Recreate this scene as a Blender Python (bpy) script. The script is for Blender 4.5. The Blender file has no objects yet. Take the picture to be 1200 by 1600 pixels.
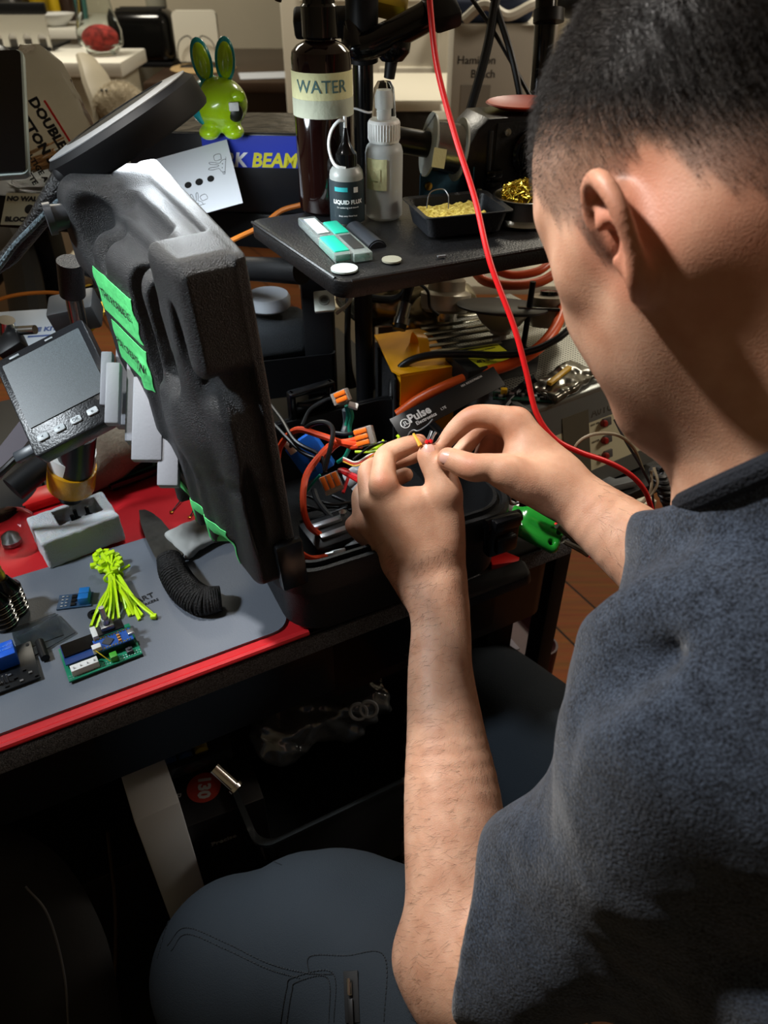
import bpy, bmesh, math, random
import numpy as np
from mathutils import Vector, Matrix, Quaternion
SC = bpy.context.scene; COL = SC.collection
R = math.radians
# ------------------------------------------------------------------ camera
PITCH = R(38.0); CAMZ = 1.30; FPX = 1200.0
cd = bpy.data.cameras.new('camera'); cam = bpy.data.objects.new('camera', cd); COL.objects.link(cam)
cam.location = (0, 0, CAMZ); cam.rotation_euler = (R(90)-PITCH, 0, 0)
cd.sensor_fit = 'VERTICAL'; cd.sensor_height = 32; cd.lens = 24; cd.clip_start = .01
cd.dof.use_dof = True; cd.dof.focus_distance = .68; cd.dof.aperture_fstop = 8
SC.camera = cam
# ------------------------------------------------------------------ world, view, lights
w = bpy.data.worlds.new('world'); SC.world = w; w.use_nodes = True
w.node_tree.nodes['Background'].inputs[0].default_value = (.75, .8, .9, 1)
w.node_tree.nodes['Background'].inputs[1].default_value = .012
vs = SC.view_settings; vs.view_transform = 'Standard'; vs.look = 'None'; vs.gamma = 1; vs.exposure = 0.0; vs.use_curve_mapping = False
def aim(o, tgt): o.rotation_euler = (Vector(tgt)-o.location).to_track_quat('-Z', 'Y').to_euler()
def light(name, kind, loc, tgt, e, col, size=.1, ang=60, blend=.5):
    l = bpy.data.lights.new(name, kind); o = bpy.data.objects.new(name, l); COL.objects.link(o)
    o.location = loc; aim(o, tgt); l.energy = e; l.color = col
    if kind == 'SPOT': l.spot_size = R(ang); l.spot_blend = blend; l.shadow_soft_size = size
    elif kind == 'AREA': l.shape = 'DISK'; l.size = size
    else: l.shadow_soft_size = size
    return o
light('bench_lamp_light', 'SPOT', (-.40, .60, 1.70), (.08, .45, .97), 50, (1, .965, .92), .03, 54, .7)
light('left_bench_light', 'SPOT', (-.84, .36, 1.56), (-.25, .58, .92), 34, (.86, .94, 1), .05, 43, .5)
light('room_ceiling_light', 'AREA', (-1.3, 3.0, 2.45), (-1.3, 3.0, 0), 38, (1, .93, .78), .5)
light('hall_ceiling_light', 'AREA', (.9, 2.6, 2.45), (.9, 2.6, 0), 24, (1, .92, .76), .5)
light('side_room_light', 'AREA', (1.5, 1.0, 1.80), (.15, .8, .85), 11, (1, .86, .70), .4)
# ------------------------------------------------------------------ projection helpers
cp, sp_ = math.cos(PITCH), math.sin(PITCH)
def P(x, y, D):
    "world point seen at image position x,y at depth D"
    r = (x-600)/FPX*D; u = (800-y)/FPX*D
    return Vector((r, D*cp+u*sp_, CAMZ-D*sp_+u*cp))
def G(x, y, z):
    "world point seen at image position x,y on the level plane z"
    r = (x-600)/FPX; u = (800-y)/FPX
    zz = -sp_+u*cp; t = (z-CAMZ)/zz
    return Vector((r*t, t*(cp+u*sp_), z))
def camvec(r, u, f): return Vector((r, f*cp+u*sp_, -f*sp_+u*cp))
YAW = R(27.0)
# ------------------------------------------------------------------ materials
def lin(c):
    if isinstance(c, str): c = tuple(int(c[i:i+2], 16)/255 for i in (0, 2, 4))
    return tuple(x/12.92 if x <= .04045 else ((x+.055)/1.055)**2.4 for x in c)+(1,)
MATS = {}
def M(name, col='808080', rough=.5, metal=0, bump=0, bscale=80, var=0, vscale=20, trans=0, ior=1.45, sss=0, coat=0, emit=0, alpha=1, spec=.5, col2=None, sheen=0):
    if name in MATS: return MATS[name]
    m = bpy.data.materials.new(name); m.use_nodes = True; MATS[name] = m
    nt = m.node_tree; b = nt.nodes['Principled BSDF']; I = b.inputs
    I['Base Color'].default_value = lin(col); I['Roughness'].default_value = rough; I['Metallic'].default_value = metal
    I['Transmission Weight'].default_value = trans; I['IOR'].default_value = ior; I['Coat Weight'].default_value = coat
    I['Alpha'].default_value = alpha; I['Specular IOR Level'].default_value = spec; I['Sheen Weight'].default_value = sheen
    if sss: I['Subsurface Weight'].default_value = sss; I['Subsurface Radius'].default_value = (1, .3, .15); I['Subsurface Scale'].default_value = .006
    if emit: I['Emission Color'].default_value = lin(col); I['Emission Strength'].default_value = emit
    tc = nt.nodes.new('ShaderNodeTexCoord')
    if bump:
        n = nt.nodes.new('ShaderNodeTexNoise'); n.inputs['Scale'].default_value = bscale; n.inputs['Detail'].default_value = 4
        bp = nt.nodes.new('ShaderNodeBump'); bp.inputs['Strength'].default_value = bump; bp.inputs['Distance'].default_value = .002
        nt.links.new(tc.outputs['Object'], n.inputs['Vector']); nt.links.new(n.outputs['Fac'], bp.inputs['Height']); nt.links.new(bp.outputs['Normal'], I['Normal'])
    if var or col2:
        n = nt.nodes.new('ShaderNodeTexNoise'); n.inputs['Scale'].default_value = vscale; n.inputs['Detail'].default_value = 5
        cr = nt.nodes.new('ShaderNodeValToRGB'); c = lin(col)
        cr.color_ramp.elements[0].position = .35; cr.color_ramp.elements[1].position = .65
        c2 = lin(col2) if col2 else tuple(min(1, x*(1+var)) for x in c[:3])+(1,)
        cr.color_ramp.elements[0].color = c if col2 else tuple(x*(1-var) for x in c[:3])+(1,)
        cr.color_ramp.elements[1].color = c2
        nt.links.new(tc.outputs['Object'], n.inputs['Vector']); nt.links.new(n.outputs['Fac'], cr.inputs['Fac']); nt.links.new(cr.outputs['Color'], I['Base Color'])
    return m
# ------------------------------------------------------------------ object helpers
class Geo:
    def __init__(s): s.v = []; s.f = []
    def add(s, vs, fs):
        o = len(s.v); s.v += [Vector(x) for x in vs]; s.f += [tuple(i+o for i in f) for f in fs]; return s
    def join(s, g, mx=None):
        return s.add([(mx @ x) if mx else x for x in g.v], g.f)
    def tr(s, mx): s.v = [mx @ x for x in s.v]; return s
def T(x=0, y=0, z=0): return Matrix.Translation((x, y, z))
def RZ(a): return Matrix.Rotation(a, 4, 'Z')
def RX(a): return Matrix.Rotation(a, 4, 'X')
def RY(a): return Matrix.Rotation(a, 4, 'Y')
def frame(o, xa, ya=None, za=None):
    "matrix with origin o, x axis xa, and z or y axis as near as given"
    x = Vector(xa).normalized()
    if za is not None: z = Vector(za); y = z.cross(x).normalized(); z = x.cross(y)
    else: y = Vector(ya); z = x.cross(y).normalized(); y = z.cross(x)
    m = Matrix((x, y, z)).transposed().to_4x4(); m.translation = Vector(o); return m
def box(sx, sy, sz, c=(0, 0, 0), bev=0, seg=2, base=False):
    g = Geo(); bm = bmesh.new(); bmesh.ops.create_cube(bm, size=1)
    for v in bm.verts: v.co = Vector((v.co.x*sx, v.co.y*sy, v.co.z*sz))
    if bev: bmesh.ops.bevel(bm, geom=bm.edges[:], offset=min(bev, .49*min(sx, sy, sz)), segments=seg, profile=.5, affect='EDGES')
    for v in bm.verts: v.co += Vector(c)+Vector((0, 0, sz/2 if base else 0))
    bm.verts.index_update(); g.add([v.co.copy() for v in bm.verts], [[v.index for v in f.verts] for f in bm.faces]); bm.free(); return g
def rbox(sx, sy, sz, r, c=(0, 0, 0), n=6, bev=0, base=False):
    "plate with rounded vertical corners"
    pts = []
    for cx, cy, a0 in ((1, 1, 0), (-1, 1, 90), (-1, -1, 180), (1, -1, 270)):
        for i in range(n+1):
            a = R(a0+90*i/n); pts.append((cx*(sx/2-r)+r*math.cos(a), cy*(sy/2-r)+r*math.sin(a)))
    g = prism(pts, sz, bev); z0 = c[2] if base else c[2]-sz/2
    return g.tr(T(c[0], c[1], z0))
def prism(pts, h, bev=0):
    "outline pts in xy (counter clockwise), from z 0 to h"
    n = len(pts); g = Geo(); rings = []
    if bev:
        c = Vector((sum(p[0] for p in pts)/n, sum(p[1] for p in pts)/n))
        def ins(d):
            out = []
            for i in range(n):
                a, b, d2 = Vector(pts[i-1]), Vector(pts[i]), Vector(pts[(i+1) % n])
                t = ((b-a).normalized()+(d2-b).normalized()); t = t.normalized() if t.length > 1e-6 else (b-a).normalized()
                out.append((b.x-t.y*d, b.y+t.x*d))
            return out
        rings = [(ins(bev), 0), (ins(bev*.3), bev*.3), (pts, bev), (pts, h-bev), (ins(bev*.3), h-bev*.3), (ins(bev), h)]
    else: rings = [(pts, 0), (pts, h)]
    vs = [(x, y, z) for pp, z in rings for x, y in pp]; fs = []
    for k in range(len(rings)-1):
        for i in range(n):
            j = (i+1) % n; fs.append((k*n+i, k*n+j, (k+1)*n+j, (k+1)*n+i))
    fs.append(tuple(range(n-1, -1, -1))); fs.append(tuple(range((len(rings)-1)*n, len(rings)*n)))
    return g.add(vs, fs)
def lathe(prof, n=32, cap=True):
    "profile (r,z) list bottom to top"
    g = Geo(); vs = []; fs = []
    for r, z in prof:
        for i in range(n): a = 2*math.pi*i/n; vs.append((r*math.cos(a), r*math.sin(a), z))
    for k in range(len(prof)-1):
        for i in range(n): j = (i+1) % n; fs.append((k*n+i, k*n+j, (k+1)*n+j, (k+1)*n+i))
    if cap:
        if prof[0][0] > 1e-5: fs.append(tuple(range(n-1, -1, -1)))
        if prof[-1][0] > 1e-5: fs.append(tuple(range((len(prof)-1)*n, len(prof)*n)))
    return g.add(vs, fs)
def spline(pts, n=10):
    pts = [Vector(p) for p in pts]; q = [2*pts[0]-pts[1]]+pts+[2*pts[-1]-pts[-2]]; out = []
    for i in range(1, len(q)-2):
        a, b, c, d = q[i-1], q[i], q[i+1], q[i+2]
        for k in range(n):
            t = k/n; out.append(.5*((2*b)+(c-a)*t+(2*a-5*b+4*c-d)*t*t+(3*b-a-3*c+d)*t**3))
    out.append(pts[-1]); return out
def tube(pts, r, n=10, smooth=8, ends=True, flat=1.0):
    "round bar along a path; r a number or a list"
    path = spline(pts, smooth) if smooth and len(pts) > 2 else [Vector(p) for p in pts]
    m = len(path)
    if isinstance(r, (list, tuple)):
        rr = [float(np.interp(i/(m-1)*(len(r)-1), range(len(r)), r)) for i in range(m)]
    else: rr = [r]*m
    g = Geo(); vs = []; fs = []
    t0 = (path[1]-path[0]).normalized(); nx = t0.orthogonal().normalized()
    for i, p in enumerate(path):
        t = (path[min(i+1, m-1)]-path[max(i-1, 0)]).normalized()
        nx = (nx-t*nx.dot(t)).normalized(); ny = t.cross(nx)
        for k in range(n): a = 2*math.pi*k/n; vs.append(p+(nx*math.cos(a)+ny*math.sin(a)*flat)*rr[i])
    for i in range(m-1):
        for k in range(n): j = (k+1) % n; fs.append((i*n+k, i*n+j, (i+1)*n+j, (i+1)*n+k))
    if ends: fs.append(tuple(range(n-1, -1, -1))); fs.append(tuple(range((m-1)*n, m*n)))
    return g.add(vs, fs)
def cyl(a, b, r, r2=None, n=24): return tube([a, b], [r, r if r2 is None else r2], n=n, smooth=0)
def ball(c, r, n=16, sc=(1, 1, 1)):
    pr = [(r*math.sin(math.pi*i/n), -r*math.cos(math.pi*i/n)) for i in range(n+1)]
    pr[0] = (1e-6, -r); pr[-1] = (1e-6, r)
    g = lathe(pr, n*2, False); g.v = [Vector((v.x*sc[0], v.y*sc[1], v.z*sc[2]))+Vector(c) for v in g.v]; return g
def text(s, size, depth=.0003, align='CENTER', bold=0, shear=0, mx=None, font_scale_x=1):
    c = bpy.data.curves.new('t', 'FONT'); c.body = s; c.size = size; c.align_x = align; c.align_y = 'CENTER'
    c.extrude = depth/2; c.offset = bold; c.shear = shear; c.resolution_u = 2
    o = bpy.data.objects.new('t', c); COL.objects.link(o)
    dg = bpy.context.evaluated_depsgraph_get(); me = o.evaluated_get(dg).to_mesh()
    g = Geo(); g.add([Vector((v.co.x*font_scale_x, v.co.y, v.co.z+depth/2)) for v in me.vertices], [tuple(p.vertices) for p in me.polygons])
    o.evaluated_get(dg).to_mesh_clear(); bpy.data.objects.remove(o); bpy.data.curves.remove(c)
    if mx: g.tr(mx)
    return g
def mkmesh(name, g, mat, smooth=True, auto=35):
    me = bpy.data.meshes.new(name)
    if isinstance(g, tuple):
        v, f = g; me.vertices.add(len(v)); me.vertices.foreach_set('co', np.asarray(v, np.float32).ravel())
        me.loops.add(f.size); me.loops.foreach_set('vertex_index', f.astype(np.int32).ravel())
        k = f.shape[1]; me.polygons.add(len(f)); me.polygons.foreach_set('loop_start', np.arange(0, f.size, k, dtype=np.int32)); me.polygons.foreach_set('loop_total', np.full(len(f), k, np.int32))
        me.update(calc_edges=True)
    else: me.from_pydata([tuple(v) for v in g.v], [], g.f); me.update()
    for m in (mat if isinstance(mat, (list, tuple)) else [mat]): me.materials.append(m)
    if smooth:
        me.polygons.foreach_set('use_smooth', [True]*len(me.polygons))
        if auto: me.set_sharp_from_angle(angle=R(auto))
    return me
def obj(name, g, mat, parent=None, smooth=True, auto=35, world=False, label=None):
    "one mesh object; world=True when g is in world space although parented"
    me = mkmesh(name, g, mat, smooth, auto); o = bpy.data.objects.new(name, me); COL.objects.link(o)
    if parent:
        o.parent = parent
        if world: me.transform(WM[parent.name].inverted())
        WM[o.name] = WM[parent.name]
    else: WM[o.name] = Matrix.Identity(4)
    if label: o['label'] = label
    return o
WM = {}
def tag(o, label, cat, group=None, kind=None):
    o['label'] = label; o['category'] = cat
    if group: o['group'] = group
    if kind: o['kind'] = kind
    return o
def thing(name, label, cat, mx=None, group=None):
    o = bpy.data.objects.new(name, None); COL.objects.link(o); o.empty_display_size = .02
    mx = mx if isinstance(mx, Matrix) else (Matrix.Translation(mx) if mx is not None else Matrix.Identity(4))
    o.matrix_world = mx; WM[o.name] = mx.copy(); return tag(o, label, cat, group)
def single(name, g, mat, label, cat, group=None, mx=None, smooth=True, auto=35, kind=None):
    "a thing that is one mesh; its origin goes to its own base"
    if mx is None:
        c = sum(g.v, Vector())/len(g.v); mx = T(c.x, c.y, min(v.z for v in g.v)); g.tr(mx.inverted())
    o = obj(name, g, mat, None, smooth, auto); o.matrix_world = mx; WM[o.name] = mx.copy(); return tag(o, label, cat, group, kind)
def struct(name, g, mat, parent=None):
    o = obj(name, g, mat, parent, smooth=False)
    if not parent: o['kind'] = 'structure'
    return o
def dup(root, mx, label=None, group=None):
    r = root.copy(); COL.objects.link(r); r.matrix_world = mx; WM[r.name] = mx.copy()
    if label: r['label'] = label
    if group: r['group'] = group
    for ch in list(root.children):
        c = ch.copy(); COL.objects.link(c); c.parent = r
        for q in ch.children: d = q.copy(); COL.objects.link(d); d.parent = c
    return r
# ------------------------------------------------------------------ implicit surfaces
class SDF:
    def __init__(s): s.p = []
    def cap(s, a, b, ra, rb=None, k=.01, op='+', sq=None):
        a = np.array(a, np.float32); b = np.array(b, np.float32); rb = ra if rb is None else rb
        def f(p):
            pa = p-a; ba = b-a; h = np.clip((pa@ba)/max(1e-12, float(ba@ba)), 0, 1)
            return np.linalg.norm(pa-h[:, None]*ba, axis=1)-(ra+(rb-ra)*h)
        s.p.append((op, f, k, (a+b)/2, float(np.linalg.norm(b-a))/2+max(ra, rb))); return s
    def chain(s, pts, k=.01, op='+', n=4):
        "smoothly bending tapered limb, one primitive"
        c4 = np.array([[*a, r] for a, r in pts]); q = np.concatenate([[2*c4[0]-c4[1]], c4, [2*c4[-1]-c4[-2]]]); o = []
        for i in range(1, len(q)-2):
            a, b, c, d = q[i-1:i+3]
            for j in range(n): t = j/n; o.append(.5*(2*b+(c-a)*t+(2*a-5*b+4*c-d)*t*t+(3*b-a-3*c+d)*t**3))
        if len(pts) == 2: o = [c4[0]]
        o.append(c4[-1]); o = np.array(o, np.float32)
        def f(p):
            best = None
            for u, v in zip(o[:-1], o[1:]):
                pa = p-u[:3]; ba = v[:3]-u[:3]; h = np.clip((pa@ba)/max(1e-12, float(ba@ba)), 0, 1)
                e = np.linalg.norm(pa-h[:, None]*ba, axis=1)-(u[3]+(v[3]-u[3])*h); best = e if best is None else np.minimum(best, e)
            return best
        ce = (o[:, :3].min(0)+o[:, :3].max(0))/2; s.p.append((op, f, k, ce, float((np.linalg.norm(o[:, :3]-ce, axis=1)+o[:, 3]).max()))); return s
    def ell(s, c, rad, rot=None, k=.01, op='+'):
        c = np.array(c, np.float32); rad = np.array(rad, np.float32)
        Rm = np.array(rot.to_3x3() if rot is not None else np.eye(3), np.float32)
        def f(p):
            q = (p-c)@Rm; k0 = np.linalg.norm(q/rad, axis=1); k1 = np.linalg.norm(q/rad**2, axis=1)
            return k0*(k0-1)/np.maximum(k1, 1e-9)
        s.p.append((op, f, k, c, float(max(rad)))); return s
    def box(s, c, half, r, rot=None, k=.005, op='+'):
        c = np.array(c, np.float32); h = np.array(half, np.float32)-r
        Rm = np.array(rot.to_3x3() if rot is not None else np.eye(3), np.float32)
        def f(p):
            q = np.abs((p-c)@Rm)-h
            return np.linalg.norm(np.maximum(q, 0), axis=1)+np.minimum(q.max(axis=1), 0)-r
        s.p.append((op, f, k, c, float(np.linalg.norm(half)))); return s
    def ev(s, p, near=None):
        d = None
        for i, (op, f, k, c, br) in enumerate(s.p):
            if near is not None and not near[i]: continue
            e = f(p)
            if d is None: d = e if op == '+' else np.full(len(p), .5, np.float32); 
            if op == '+':
                if d is e: continue
                h = np.maximum(k-np.abs(d-e), 0)/k; d = np.minimum(d, e)-h*h*k*.25
            elif op == '-':
                h = np.maximum(k-np.abs(d+e), 0)/k; d = np.maximum(d, -e)+h*h*k*.25
            else:
                h = np.maximum(k-np.abs(d-e), 0)/k; d = np.maximum(d, e)+h*h*k*.25
        return d if d is not None else np.full(len(p), .5, np.float32)
    def mesh(s, vox, lo=None, hi=None, disp=None, relax=2, pad=.01):
        c = np.array([x[3] for x in s.p]); br = np.array([x[4] for x in s.p]); pos = np.array([x[0] == '+' for x in s.p])
        l = (c-br[:, None])[pos].min(0)-pad; h = (c+br[:, None])[pos].max(0)+pad
        if lo is not None: l = np.maximum(l, lo)
        if hi is not None: h = np.minimum(h, hi)
        B = 12; n = (np.ceil((h-l)/vox/B).astype(int)); N = n*B
        A = np.full(tuple(N), 1.0, np.float32)
        ax = np.arange(B, dtype=np.float32)*vox; gx, gy, gz = np.meshgrid(ax, ax, ax, indexing='ij'); gp = np.stack([gx, gy, gz], -1).reshape(-1, 3)
        bi = np.stack(np.meshgrid(*[np.arange(k) for k in n], indexing='ij'), -1).reshape(-1, 3)
        half = B*vox/2; rad = half*1.75; mg = rad+.02
        cen = (l+bi*B*vox+half).astype(np.float32)
        d0 = s.ev(cen)
        for q in range(len(bi)):
            i, j, k = bi[q]*B
            if abs(d0[q]) > rad*1.6+.012:
                A[i:i+B, j:j+B, k:k+B] = d0[q]; continue
            dist = np.linalg.norm(c-cen[q], axis=1)-br; near = (dist < mg+.03)
            if not near[pos].any(): A[i:i+B, j:j+B, k:k+B] = .5; continue
            p = gp+(l+bi[q]*B*vox).astype(np.float32); d = s.ev(p, near)
            if disp is not None: d = d-disp(p)
            A[i:i+B, j:j+B, k:k+B] = d.reshape(B, B, B)
        return nets(A, vox, l, relax)
def nets(A, vox, org, relax=2):
    "surface nets"
    S = A < 0
    c = np.zeros(tuple(np.array(S.shape)-1), np.int8)
    for dx in (0, 1):
        for dy in (0, 1):
            for dz in (0, 1):
                c += S[dx:S.shape[0]-1+dx, dy:S.shape[1]-1+dy, dz:S.shape[2]-1+dz]
    act = (c > 0) & (c < 8); ijk = np.argwhere(act); idx = np.full(act.shape, -1, np.int32); idx[act] = np.arange(len(ijk))
    acc = np.zeros((len(ijk), 3)); cnt = np.zeros(len(ijk))
    cor = [(a, b, d) for a in (0, 1) for b in (0, 1) for d in (0, 1)]
    val = {q: A[ijk[:, 0]+q[0], ijk[:, 1]+q[1], ijk[:, 2]+q[2]] for q in cor}
    for a in cor:
        for axn in range(3):
            if a[axn]: continue
            b = list(a); b[axn] = 1; b = tuple(b); va, vb = val[a], val[b]; m = (va < 0) != (vb < 0)
            t = np.where(m, va/np.where(m, va-vb, 1), 0); pt = np.array(a, float)[None]+0*acc; pt[:, axn] += t
            acc[m] += pt[m]; cnt[m] += 1
    V = (ijk+acc/cnt[:, None])*vox+org
    F = []
    for axn in range(3):
        o1, o2 = [(1, 2), (2, 0), (0, 1)][axn]
        sl0 = [slice(None)]*3; sl1 = [slice(None)]*3; sl0[axn] = slice(0, -1); sl1[axn] = slice(1, None)
        s0, s1 = S[tuple(sl0)], S[tuple(sl1)]; e = np.argwhere(s0 != s1)
        e = e[(e[:, o1] > 0) & (e[:, o2] > 0) & (e[:, o1] < A.shape[o1]-1) & (e[:, o2] < A.shape[o2]-1)]
        flip = s0[e[:, 0], e[:, 1], e[:, 2]]
        def g(d1, d2): t = e.copy(); t[:, o1] -= d1; t[:, o2] -= d2; return idx[t[:, 0], t[:, 1], t[:, 2]]
        q = np.stack([g(1, 1), g(0, 1), g(0, 0), g(1, 0)], 1); q[~flip] = q[~flip][:, ::-1]; F.append(q)
    F = np.concatenate(F); F = F[(F >= 0).all(1)]
    for _ in range(relax):
        sm = np.zeros_like(V); ct = np.zeros(len(V))
        for k in range(4):
            a, b = F[:, k], F[:, (k+1) % 4]; 
            for ch in range(3): sm[:, ch] += np.bincount(a, V[b, ch], len(V))
            ct += np.bincount(a, minlength=len(V))
        V = np.where(ct[:, None] > 0, V*.5+sm/np.maximum(ct, 1)[:, None]*.5, V)
    return V, F
def vnoise(p, sc, seed=0):
    "smooth noise from sines, -1..1"
    r = np.random.RandomState(seed); o = np.zeros(len(p))
    for i in range(7):
        d = r.randn(3); d /= np.linalg.norm(d); fr = sc*(.6+r.rand()*1.3); o += np.sin(p@(d*fr)+r.rand()*6.28+1.3*np.sin(p@(np.roll(d, 1)*fr*.7)+r.rand()*6))
    return o/4
from mathutils.bvhtree import BVHTree
# ------------------------------------------------------------------ the person
def Pn(x, y, D): return np.array(P(x, y, D))
def pr(x, y, D, rpx): return (Pn(x, y, D), rpx*D/FPX)
skin = M('skin', 'c2906f', .5, bump=.25, bscale=600, sss=.12, spec=.45)
def skin_nodes(m):
    nt = m.node_tree; b = nt.nodes['Principled BSDF']; L = nt.links
    tc = nt.nodes['Texture Coordinate']
    n = nt.nodes.new('ShaderNodeTexNoise'); n.inputs['Scale'].default_value = 45; n.inputs['Detail'].default_value = 6
    cr = nt.nodes.new('ShaderNodeValToRGB'); cr.color_ramp.elements[0].position = .3; cr.color_ramp.elements[1].position = .7
    cr.color_ramp.elements[0].color = lin('bd8a6e'); cr.color_ramp.elements[1].color = lin('d6a88c')
    L.new(tc.outputs['Object'], n.inputs['Vector']); L.new(n.outputs['Fac'], cr.inputs['Fac'])
    at = nt.nodes.new('ShaderNodeAttribute'); at.attribute_name = 'scalp'
    at2 = nt.nodes.new('ShaderNodeAttribute'); at2.attribute_name = 'red'
    m1 = nt.nodes.new('ShaderNodeMix'); m1.data_type = 'RGBA'; m1.inputs[7].default_value = lin('b5664c')
    L.new(at2.outputs['Fac'], m1.inputs[0]); L.new(cr.outputs['Color'], m1.inputs[6])
    m2 = nt.nodes.new('ShaderNodeMix'); m2.data_type = 'RGBA'; m2.inputs[7].default_value = lin('2b241f')
    L.new(at.outputs['Fac'], m2.inputs[0]); L.new(m1.outputs[2], m2.inputs[6]); L.new(m2.outputs[2], b.inputs['Base Color'])
    # fine creases
    n2 = nt.nodes.new('ShaderNodeTexNoise'); n2.inputs['Scale'].default_value = 1300; n2.inputs['Detail'].default_value = 2
    vo = nt.nodes.new('ShaderNodeTexVoronoi'); vo.inputs['Scale'].default_value = 900
    ad = nt.nodes.new('ShaderNodeMath'); ad.operation = 'ADD'; L.new(n2.outputs['Fac'], ad.inputs[0]); L.new(vo.outputs['Distance'], ad.inputs[1])
    L.new(tc.outputs['Object'], n2.inputs['Vector']); L.new(tc.outputs['Object'], vo.inputs['Vector'])
    bp = nt.nodes['Bump']; L.new(ad.outputs[0], bp.inputs['Height']); bp.inputs['Strength'].default_value = .2; bp.inputs['Distance'].default_value = .0006
skin_nodes(skin)
shirt_m = M('shirt_cloth', '262b38', .95, bump=.6, bscale=500, spec=.15, sheen=.25)
def cloth_nodes(m, a, b_, sc, sc2):
    nt = m.node_tree; b = nt.nodes['Principled BSDF']; L = nt.links; tc = nt.nodes['Texture Coordinate']
    n = nt.nodes.new('ShaderNodeTexNoise'); n.inputs['Scale'].default_value = sc; n.inputs['Detail'].default_value = 3
    n2 = nt.nodes.new('ShaderNodeTexNoise'); n2.inputs['Scale'].default_value = sc2; n2.inputs['Detail'].default_value = 3
    ad = nt.nodes.new('ShaderNodeMath'); ad.operation = 'MULTIPLY_ADD'; ad.inputs[1].default_value = .35
    L.new(tc.outputs['Object'], n.inputs['Vector']); L.new(tc.outputs['Object'], n2.inputs['Vector']); L.new(n2.outputs['Fac'], ad.inputs[0]); L.new(n.outputs['Fac'], ad.inputs[2])
    cr = nt.nodes.new('ShaderNodeValToRGB'); cr.color_ramp.elements[0].position = .5; cr.color_ramp.elements[1].position = .85
    cr.color_ramp.elements[0].color = lin(a); cr.color_ramp.elements[1].color = lin(b_)
    L.new(ad.outputs[0], cr.inputs['Fac']); L.new(cr.outputs['Color'], b.inputs['Base Color'])
cloth_nodes(shirt_m, '121720', '424c5c', 700, 90)
pants_m = M('trouser_cloth', '242b32', .85, bump=.3, bscale=900, spec=.25)

# head frame in camera axes (right, up, forward)
def on(v): v = np.array(v, float); return v/np.linalg.norm(v)
Fh = on((-.44, -.27, .86)); Uh = np.array((-.27, .95, .13)); Uh = on(Uh-Fh*(Uh@Fh)); Lh = -np.cross(Uh, Fh); 
if Lh[0] > 0: Lh = -Lh
HC = np.array(P(1110, 262, .415))
Wf, Wu, Wl = [np.array(camvec(*v)) for v in (Fh, Uh, Lh)]
def H(f, u, l): return HC+Wf*f+Wu*u+Wl*l
Hrot = Matrix([list(Wf), list(Wu), list(Wl)]).transposed()
body = SDF()
k = .02
body.ell(H(-.012, .025, 0), (.098, .088, .077), Hrot, k=.03)
body.ell(H(.018, .012, 0), (.082, .075, .070), Hrot, k=.03)
body.ell(H(.040, -.048, 0), (.064, .080, .063), Hrot, k=.03)
for sg in (1, -1):
    body.cap(H(-.006, -.055, .056*sg), H(.075, -.108, .018*sg), .021, .018, k=.03)
    body.cap(H(.052, -.028, .050*sg), H(.02, -.02, .060*sg), .018, .014, k=.02)      # cheekbone
    body.cap(H(.086, .018, .012*sg), H(.066, .016, .048*sg), .010, .010, k=.012)      # brow
    body.ell(H(.083, -.004, .031*sg), (.012, .012, .013), Hrot, k=.010, op='-')
    body.ell(H(.074, -.004, .031*sg), (.012, .011, .012), Hrot, k=.003)
    body.cap(H(.078, -.045, .020*sg), H(.058, -.075, .034*sg), .021, .018, k=.02)
body.cap(H(.088, -.110, 0), H(.080, -.105, 0), .017, .017, k=.02)                    # chin
body.cap(H(.094, .006, 0), H(.114, -.036, 0), .0085, .0115, k=.012)                  # nose
for sg in (1, -1): body.ell(H(.106, -.040, .010*sg), (.010, .008, .007), Hrot, k=.008)
body.cap(H(.092, -.068, .016), H(.092, -.068, -.016), .0065, k=.008)                 # lips
body.cap(H(.090, -.079, .013), H(.090, -.079, -.013), .007, k=.008)
body.cap(H(.099, -.0735, .018), H(.099, -.0735, -.018), .002, k=.004, op='-')
NB = np.array(P(1265, 870, .45))                                                      # base of the neck
body.cap(H(-.030, -.045, 0), NB, .060, .064, k=.04)
# ear (left, towards the camera)
EO = (.006, -.040)                                                                    # ear centre in f,u
def E(f, u, l): return H(EO[0]+f*.76, EO[1]+u*.84, .0705+l*1.25)
helix = [E(.012, .004, .004), E(.014, .022, .009), E(.004, .033, .014), E(-.010, .033, .019), E(-.021, .022, .023), E(-.024, .004, .023), E(-.019, -.014, .019), E(-.009, -.028, .013), E(.002, -.033, .007)]
rr = [.0035, .0042, .0045, .0048, .005, .0048, .0045, .0065, .006]
body.chain(list(zip(helix, rr)), k=.009)
body.chain([(E(.004, .020, .006), .003), (E(-.009, .014, .014), .0035), (E(-.011, -.004, .015), .0035), (E(-.004, -.018, .010), .0035)], k=.005)
body.ell(E(-.007, .002, .010), (.0135, .025, .005), Matrix([list(Wf), list(Wu), list(Wl)]).transposed() @ Matrix.Rotation(R(-40), 3, 'Y'), k=.006)
body.cap(E(.010, -.008, .003), E(.008, -.012, .006), .004, k=.004)
body.cap(E(.000, .000, .014), E(.006, -.010, .008), .0065, .0055, k=.005, op='-')
body.cap(E(-.004, .022, .018), E(-.014, .010, .022), .0035, k=.004, op='-')
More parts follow.
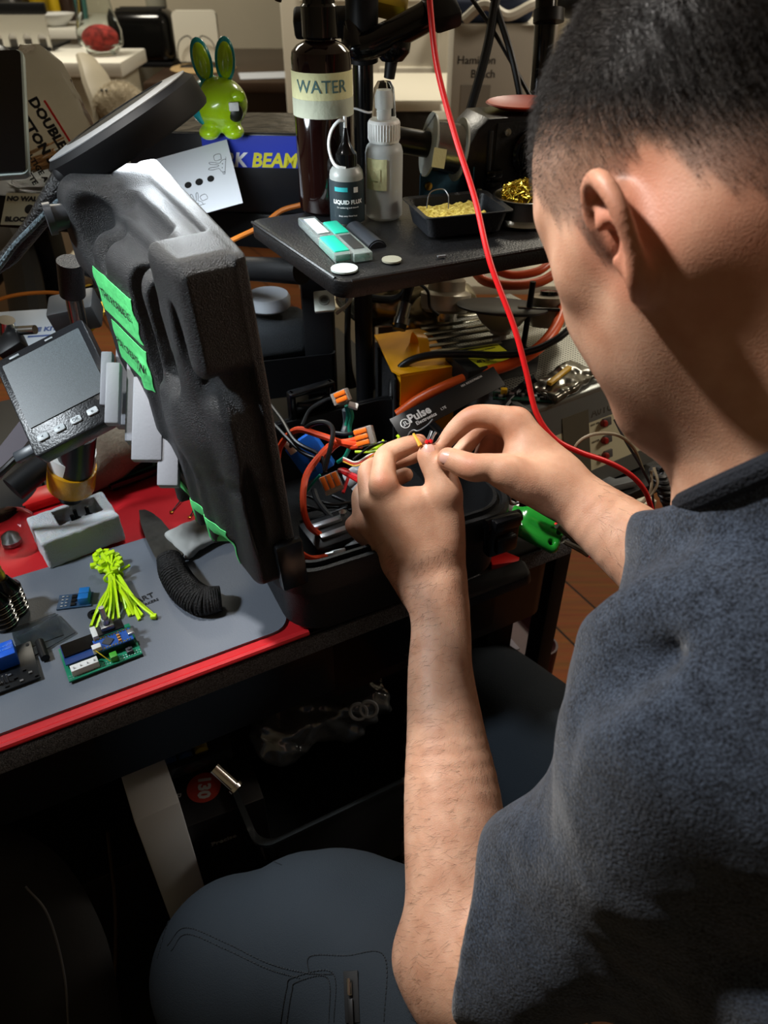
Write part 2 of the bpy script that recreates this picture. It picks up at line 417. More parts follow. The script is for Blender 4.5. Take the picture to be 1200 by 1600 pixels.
# ---- left arm (nearest)
LARM = [pr(686, 930, .685, 45), pr(689, 990, .680, 47), pr(688, 1050, .672, 51), pr(697, 1150, .655, 62), pr(707, 1250, .64, 76), pr(716, 1370, .62, 83), pr(722, 1490, .60, 82)]
body.chain(LARM, k=.02)
body.chain([pr(722, 1490, .60, 78), pr(790, 1545, .56, 92), pr(900, 1430, .51, 108), pr(1090, 1140, .43, 150)], k=.03)
body.cap(Pn(670, 1500, .62), Pn(700, 1560, .60), .026, k=.03)
# ---- left hand : back of the hand
def fing(pts, k=.006): body.chain([pr(*q) for q in pts], k=k)
def web(pts, k=.012): body.chain([pr(*q) for q in pts], k=k)
web([(600, 760, .665, 20), (622, 800, .672, 26), (668, 890, .684, 34), (687, 945, .688, 34)])
web([(586, 790, .680, 22), (610, 830, .688, 28), (660, 905, .692, 34), (684, 950, .69, 34)])
web([(580, 822, .700, 20), (605, 850, .705, 26), (655, 915, .700, 32)])
web([(592, 850, .716, 18), (622, 885, .716, 22), (665, 935, .705, 26)])
web([(694, 768, .668, 25), (700, 820, .675, 27), (692, 890, .684, 36)])
web([(650, 790, .674, 30), (672, 850, .680, 38)])
# index
fing([(598, 756, .664, 22), (600, 728, .672, 19), (604, 712, .684, 17.5), (630, 699, .690, 16), (655, 690, .692, 12.5)])
# thumb
fing([(696, 772, .668, 26), (690, 748, .668, 24.5), (679, 729, .669, 21.5), (671, 714, .670, 19.5), (669, 710, .671, 17)])
# middle
fing([(580, 784, .684, 19), (576, 752, .694, 18), (578, 733, .704, 16), (610, 722, .716, 15), (646, 712, .716, 13)])
# ring
fing([(572, 815, .702, 18), (566, 788, .712, 17), (568, 768, .722, 15), (600, 756, .732, 14), (634, 742, .732, 12)])
# little
fing([(590, 850, .718, 17), (568, 834, .716, 16.5), (553, 820, .713, 14.5), (570, 822, .732, 13), (594, 800, .738, 12)])
# ---- right arm
web([(868, 752, .655, 43), (885, 765, .652, 43), (925, 800, .645, 50), (1000, 858, .63, 64), (1090, 930, .61, 76), (1240, 1020, .58, 84)], k=.02)
body.chain([pr(1240, 1020, .58, 84), (np.array((.40, .36, 1.0)), .06)], k=.03)
# right hand : metacarpals
web([(806, 664, .668, 26), (832, 700, .664, 32), (868, 748, .658, 40)])
web([(812, 668, .688, 22), (840, 705, .682, 30), (872, 752, .668, 36)])
web([(812, 690, .705, 20), (840, 722, .70, 28), (872, 758, .676, 34)])
web([(806, 714, .716, 18), (834, 740, .71, 24), (868, 766, .682, 30)])
web([(790, 738, .636, 27), (822, 752, .640, 34), (862, 766, .648, 38)])
web([(815, 725, .665, 34), (850, 750, .665, 38)])
# index
fing([(806, 662, .668, 25), (770, 652, .668, 20), (738, 652, .669, 18), (712, 672, .673, 16), (690, 697, .675, 11.5)])
# thumb
fing([(792, 738, .636, 26), (765, 730, .636, 22), (741, 731, .637, 22.5), (718, 723, .644, 20), (700, 716, .650, 17.5)])
# middle
fing([(806, 672, .69, 22), (775, 662, .694, 18), (750, 668, .698, 16), (730, 694, .70, 14), (712, 712, .70, 12)])
fing([(806, 690, .707, 20), (780, 678, .712, 17), (762, 690, .714, 15), (752, 714, .712, 13), (740, 732, .705, 12)])
fing([(800, 712, .716, 17), (782, 704, .72, 15), (772, 716, .72, 13), (768, 734, .712, 12)])
# trunk inside the clothes
body.chain([(NB, .06), (np.array((.30, .24, .85)), .11), (np.array((.32, .10, .62)), .12)], k=.05)
body.cap(NB, Pn(1110, 1150, .44), .048, .046, k=.04)
body.cap(NB, (.40, .36, 1.0), .055, .055, k=.04)
bv, bf = body.mesh(.0018, relax=3)
person = thing('person', 'man with buzz-cut hair in dark blue T-shirt bending over the open black case', 'person', T(.30, .02, 0))
pb = obj('body', (bv, bf), skin, person, world=True, auto=0)
# colour attributes : scalp stubble and reddish areas
me = pb.data; bvn = bv
q = (bvn-HC)@np.stack([Wf, Wu, Wl], 1)
f_, u_, l_ = q[:, 0], q[:, 1], q[:, 2]
def ss(a, b, x): t = np.clip((x-a)/(b-a), 0, 1); return t*t*(3-2*t)
def scalp_mask(f, u, l):
    al = np.abs(l)
    line = np.interp(f, [-.11, -.07, -.045, -.028, -.012, .010, .022, .036, .050, .064, .080, .1], [-.085, -.075, -.055, -.014, -.010, -.022, -.050, -.014, .000, .022, .044, .06])
    n = .004*np.sin(f*240)+.003*np.sin(f*610+1)
    m = ss(-.006, .012, u-line-n)
    return m*(np.sqrt(f*f+u*u+l*l) < .13)
mask = scalp_mask(f_, u_, l_)*(l_ < .084)
eard = np.linalg.norm((bvn-np.array(E(-.006, .002, .010))), axis=1)
red = np.clip(1-eard/.040, 0, 1)**.5*.75*(eard < .04)
for nm, (x, y, D), rd in (('a', (598, 752, .64), .014), ('b', (600, 712, .67), .012), ('c', (655, 690, .68), .013), ('d', (668, 700, .66), .014), ('e', (700, 716, .64), .014), ('f', (735, 728, .62), .013), ('g', (806, 655, .66), .018), ('h', (545, 820, .70), .014), ('i', (735, 650, .66), .016), ('j', (690, 695, .67), .012), ('k', (569, 812, .69), .014), ('l', (770, 700, .70), .03)):
    d = np.linalg.norm(bvn-Pn(x, y, D+.01), axis=1); red = np.maximum(red, np.clip(1-d/rd, 0, 1)*.55)
dn = np.linalg.norm(bvn-np.array(H(-.045, -.075, .06)), axis=1); red = np.maximum(red, np.clip(1-dn/.07, 0, 1)*.5)
beard = ss(-.05, -.075, u_)*ss(.0, .03, f_)*(np.sqrt(f_**2+u_**2+l_**2) < .16)*.22*ss(-.17, -.13, u_)
for nm, arr in (('scalp', np.maximum(mask*(.55+.45*ss(-.01, .045, u_-.9*f_)), beard)), ('red', red)):
    a = me.attributes.new(nm, 'FLOAT', 'POINT'); a.data.foreach_set('value', arr.astype(np.float32))
# ---- hair
rng = np.random.RandomState(3)
tri = bf; cen = bv[tri].mean(1); fq = (cen-HC)@np.stack([Wf, Wu, Wl], 1)
nrm = np.cross(bv[tri[:, 1]]-bv[tri[:, 0]], bv[tri[:, 3]]-bv[tri[:, 0]]); nrm /= np.linalg.norm(nrm, axis=1)[:, None]+1e-12
out = ((nrm*(cen-HC)).sum(1) > 0).mean()
if out < .5: nrm = -nrm
hm = (.42+.58*ss(-.01, .045, fq[:, 1]-.9*fq[:, 0]))*scalp_mask(fq[:, 0], fq[:, 1], fq[:, 2])*(np.linalg.norm(fq, axis=1) < .118)*(np.linalg.norm(cen-np.array(E(-.006, .002, .012)), axis=1) > .026)
ids = np.where(hm > .05)[0]; NH = 60000
pick = rng.choice(ids, NH, p=hm[ids]/hm[ids].sum())
base = cen[pick]+rng.uniform(-.001, .001, (NH, 3)); n0 = nrm[pick]; fu = fq[pick]
top = ss(-.01, .05, fu[:, 1]-.5*fu[:, 0])
L = (.0022+.0095*top)*rng.uniform(.6, 1.15, NH)
down = -Wu[None]*1.0+(-Wf[None])*.4+Wf[None]*(top[:, None])*.9
tang = down-n0*(down*n0).sum(1)[:, None]; tang /= np.linalg.norm(tang, axis=1)[:, None]+1e-9
d1 = n0*.75+tang*.55+rng.normal(0, .22, (NH, 3)); d1 /= np.linalg.norm(d1, axis=1)[:, None]
d2 = n0*.3+tang*.9+rng.normal(0, .2, (NH, 3)); d2 /= np.linalg.norm(d2, axis=1)[:, None]
def strands(base, d1, d2, L, w):
    n = len(base); side = np.cross(d1, rng.normal(0, 1, (n, 3))); side /= np.linalg.norm(side, axis=1)[:, None]; s2 = np.cross(d1, side)
    m = base+d1*(L*.5)[:, None]; t = m+d2*(L*.5)[:, None]; V = []
    for c, ww in ((base, 1.0), (m, .8)):
        for a in range(3): V.append(c+(side*math.cos(a*2.094)+s2*math.sin(a*2.094))*w*ww)
    V.append(t); V = np.stack(V, 1).reshape(-1, 3); o = np.arange(n)[:, None]*7; F = []
    for a in range(3):
        b = (a+1) % 3; F.append(np.concatenate([o+a, o+b, o+3+b], 1)); F.append(np.concatenate([o+a, o+3+b, o+3+a], 1)); F.append(np.concatenate([o+3+a, o+3+b, o+6], 1))
    return V, np.concatenate(F)
hair_m = M('hair', '1b1512', .5, spec=.4)
obj('hair', strands(base, d1, d2, L, .00010), hair_m, person, world=True, auto=0, label='dark brown buzz cut, lighter and shorter at the temple')
# arm hair
axm = np.array([p for p, r in LARM]); ctr = cen; 
da = np.array([np.linalg.norm(ctr-a, axis=1) for a in axm]).min(0)
py = None
ids = np.where((da < .07) & (cen[:, 2] < .87) & (cen[:, 0] < .2))[0]
pick = rng.choice(ids, 2600); n0 = nrm[pick]; ad = np.array(LARM[-1][0]-LARM[0][0]); ad /= np.linalg.norm(ad)
sd = np.cross(ad, n0); tg = -n0*0+ad*.2+sd*.8+rng.normal(0, .25, (2600, 3)); tg -= n0*(tg*n0).sum(1)[:, None]; tg /= np.linalg.norm(tg, axis=1)[:, None]
dA = n0*.25+tg
armh = strands(cen[pick], dA, tg+n0*.05, rng.uniform(.007, .014, 2600), .00006)
ids = np.where((cen[:, 0] > .17) & (cen[:, 0] < .30) & (cen[:, 2] < .935) & (cen[:, 1] > .42))[0]
if len(ids):
    pick = rng.choice(ids, 500); n1 = nrm[pick]; t1 = np.array(camvec(.6, -.6, 0))[None]+rng.normal(0, .3, (500, 3)); t1 -= n1*(t1*n1).sum(1)[:, None]; t1 /= np.linalg.norm(t1, axis=1)[:, None]
    a2 = strands(cen[pick], n1*.25+t1, t1, rng.uniform(.006, .012, 500), .00006); armh = (np.concatenate([armh[0], a2[0]]), np.concatenate([armh[1], a2[1]+len(armh[0])]))
obj('arm_hair', armh, M('arm_hair', '3b2a1e', .5), person, world=True, auto=0, label='short dark hair on the forearms')
# nails
nail_m = M('nail', 'd9a99a', .25, spec=.6)
bvh = BVHTree.FromPolygons([tuple(v) for v in bv], [tuple(int(i) for i in f) for f in bf])
O0 = Vector((0, 0, CAMZ))
def nail(px, py, dirpx, ln, wd):
    d = (P(px, py, 1)-O0).normalized(); h = bvh.ray_cast(O0, d); c = h[0]; z = h[1] if h[1].dot(d) < 0 else -h[1]
    z = (z-d*.6).normalized(); y = camvec(*dirpx).normalized(); y = (y-z*y.dot(z)).normalized()
    mx = frame(c+z*.0004, y.cross(z), ya=y); g = Geo(); n = 11; vs = []; fs = []
    for s_ in (0, 1):
        for j in range(10):
            t = j/9; ww = wd*(math.sin(math.pi*min(.96, max(.04, t)))**.3)
            for i in range(n): a = (i/(n-1)*2-1)*ww/wd; vs.append((a*wd/2, (t-.5)*ln, (math.sqrt(1-(a*.8)**2)-1)*wd*.5-(t-.5)**2*ln*.25-s_*.0012))
    o2 = 10*n
    for j in range(9):
        for i in range(n-1): o = j*n+i; fs += [(o, o+1, o+n+1, o+n), (o2+o, o2+o+n, o2+o+n+1, o2+o+1)]
    rim = list(range(n))+[j*n+n-1 for j in range(1, 10)]+[9*n+i for i in range(n-2, -1, -1)]+[j*n for j in range(8, 0, -1)]
    for a, b in zip(rim, rim[1:]+rim[:1]): fs.append((a, o2+a, o2+b, b))
    g.add(vs, fs).tr(mx); obj('fingernail', g, nail_m, person, world=True, auto=60)
nail(670, 704, (-.10, 1, .3), .0115, .0115)
nail(697, 716, (-.97, .22, .1), .0120, .0110)
# ---- shirt
shirt = SDF()
shL = Pn(1125, 1130, .425); shR = np.array((.40, .36, 1.0))
shirt.chain([(NB-np.array((0, 0, .03)), .074), (np.array((.31, .25, .86)), .150), (np.array((.33, .12, .62)), .165)], k=.08)
shirt.chain([(NB, .068), (shL, .072)], k=.06)
shirt.chain([(NB, .075), (shR, .08)], k=.06)
shirt.chain([(shL, .068), (Pn(985, 1330, .48), .070), (Pn(800, 1470, .55), .060)], k=.05)
shirt.cap(Pn(1150, 980, .50), Pn(1170, 1100, .45), .050, .07, k=.06)
shirt.chain([(shR, .08), (Pn(1250, 1030, .58), .065), (Pn(1120, 960, .60), .052)], k=.04)
# sleeve openings and collar
def pl(a, n_, half=.2):
    z = Vector(n_).normalized(); x = z.orthogonal(); m = frame(a, x, za=z); return m
m = pl(Pn(752, 1470, .57), camvec(-.93, .12, .35)); c = Vector(Pn(752, 1470, .57))+Vector(camvec(-.93, .12, .35)).normalized()*.1
shirt.box(c, (.14, .14, .1), .002, m, k=.004, op='-')
m = pl(Pn(1010, 885, .62), camvec(-.8, .45, .1)); c = Vector(Pn(1016, 886, .62))+Vector(camvec(-.8, .50, .1)).normalized()*.1
shirt.box(c, (.09, .10, .1), .002, m, k=.004, op='-')
NA = Vector(H(-.03, -.045, 0)-NB).normalized(); NC = Vector(NB)+NA*.068; NN = camvec(-.38, .9, .15).normalized()
shirt.cap(NB, NC+NA*.01, .074, .071, k=.02)
shirt.box(NC+NN*.1, (.13, .13, .1), .002, pl(NC, NN), k=.003, op='-')
# hollow the sleeves around the arm
shirt.chain([pr(690, 1560, .59, 110), pr(800, 1500, .55, 112)], k=.004, op='-')
shirt.chain([pr(850, 1165, .425, 14), pr(905, 1090, .405, 18), pr(985, 1040, .395, 18), pr(1060, 1020, .39, 12)], k=.03, op='-')
fold_dirs = [(camvec(.25, 1, 0), 95, 1), (camvec(.7, .75, .2), 70, 2), (camvec(-.3, .8, .5), 48, 3)]
def shirt_disp(p):
    w_ = vnoise(p, 16, 5)*.9
    a = np.sin(p@np.array(fold_dirs[0][0])*90+w_*3.2+vnoise(p, 30, 8)); b = np.sin(p@np.array(fold_dirs[1][0])*62+w_*4)
    return .0045*vnoise(p, 30, 2)+.0042*np.maximum(a, -.3)*(.5+.5*vnoise(p, 14, 9))+.0034*b*(.5+.5*vnoise(p, 12, 12))+.0006*vnoise(p, 140, 4)
sv, sf = shirt.mesh(.003, disp=shirt_disp, relax=2)
obj('t_shirt', (sv, sf), shirt_m, person, world=True, auto=0, label='dark blue heather short-sleeved T-shirt')
e1 = NN.orthogonal().normalized(); e2 = NN.cross(e1)
obj('collar', tube([NC-NN*.003+(e1*math.cos(a)+e2*math.sin(a))*.0690 for a in np.linspace(0, 2*math.pi, 41)], .0075, 10, smooth=2, flat=1.0), M('collar_rib', '131821', .95, bump=1, bscale=500), person, world=True)
# ---- trousers
tr = SDF()
kn = Pn(352, 1480, .73); md = Pn(600, 1530, .70); hipL = np.array((.21, .02, .52)); knR = np.array((.12, .66, .48)); hipR = np.array((.42, .14, .48))
tr.chain([(hipL, .105), (md, .098), (kn+np.array((.02, -.01, -.02)), .080)], k=.05)
tr.chain([(kn+np.array((.0, 0, -.05)), .072), (kn+np.array((-.01, -.04, -.42)), .06)], k=.04)
tr.chain([(hipR, .10), (knR, .078), (knR+np.array((0, .0, -.4)), .06)], k=.04)
tr.cap(hipL, hipR, .12, k=.05)
def tr_disp(p):
    d = np.array(camvec(.5, .85, 0)); return .003*vnoise(p, 18, 21)+.0022*np.sin(p@d*70+3*vnoise(p, 12, 22))*(.5+.5*vnoise(p, 9, 23))
tv, tf = tr.mesh(.0045, disp=tr_disp, relax=2)
trousers = obj('trousers', (tv, tf), pants_m, person, world=True, auto=0, label='slate grey trousers with a zipped thigh pocket')
tbv = BVHTree.FromPolygons([tuple(v) for v in tv], [tuple(int(i) for i in f) for f in tf])
O0 = Vector((0, 0, CAMZ))
def on_tr(x, y, lift=.0006):
    d = (P(x, y, 1)-O0).normalized(); h = tbv.ray_cast(O0, d)
    if h[0] is None: return None, None
    nn = h[1] if h[1].dot(d) < 0 else -h[1]
    return h[0]+nn*lift, nn
stitch_m = M('stitch', '161c22', .8)
def stitches(pts):
    g = Geo(); path = spline([Vector((a, b, 0)) for a, b in pts], 14)
    for i in range(0, len(path)-1):
        a, na = on_tr(path[i].x, path[i].y); b_, nb = on_tr(*(path[i].lerp(path[i+1], .62)).xy)
        if a and b_: g.join(tube([a, b_], .0005, n=4, smooth=0))
    return g
gs = Geo()
for pts in ([(262, 1478), (290, 1450), (350, 1472), (420, 1505), (480, 1520), (520, 1522)], [(268, 1486), (292, 1460), (350, 1482), (420, 1514), (470, 1528)], [(483, 1522), (485, 1494), (540, 1493), (600, 1494), (600, 1598)], [(438, 1598), (448, 1545), (458, 1527), (520, 1520), (522, 1598)], [(448, 1598), (456, 1550), (464, 1534), (512, 1528), (514, 1598)], [(440, 1352), (400, 1340), (330, 1370), (270, 1430), (245, 1500)]):
    gs.join(stitches(pts))
if gs.v: obj('stitching', gs, stitch_m, person, world=True, smooth=False)
zt, zn = on_tr(549, 1530); zb, _ = on_tr(552, 1598)
if zt and zb:
    yx = (zb-zt).normalized(); mx = frame(zt, yx.cross(zn), ya=yx); zz = obj('zip_pocket', box(.013, (zb-zt).length*1.2, .0012, ((0), (zb-zt).length*.5-.003, .0004), .0005).tr(mx), M('zip_tape', '0b0d10', .7), person, world=True)
    g = box(.0035, .010, .002, (0, .006, .0025), .0006).join(cyl((0, .001, .002), (0, .001, .0055), .0016)).join(cyl((0, -.001, .005), (0, .010, .0055), .0014)).tr(mx)
    obj('zip_slider', g, M('chrome', 'c8c8c4', .2, 1), zz, world=True)
    g = box(.0045, .018, .0016, (0, .022, .003), .0007).tr(mx); obj('zip_pull', g, M('black_rubber', '101113', .5), zz, world=True)
# ------------------------------------------------------------------ the room
def wood_nodes(m, c1, c2, rot=0, pl=.12):
    nt = m.node_tree; b = nt.nodes['Principled BSDF']; L = nt.links; tc = nt.nodes['Texture Coordinate']
    mp = nt.nodes.new('ShaderNodeMapping'); mp.inputs['Rotation'].default_value = (0, 0, rot)
    br = nt.nodes.new('ShaderNodeTexBrick'); br.inputs['Scale'].default_value = 1; br.inputs['Brick Width'].default_value = 1.1; br.inputs['Row Height'].default_value = pl
    br.inputs['Mortar Size'].default_value = .003; br.inputs['Color1'].default_value = lin(c1); br.inputs['Color2'].default_value = lin(c2); br.inputs['Mortar'].default_value = lin('120a06')
    mp2 = nt.nodes.new('ShaderNodeMapping'); mp2.inputs['Scale'].default_value = (1, 14, 1); mp2.inputs['Rotation'].default_value = (0, 0, rot)
    n = nt.nodes.new('ShaderNodeTexNoise'); n.inputs['Scale'].default_value = 6; n.inputs['Detail'].default_value = 6
    mx = nt.nodes.new('ShaderNodeMix'); mx.data_type = 'RGBA'; mx.blend_type = 'MULTIPLY'; mx.inputs[0].default_value = .7
    L.new(tc.outputs['Object'], mp.inputs['Vector']); L.new(mp.outputs['Vector'], br.inputs['Vector']); L.new(tc.outputs['Object'], mp2.inputs['Vector']); L.new(mp2.outputs['Vector'], n.inputs['Vector'])
    L.new(br.outputs['Color'], mx.inputs[6]); L.new(n.outputs['Color'], mx.inputs[7]); L.new(mx.outputs[2], b.inputs['Base Color'])
floor_m = M('floor_wood', '5c3a22', .65, spec=.2); wood_nodes(floor_m, '8a5026', '6a3c1a', R(60))
wall_m = M('wall_paint', 'b9b09c', .85, var=.04, vscale=3)
white_m = M('white_paint', 'd8d2c2', .6); trim_m = M('trim_paint', 'cfc8b6', .55)
black = M('black_plastic', '0c0d0f', .45, spec=.3); blackg = M('black_gloss', '08090a', .15); blackm = M('black_powdercoat', '0b0c0e', .5, bump=.15, bscale=900, spec=.25)
chrome = M('chrome', 'c8c8c4', .2, 1); steel = M('steel', '8d8f90', .35, 1); brass = M('brass', 'c59a3e', .3, 1)
white_pl = M('white_plastic', 'd9dad8', .4); rubber = M('black_rubber', '101113', .55); paper = M('paper', 'c9ced6', .8)
redp = M('red_plastic', 'c01818', .35); orange_w = M('orange_wire', 'e8502a', .4); red_w = M('red_wire', 'd31c20', .35); black_w = M('black_wire', '111214', .4)
clear = M('clear_plastic', 'eef4f6', .06, trans=1, ior=1.3, spec=.5)
ink = M('black_ink', '15151a', .8); whitei = M('white_ink', 'e4e6e8', .6); bluei = M('blue_ink', '2a4c9c', .7)
X0, X1, Y0, Y1, ZC = -3.2, 2.6, -1.6, 4.75, 2.5
struct('floor', box(X1-X0, Y1-Y0, .05, ((X0+X1)/2, (Y0+Y1)/2, -.025)), floor_m)
struct('ceiling', box(X1-X0, Y1-Y0, .05, ((X0+X1)/2, (Y0+Y1)/2, ZC+.025)), white_m)
struct('wall_back', box(X1-X0, .1, ZC, ((X0+X1)/2, Y1+.05, ZC/2)), wall_m)
struct('wall_left', box(.1, Y1-Y0, ZC, (X0-.05, (Y0+Y1)/2, ZC/2)), wall_m)
struct('wall_right', box(.1, Y1-Y0, ZC, (X1+.05, (Y0+Y1)/2, ZC/2)), wall_m)
struct('wall_front', box(X1-X0, .1, ZC, ((X0+X1)/2, Y0-.05, ZC/2)), wall_m)
# partition with a white panelled door, nearer than the back wall
py0 = 3.3; xa = G(497, 60, 0).x; 
def xat(px, Y, z):
    D = Y*cp+(CAMZ-z)*sp_; return (px-600)/FPX*D
xl = xat(488, py0, .9)
struct('wall_partition', box(2.55-xl, .1, ZC, ((2.55+xl)/2, py0+.05, ZC/2)), M('partition_paint', 'd3ccb9', .8, var=.03, vscale=3))
d = struct('door_1', box(.62, .05, 2.05, (xat(575, py0, 1.0), py0-.03, 1.025), .004), white_m)
g = Geo(); xd = xat(575, py0, 1.0)
for zz, hh in ((.5, .7), (1.45, .8)):
    for sx in (-.14, .14):
        g.join(box(.20, .012, hh, (xd+sx, py0-.058, zz), .004))
struct('door_panel', g, M('door_panel_paint', 'dcd6c6', .5), d)
struct('door_handle', cyl((xd+.26, py0-.06, 1.0), (xd+.26, py0-.12, 1.0), .02), steel, d)
for i, (px, w_, dp) in enumerate(((655, .07, .05), (692, .035, .09), (720, .08, .03), (742, .03, .07))):
    struct('trim_%d' % (i+1), box(w_, dp, 2.2, (xat(px, py0, 1.0), py0-dp/2, 1.1), .004), trim_m)
struct('baseboard_back', box(-.9-X0+0, .02, .1, ((X0-.9)/2, Y1-.012, .05)), white_m)
# kitchen peninsula
pen = thing('kitchen_peninsula', 'beige kitchen peninsula with a thick white countertop behind the black desk lamp', 'counter', T(-1.9, 3.0, 0))
xr = xat(186, 2.92, .9)-.0
obj('cabinet', box(xr-.03+3.1, .28, .86, ((xr-.03-3.1)/2, 3.11, .43), .004), M('cabinet_paint', 'a8a08c', .7), pen, world=True)
obj('countertop', box(xr+3.1, .34, .045, ((xr-3.1)/2, 3.11, .8825), .006), M('counter_white', 'd9d6cb', .3), pen, world=True)
# rear kitchen counter and range
rc = thing('kitchen_counter', 'white kitchen counter unit against the far wall beside the range', 'counter', T(-1.65, 4.4, 0))
obj('cabinet', box(.75, .58, .84, (-1.55, 4.42, .42), .004), M('cab_white', 'b9b6aa', .6), rc, world=True)
obj('countertop', box(.78, .62, .04, (-1.55, 4.42, .86), .005), M('counter_white', 'd9d6cb', .3), rc, world=True)
sv_ = thing('kitchen_range', 'black-topped kitchen range at the far left of the kitchen', 'stove', T(-2.3, 4.4, 0))
obj('oven_body', box(.72, .60, .84, (-2.31, 4.42, .42), .01), M('range_white', 'c4c1b6', .4), sv_, world=True)
obj('cooktop', box(.72, .62, .04, (-2.31, 4.41, .86), .01), blackg, sv_, world=True)
obj('backguard', box(.72, .05, .18, (-2.31, 4.70, .97), .01), blackg, sv_, world=True)
# dish rack on the peninsula
rk = thing('dish_rack', 'white dish rack with arched openings and a black top rail on the white countertop', 'dish rack', T(G(35, 78, .905).x, 3.22, .905))
x0_, x1_ = xat(-60, 3.2, .95), xat(78, 3.2, .95)
g = Geo(); nA = 6; wA = (x1_-x0_)/nA
for i in range(nA):
    cx = x0_+wA*(i+.5)
    prof = [(-wA/2, 0), (-wA*.28, 0), (-wA*.28, .04)]+[(wA*.28*math.cos(R(180-a)), .04+wA*.30*math.sin(R(180-a))) for a in range(20, 180, 20)]+[(wA*.28, .04), (wA*.28, 0), (wA/2, 0), (wA/2, .115), (-wA/2, .115)]
    pg = prism(prof, .01); g.join(pg, T(cx, 3.2, .905) @ RX(R(90)))
obj('side_panel', g, M('rack_white', 'cfcdc4', .5), rk, world=True)
obj('top_rail', box(x1_-x0_+.02, .03, .035, ((x0_+x1_)/2, 3.19, 1.035), .006), black, rk, world=True)
obj('tray', box(x1_-x0_, .22, .012, ((x0_+x1_)/2, 3.315-.02, .913), .004), black, rk, world=True)
# glass of pens / bottles on the rear counter
def bottle(x, y, z, r, h, m, label, name='bottle', cat='bottle', neck=.35):
    t = single(name, lathe([(r*.9, 0), (r, .01), (r, h*.6), (r*neck, h*.78), (r*neck, h*.94)]), m, label, cat, mx=T(x, y, z)); t['category'] = cat; return t
yb = M('yellow_oil', 'b59a1e', .2, trans=.5); 
o = bottle(xat(56, 4.36, 1.0), 4.36, .88, .04, .30, yb, 'tall yellow oil bottle on the far range, left of the others', 'oil_bottle')
o = bottle(xat(80, 4.52, 1.0), 4.52, .88, .05, .26, M('mustard', 'c9a91e', .4), 'squat mustard-yellow bottle behind the dish rack, right of the oil bottle', 'sauce_bottle')
o = bottle(xat(8, 4.35, 1.0), 4.35, .88, .10, .20, M('pot_steel', '77797a', .3, 1), 'grey steel pot at the far left of the range', 'steel_pot', 'pot', .9)
o = bottle(xat(100, 4.45, 1.0), 4.45, .88, .035, .22, M('dark_brown', '2e2018', .3), 'small dark brown bottle on the far counter', 'brown_bottle')
o = bottle(xat(117, 4.5, 1.0), 4.5, .88, .03, .17, M('teal_jar', '3d6b66', .4), 'small teal jar on the far counter beside the brown bottle', 'jar', 'jar', .8)
single('white_bowl', lathe([(.04, 0), (.085, .045), (.088, .05), (.075, .045), (.035, .008)]), white_pl, 'white oval bowl on the far counter edge', 'bowl', mx=T(xat(88, 4.22, .9), 4.22, .88))
single('yellow_spoon_rest', ball((0, 0, .02), .05, 10, (1, .6, .5)), M('spoon_yellow', 'c4ad1c', .4), 'yellow spoon rest on the corner of the far counter', 'spoon rest', mx=T(xat(52, 4.17, .9), 4.17, .88))
o = bottle(xat(238, 4.45, 1.05), 4.45, .75, .05, .36, M('jar_grey', '8c8a7c', .3), 'grey glass jar standing behind the black toaster', 'glass_jar', 'jar', .8)
# vase
vz = thing('glass_vase', 'tall clear glass carafe with red potpourri at the bottom on the white countertop', 'vase', T(xat(152, 3.12, 1.0), 3.12, .905))
glassm = M('thin_glass', 'f2f6f4', .02, trans=1, ior=1.12)
obj('glass_body', lathe([(.045, 0), (.075, .03), (.078, .07), (.06, .13), (.045, .22), (.052, .34), (.049, .34), (.042, .22), (.056, .13), (.073, .07), (.07, .035), (.04, .006)], 32, False), glassm, vz)
obj('potpourri', ball((0, 0, .05), .062, 12, (1, 1, .65)), M('potpourri', '9c2f2a', .8, bump=1, bscale=60, var=.5, vscale=60), vz)
# dark table
tb = thing('dining_table', 'dark brown wooden table against the far wall under the toaster', 'table', T(-.5, 3.9, 0))
tx0, tx1 = xat(222, 3.55, .75), xat(490, 3.55, .75); tm = M('dark_wood', '3b2c22', .35, var=.15, vscale=8)
obj('table_top', box(tx1-tx0, 1.0, .04, ((tx0+tx1)/2, 4.06, .73), .005), tm, tb, world=True)
for a in (tx0+.06, tx1-.06):
    for b in (3.62, 4.5): obj('leg', box(.06, .06, .71, (a, b, .355), .004), M('leg_black', '17130f', .5), tb, world=True)
obj('apron', box(tx1-tx0-.1, .02, .08, ((tx0+tx1)/2, 3.62, .67)), tm, tb, world=True)
# toaster
ty = 4.02; tz = .75
to = thing('toaster', 'rounded black two-slice toaster with chrome levers on the dark table', 'toaster', T(xat(228, ty, .85), ty, tz))
obj('toaster_body', box(.27, .18, .205, (0, 0, .115), .05, 5), blackg, to)
obj('base', box(.25, .15, .02, (0, 0, .01), .004), black, to)
obj('slot', box(.2, .03, .004, (0, -.035, .218), .001), M('slot_dark', '030303', .6), to); obj('slot', box(.2, .03, .004, (0, .035, .218), .001), M('slot_dark'), to)
obj('lever', box(.02, .03, .015, (-.143, 0, .14), .004), chrome, to); obj('knob', cyl((-.132, -.03, .07), (-.15, -.03, .07), .015), chrome, to)
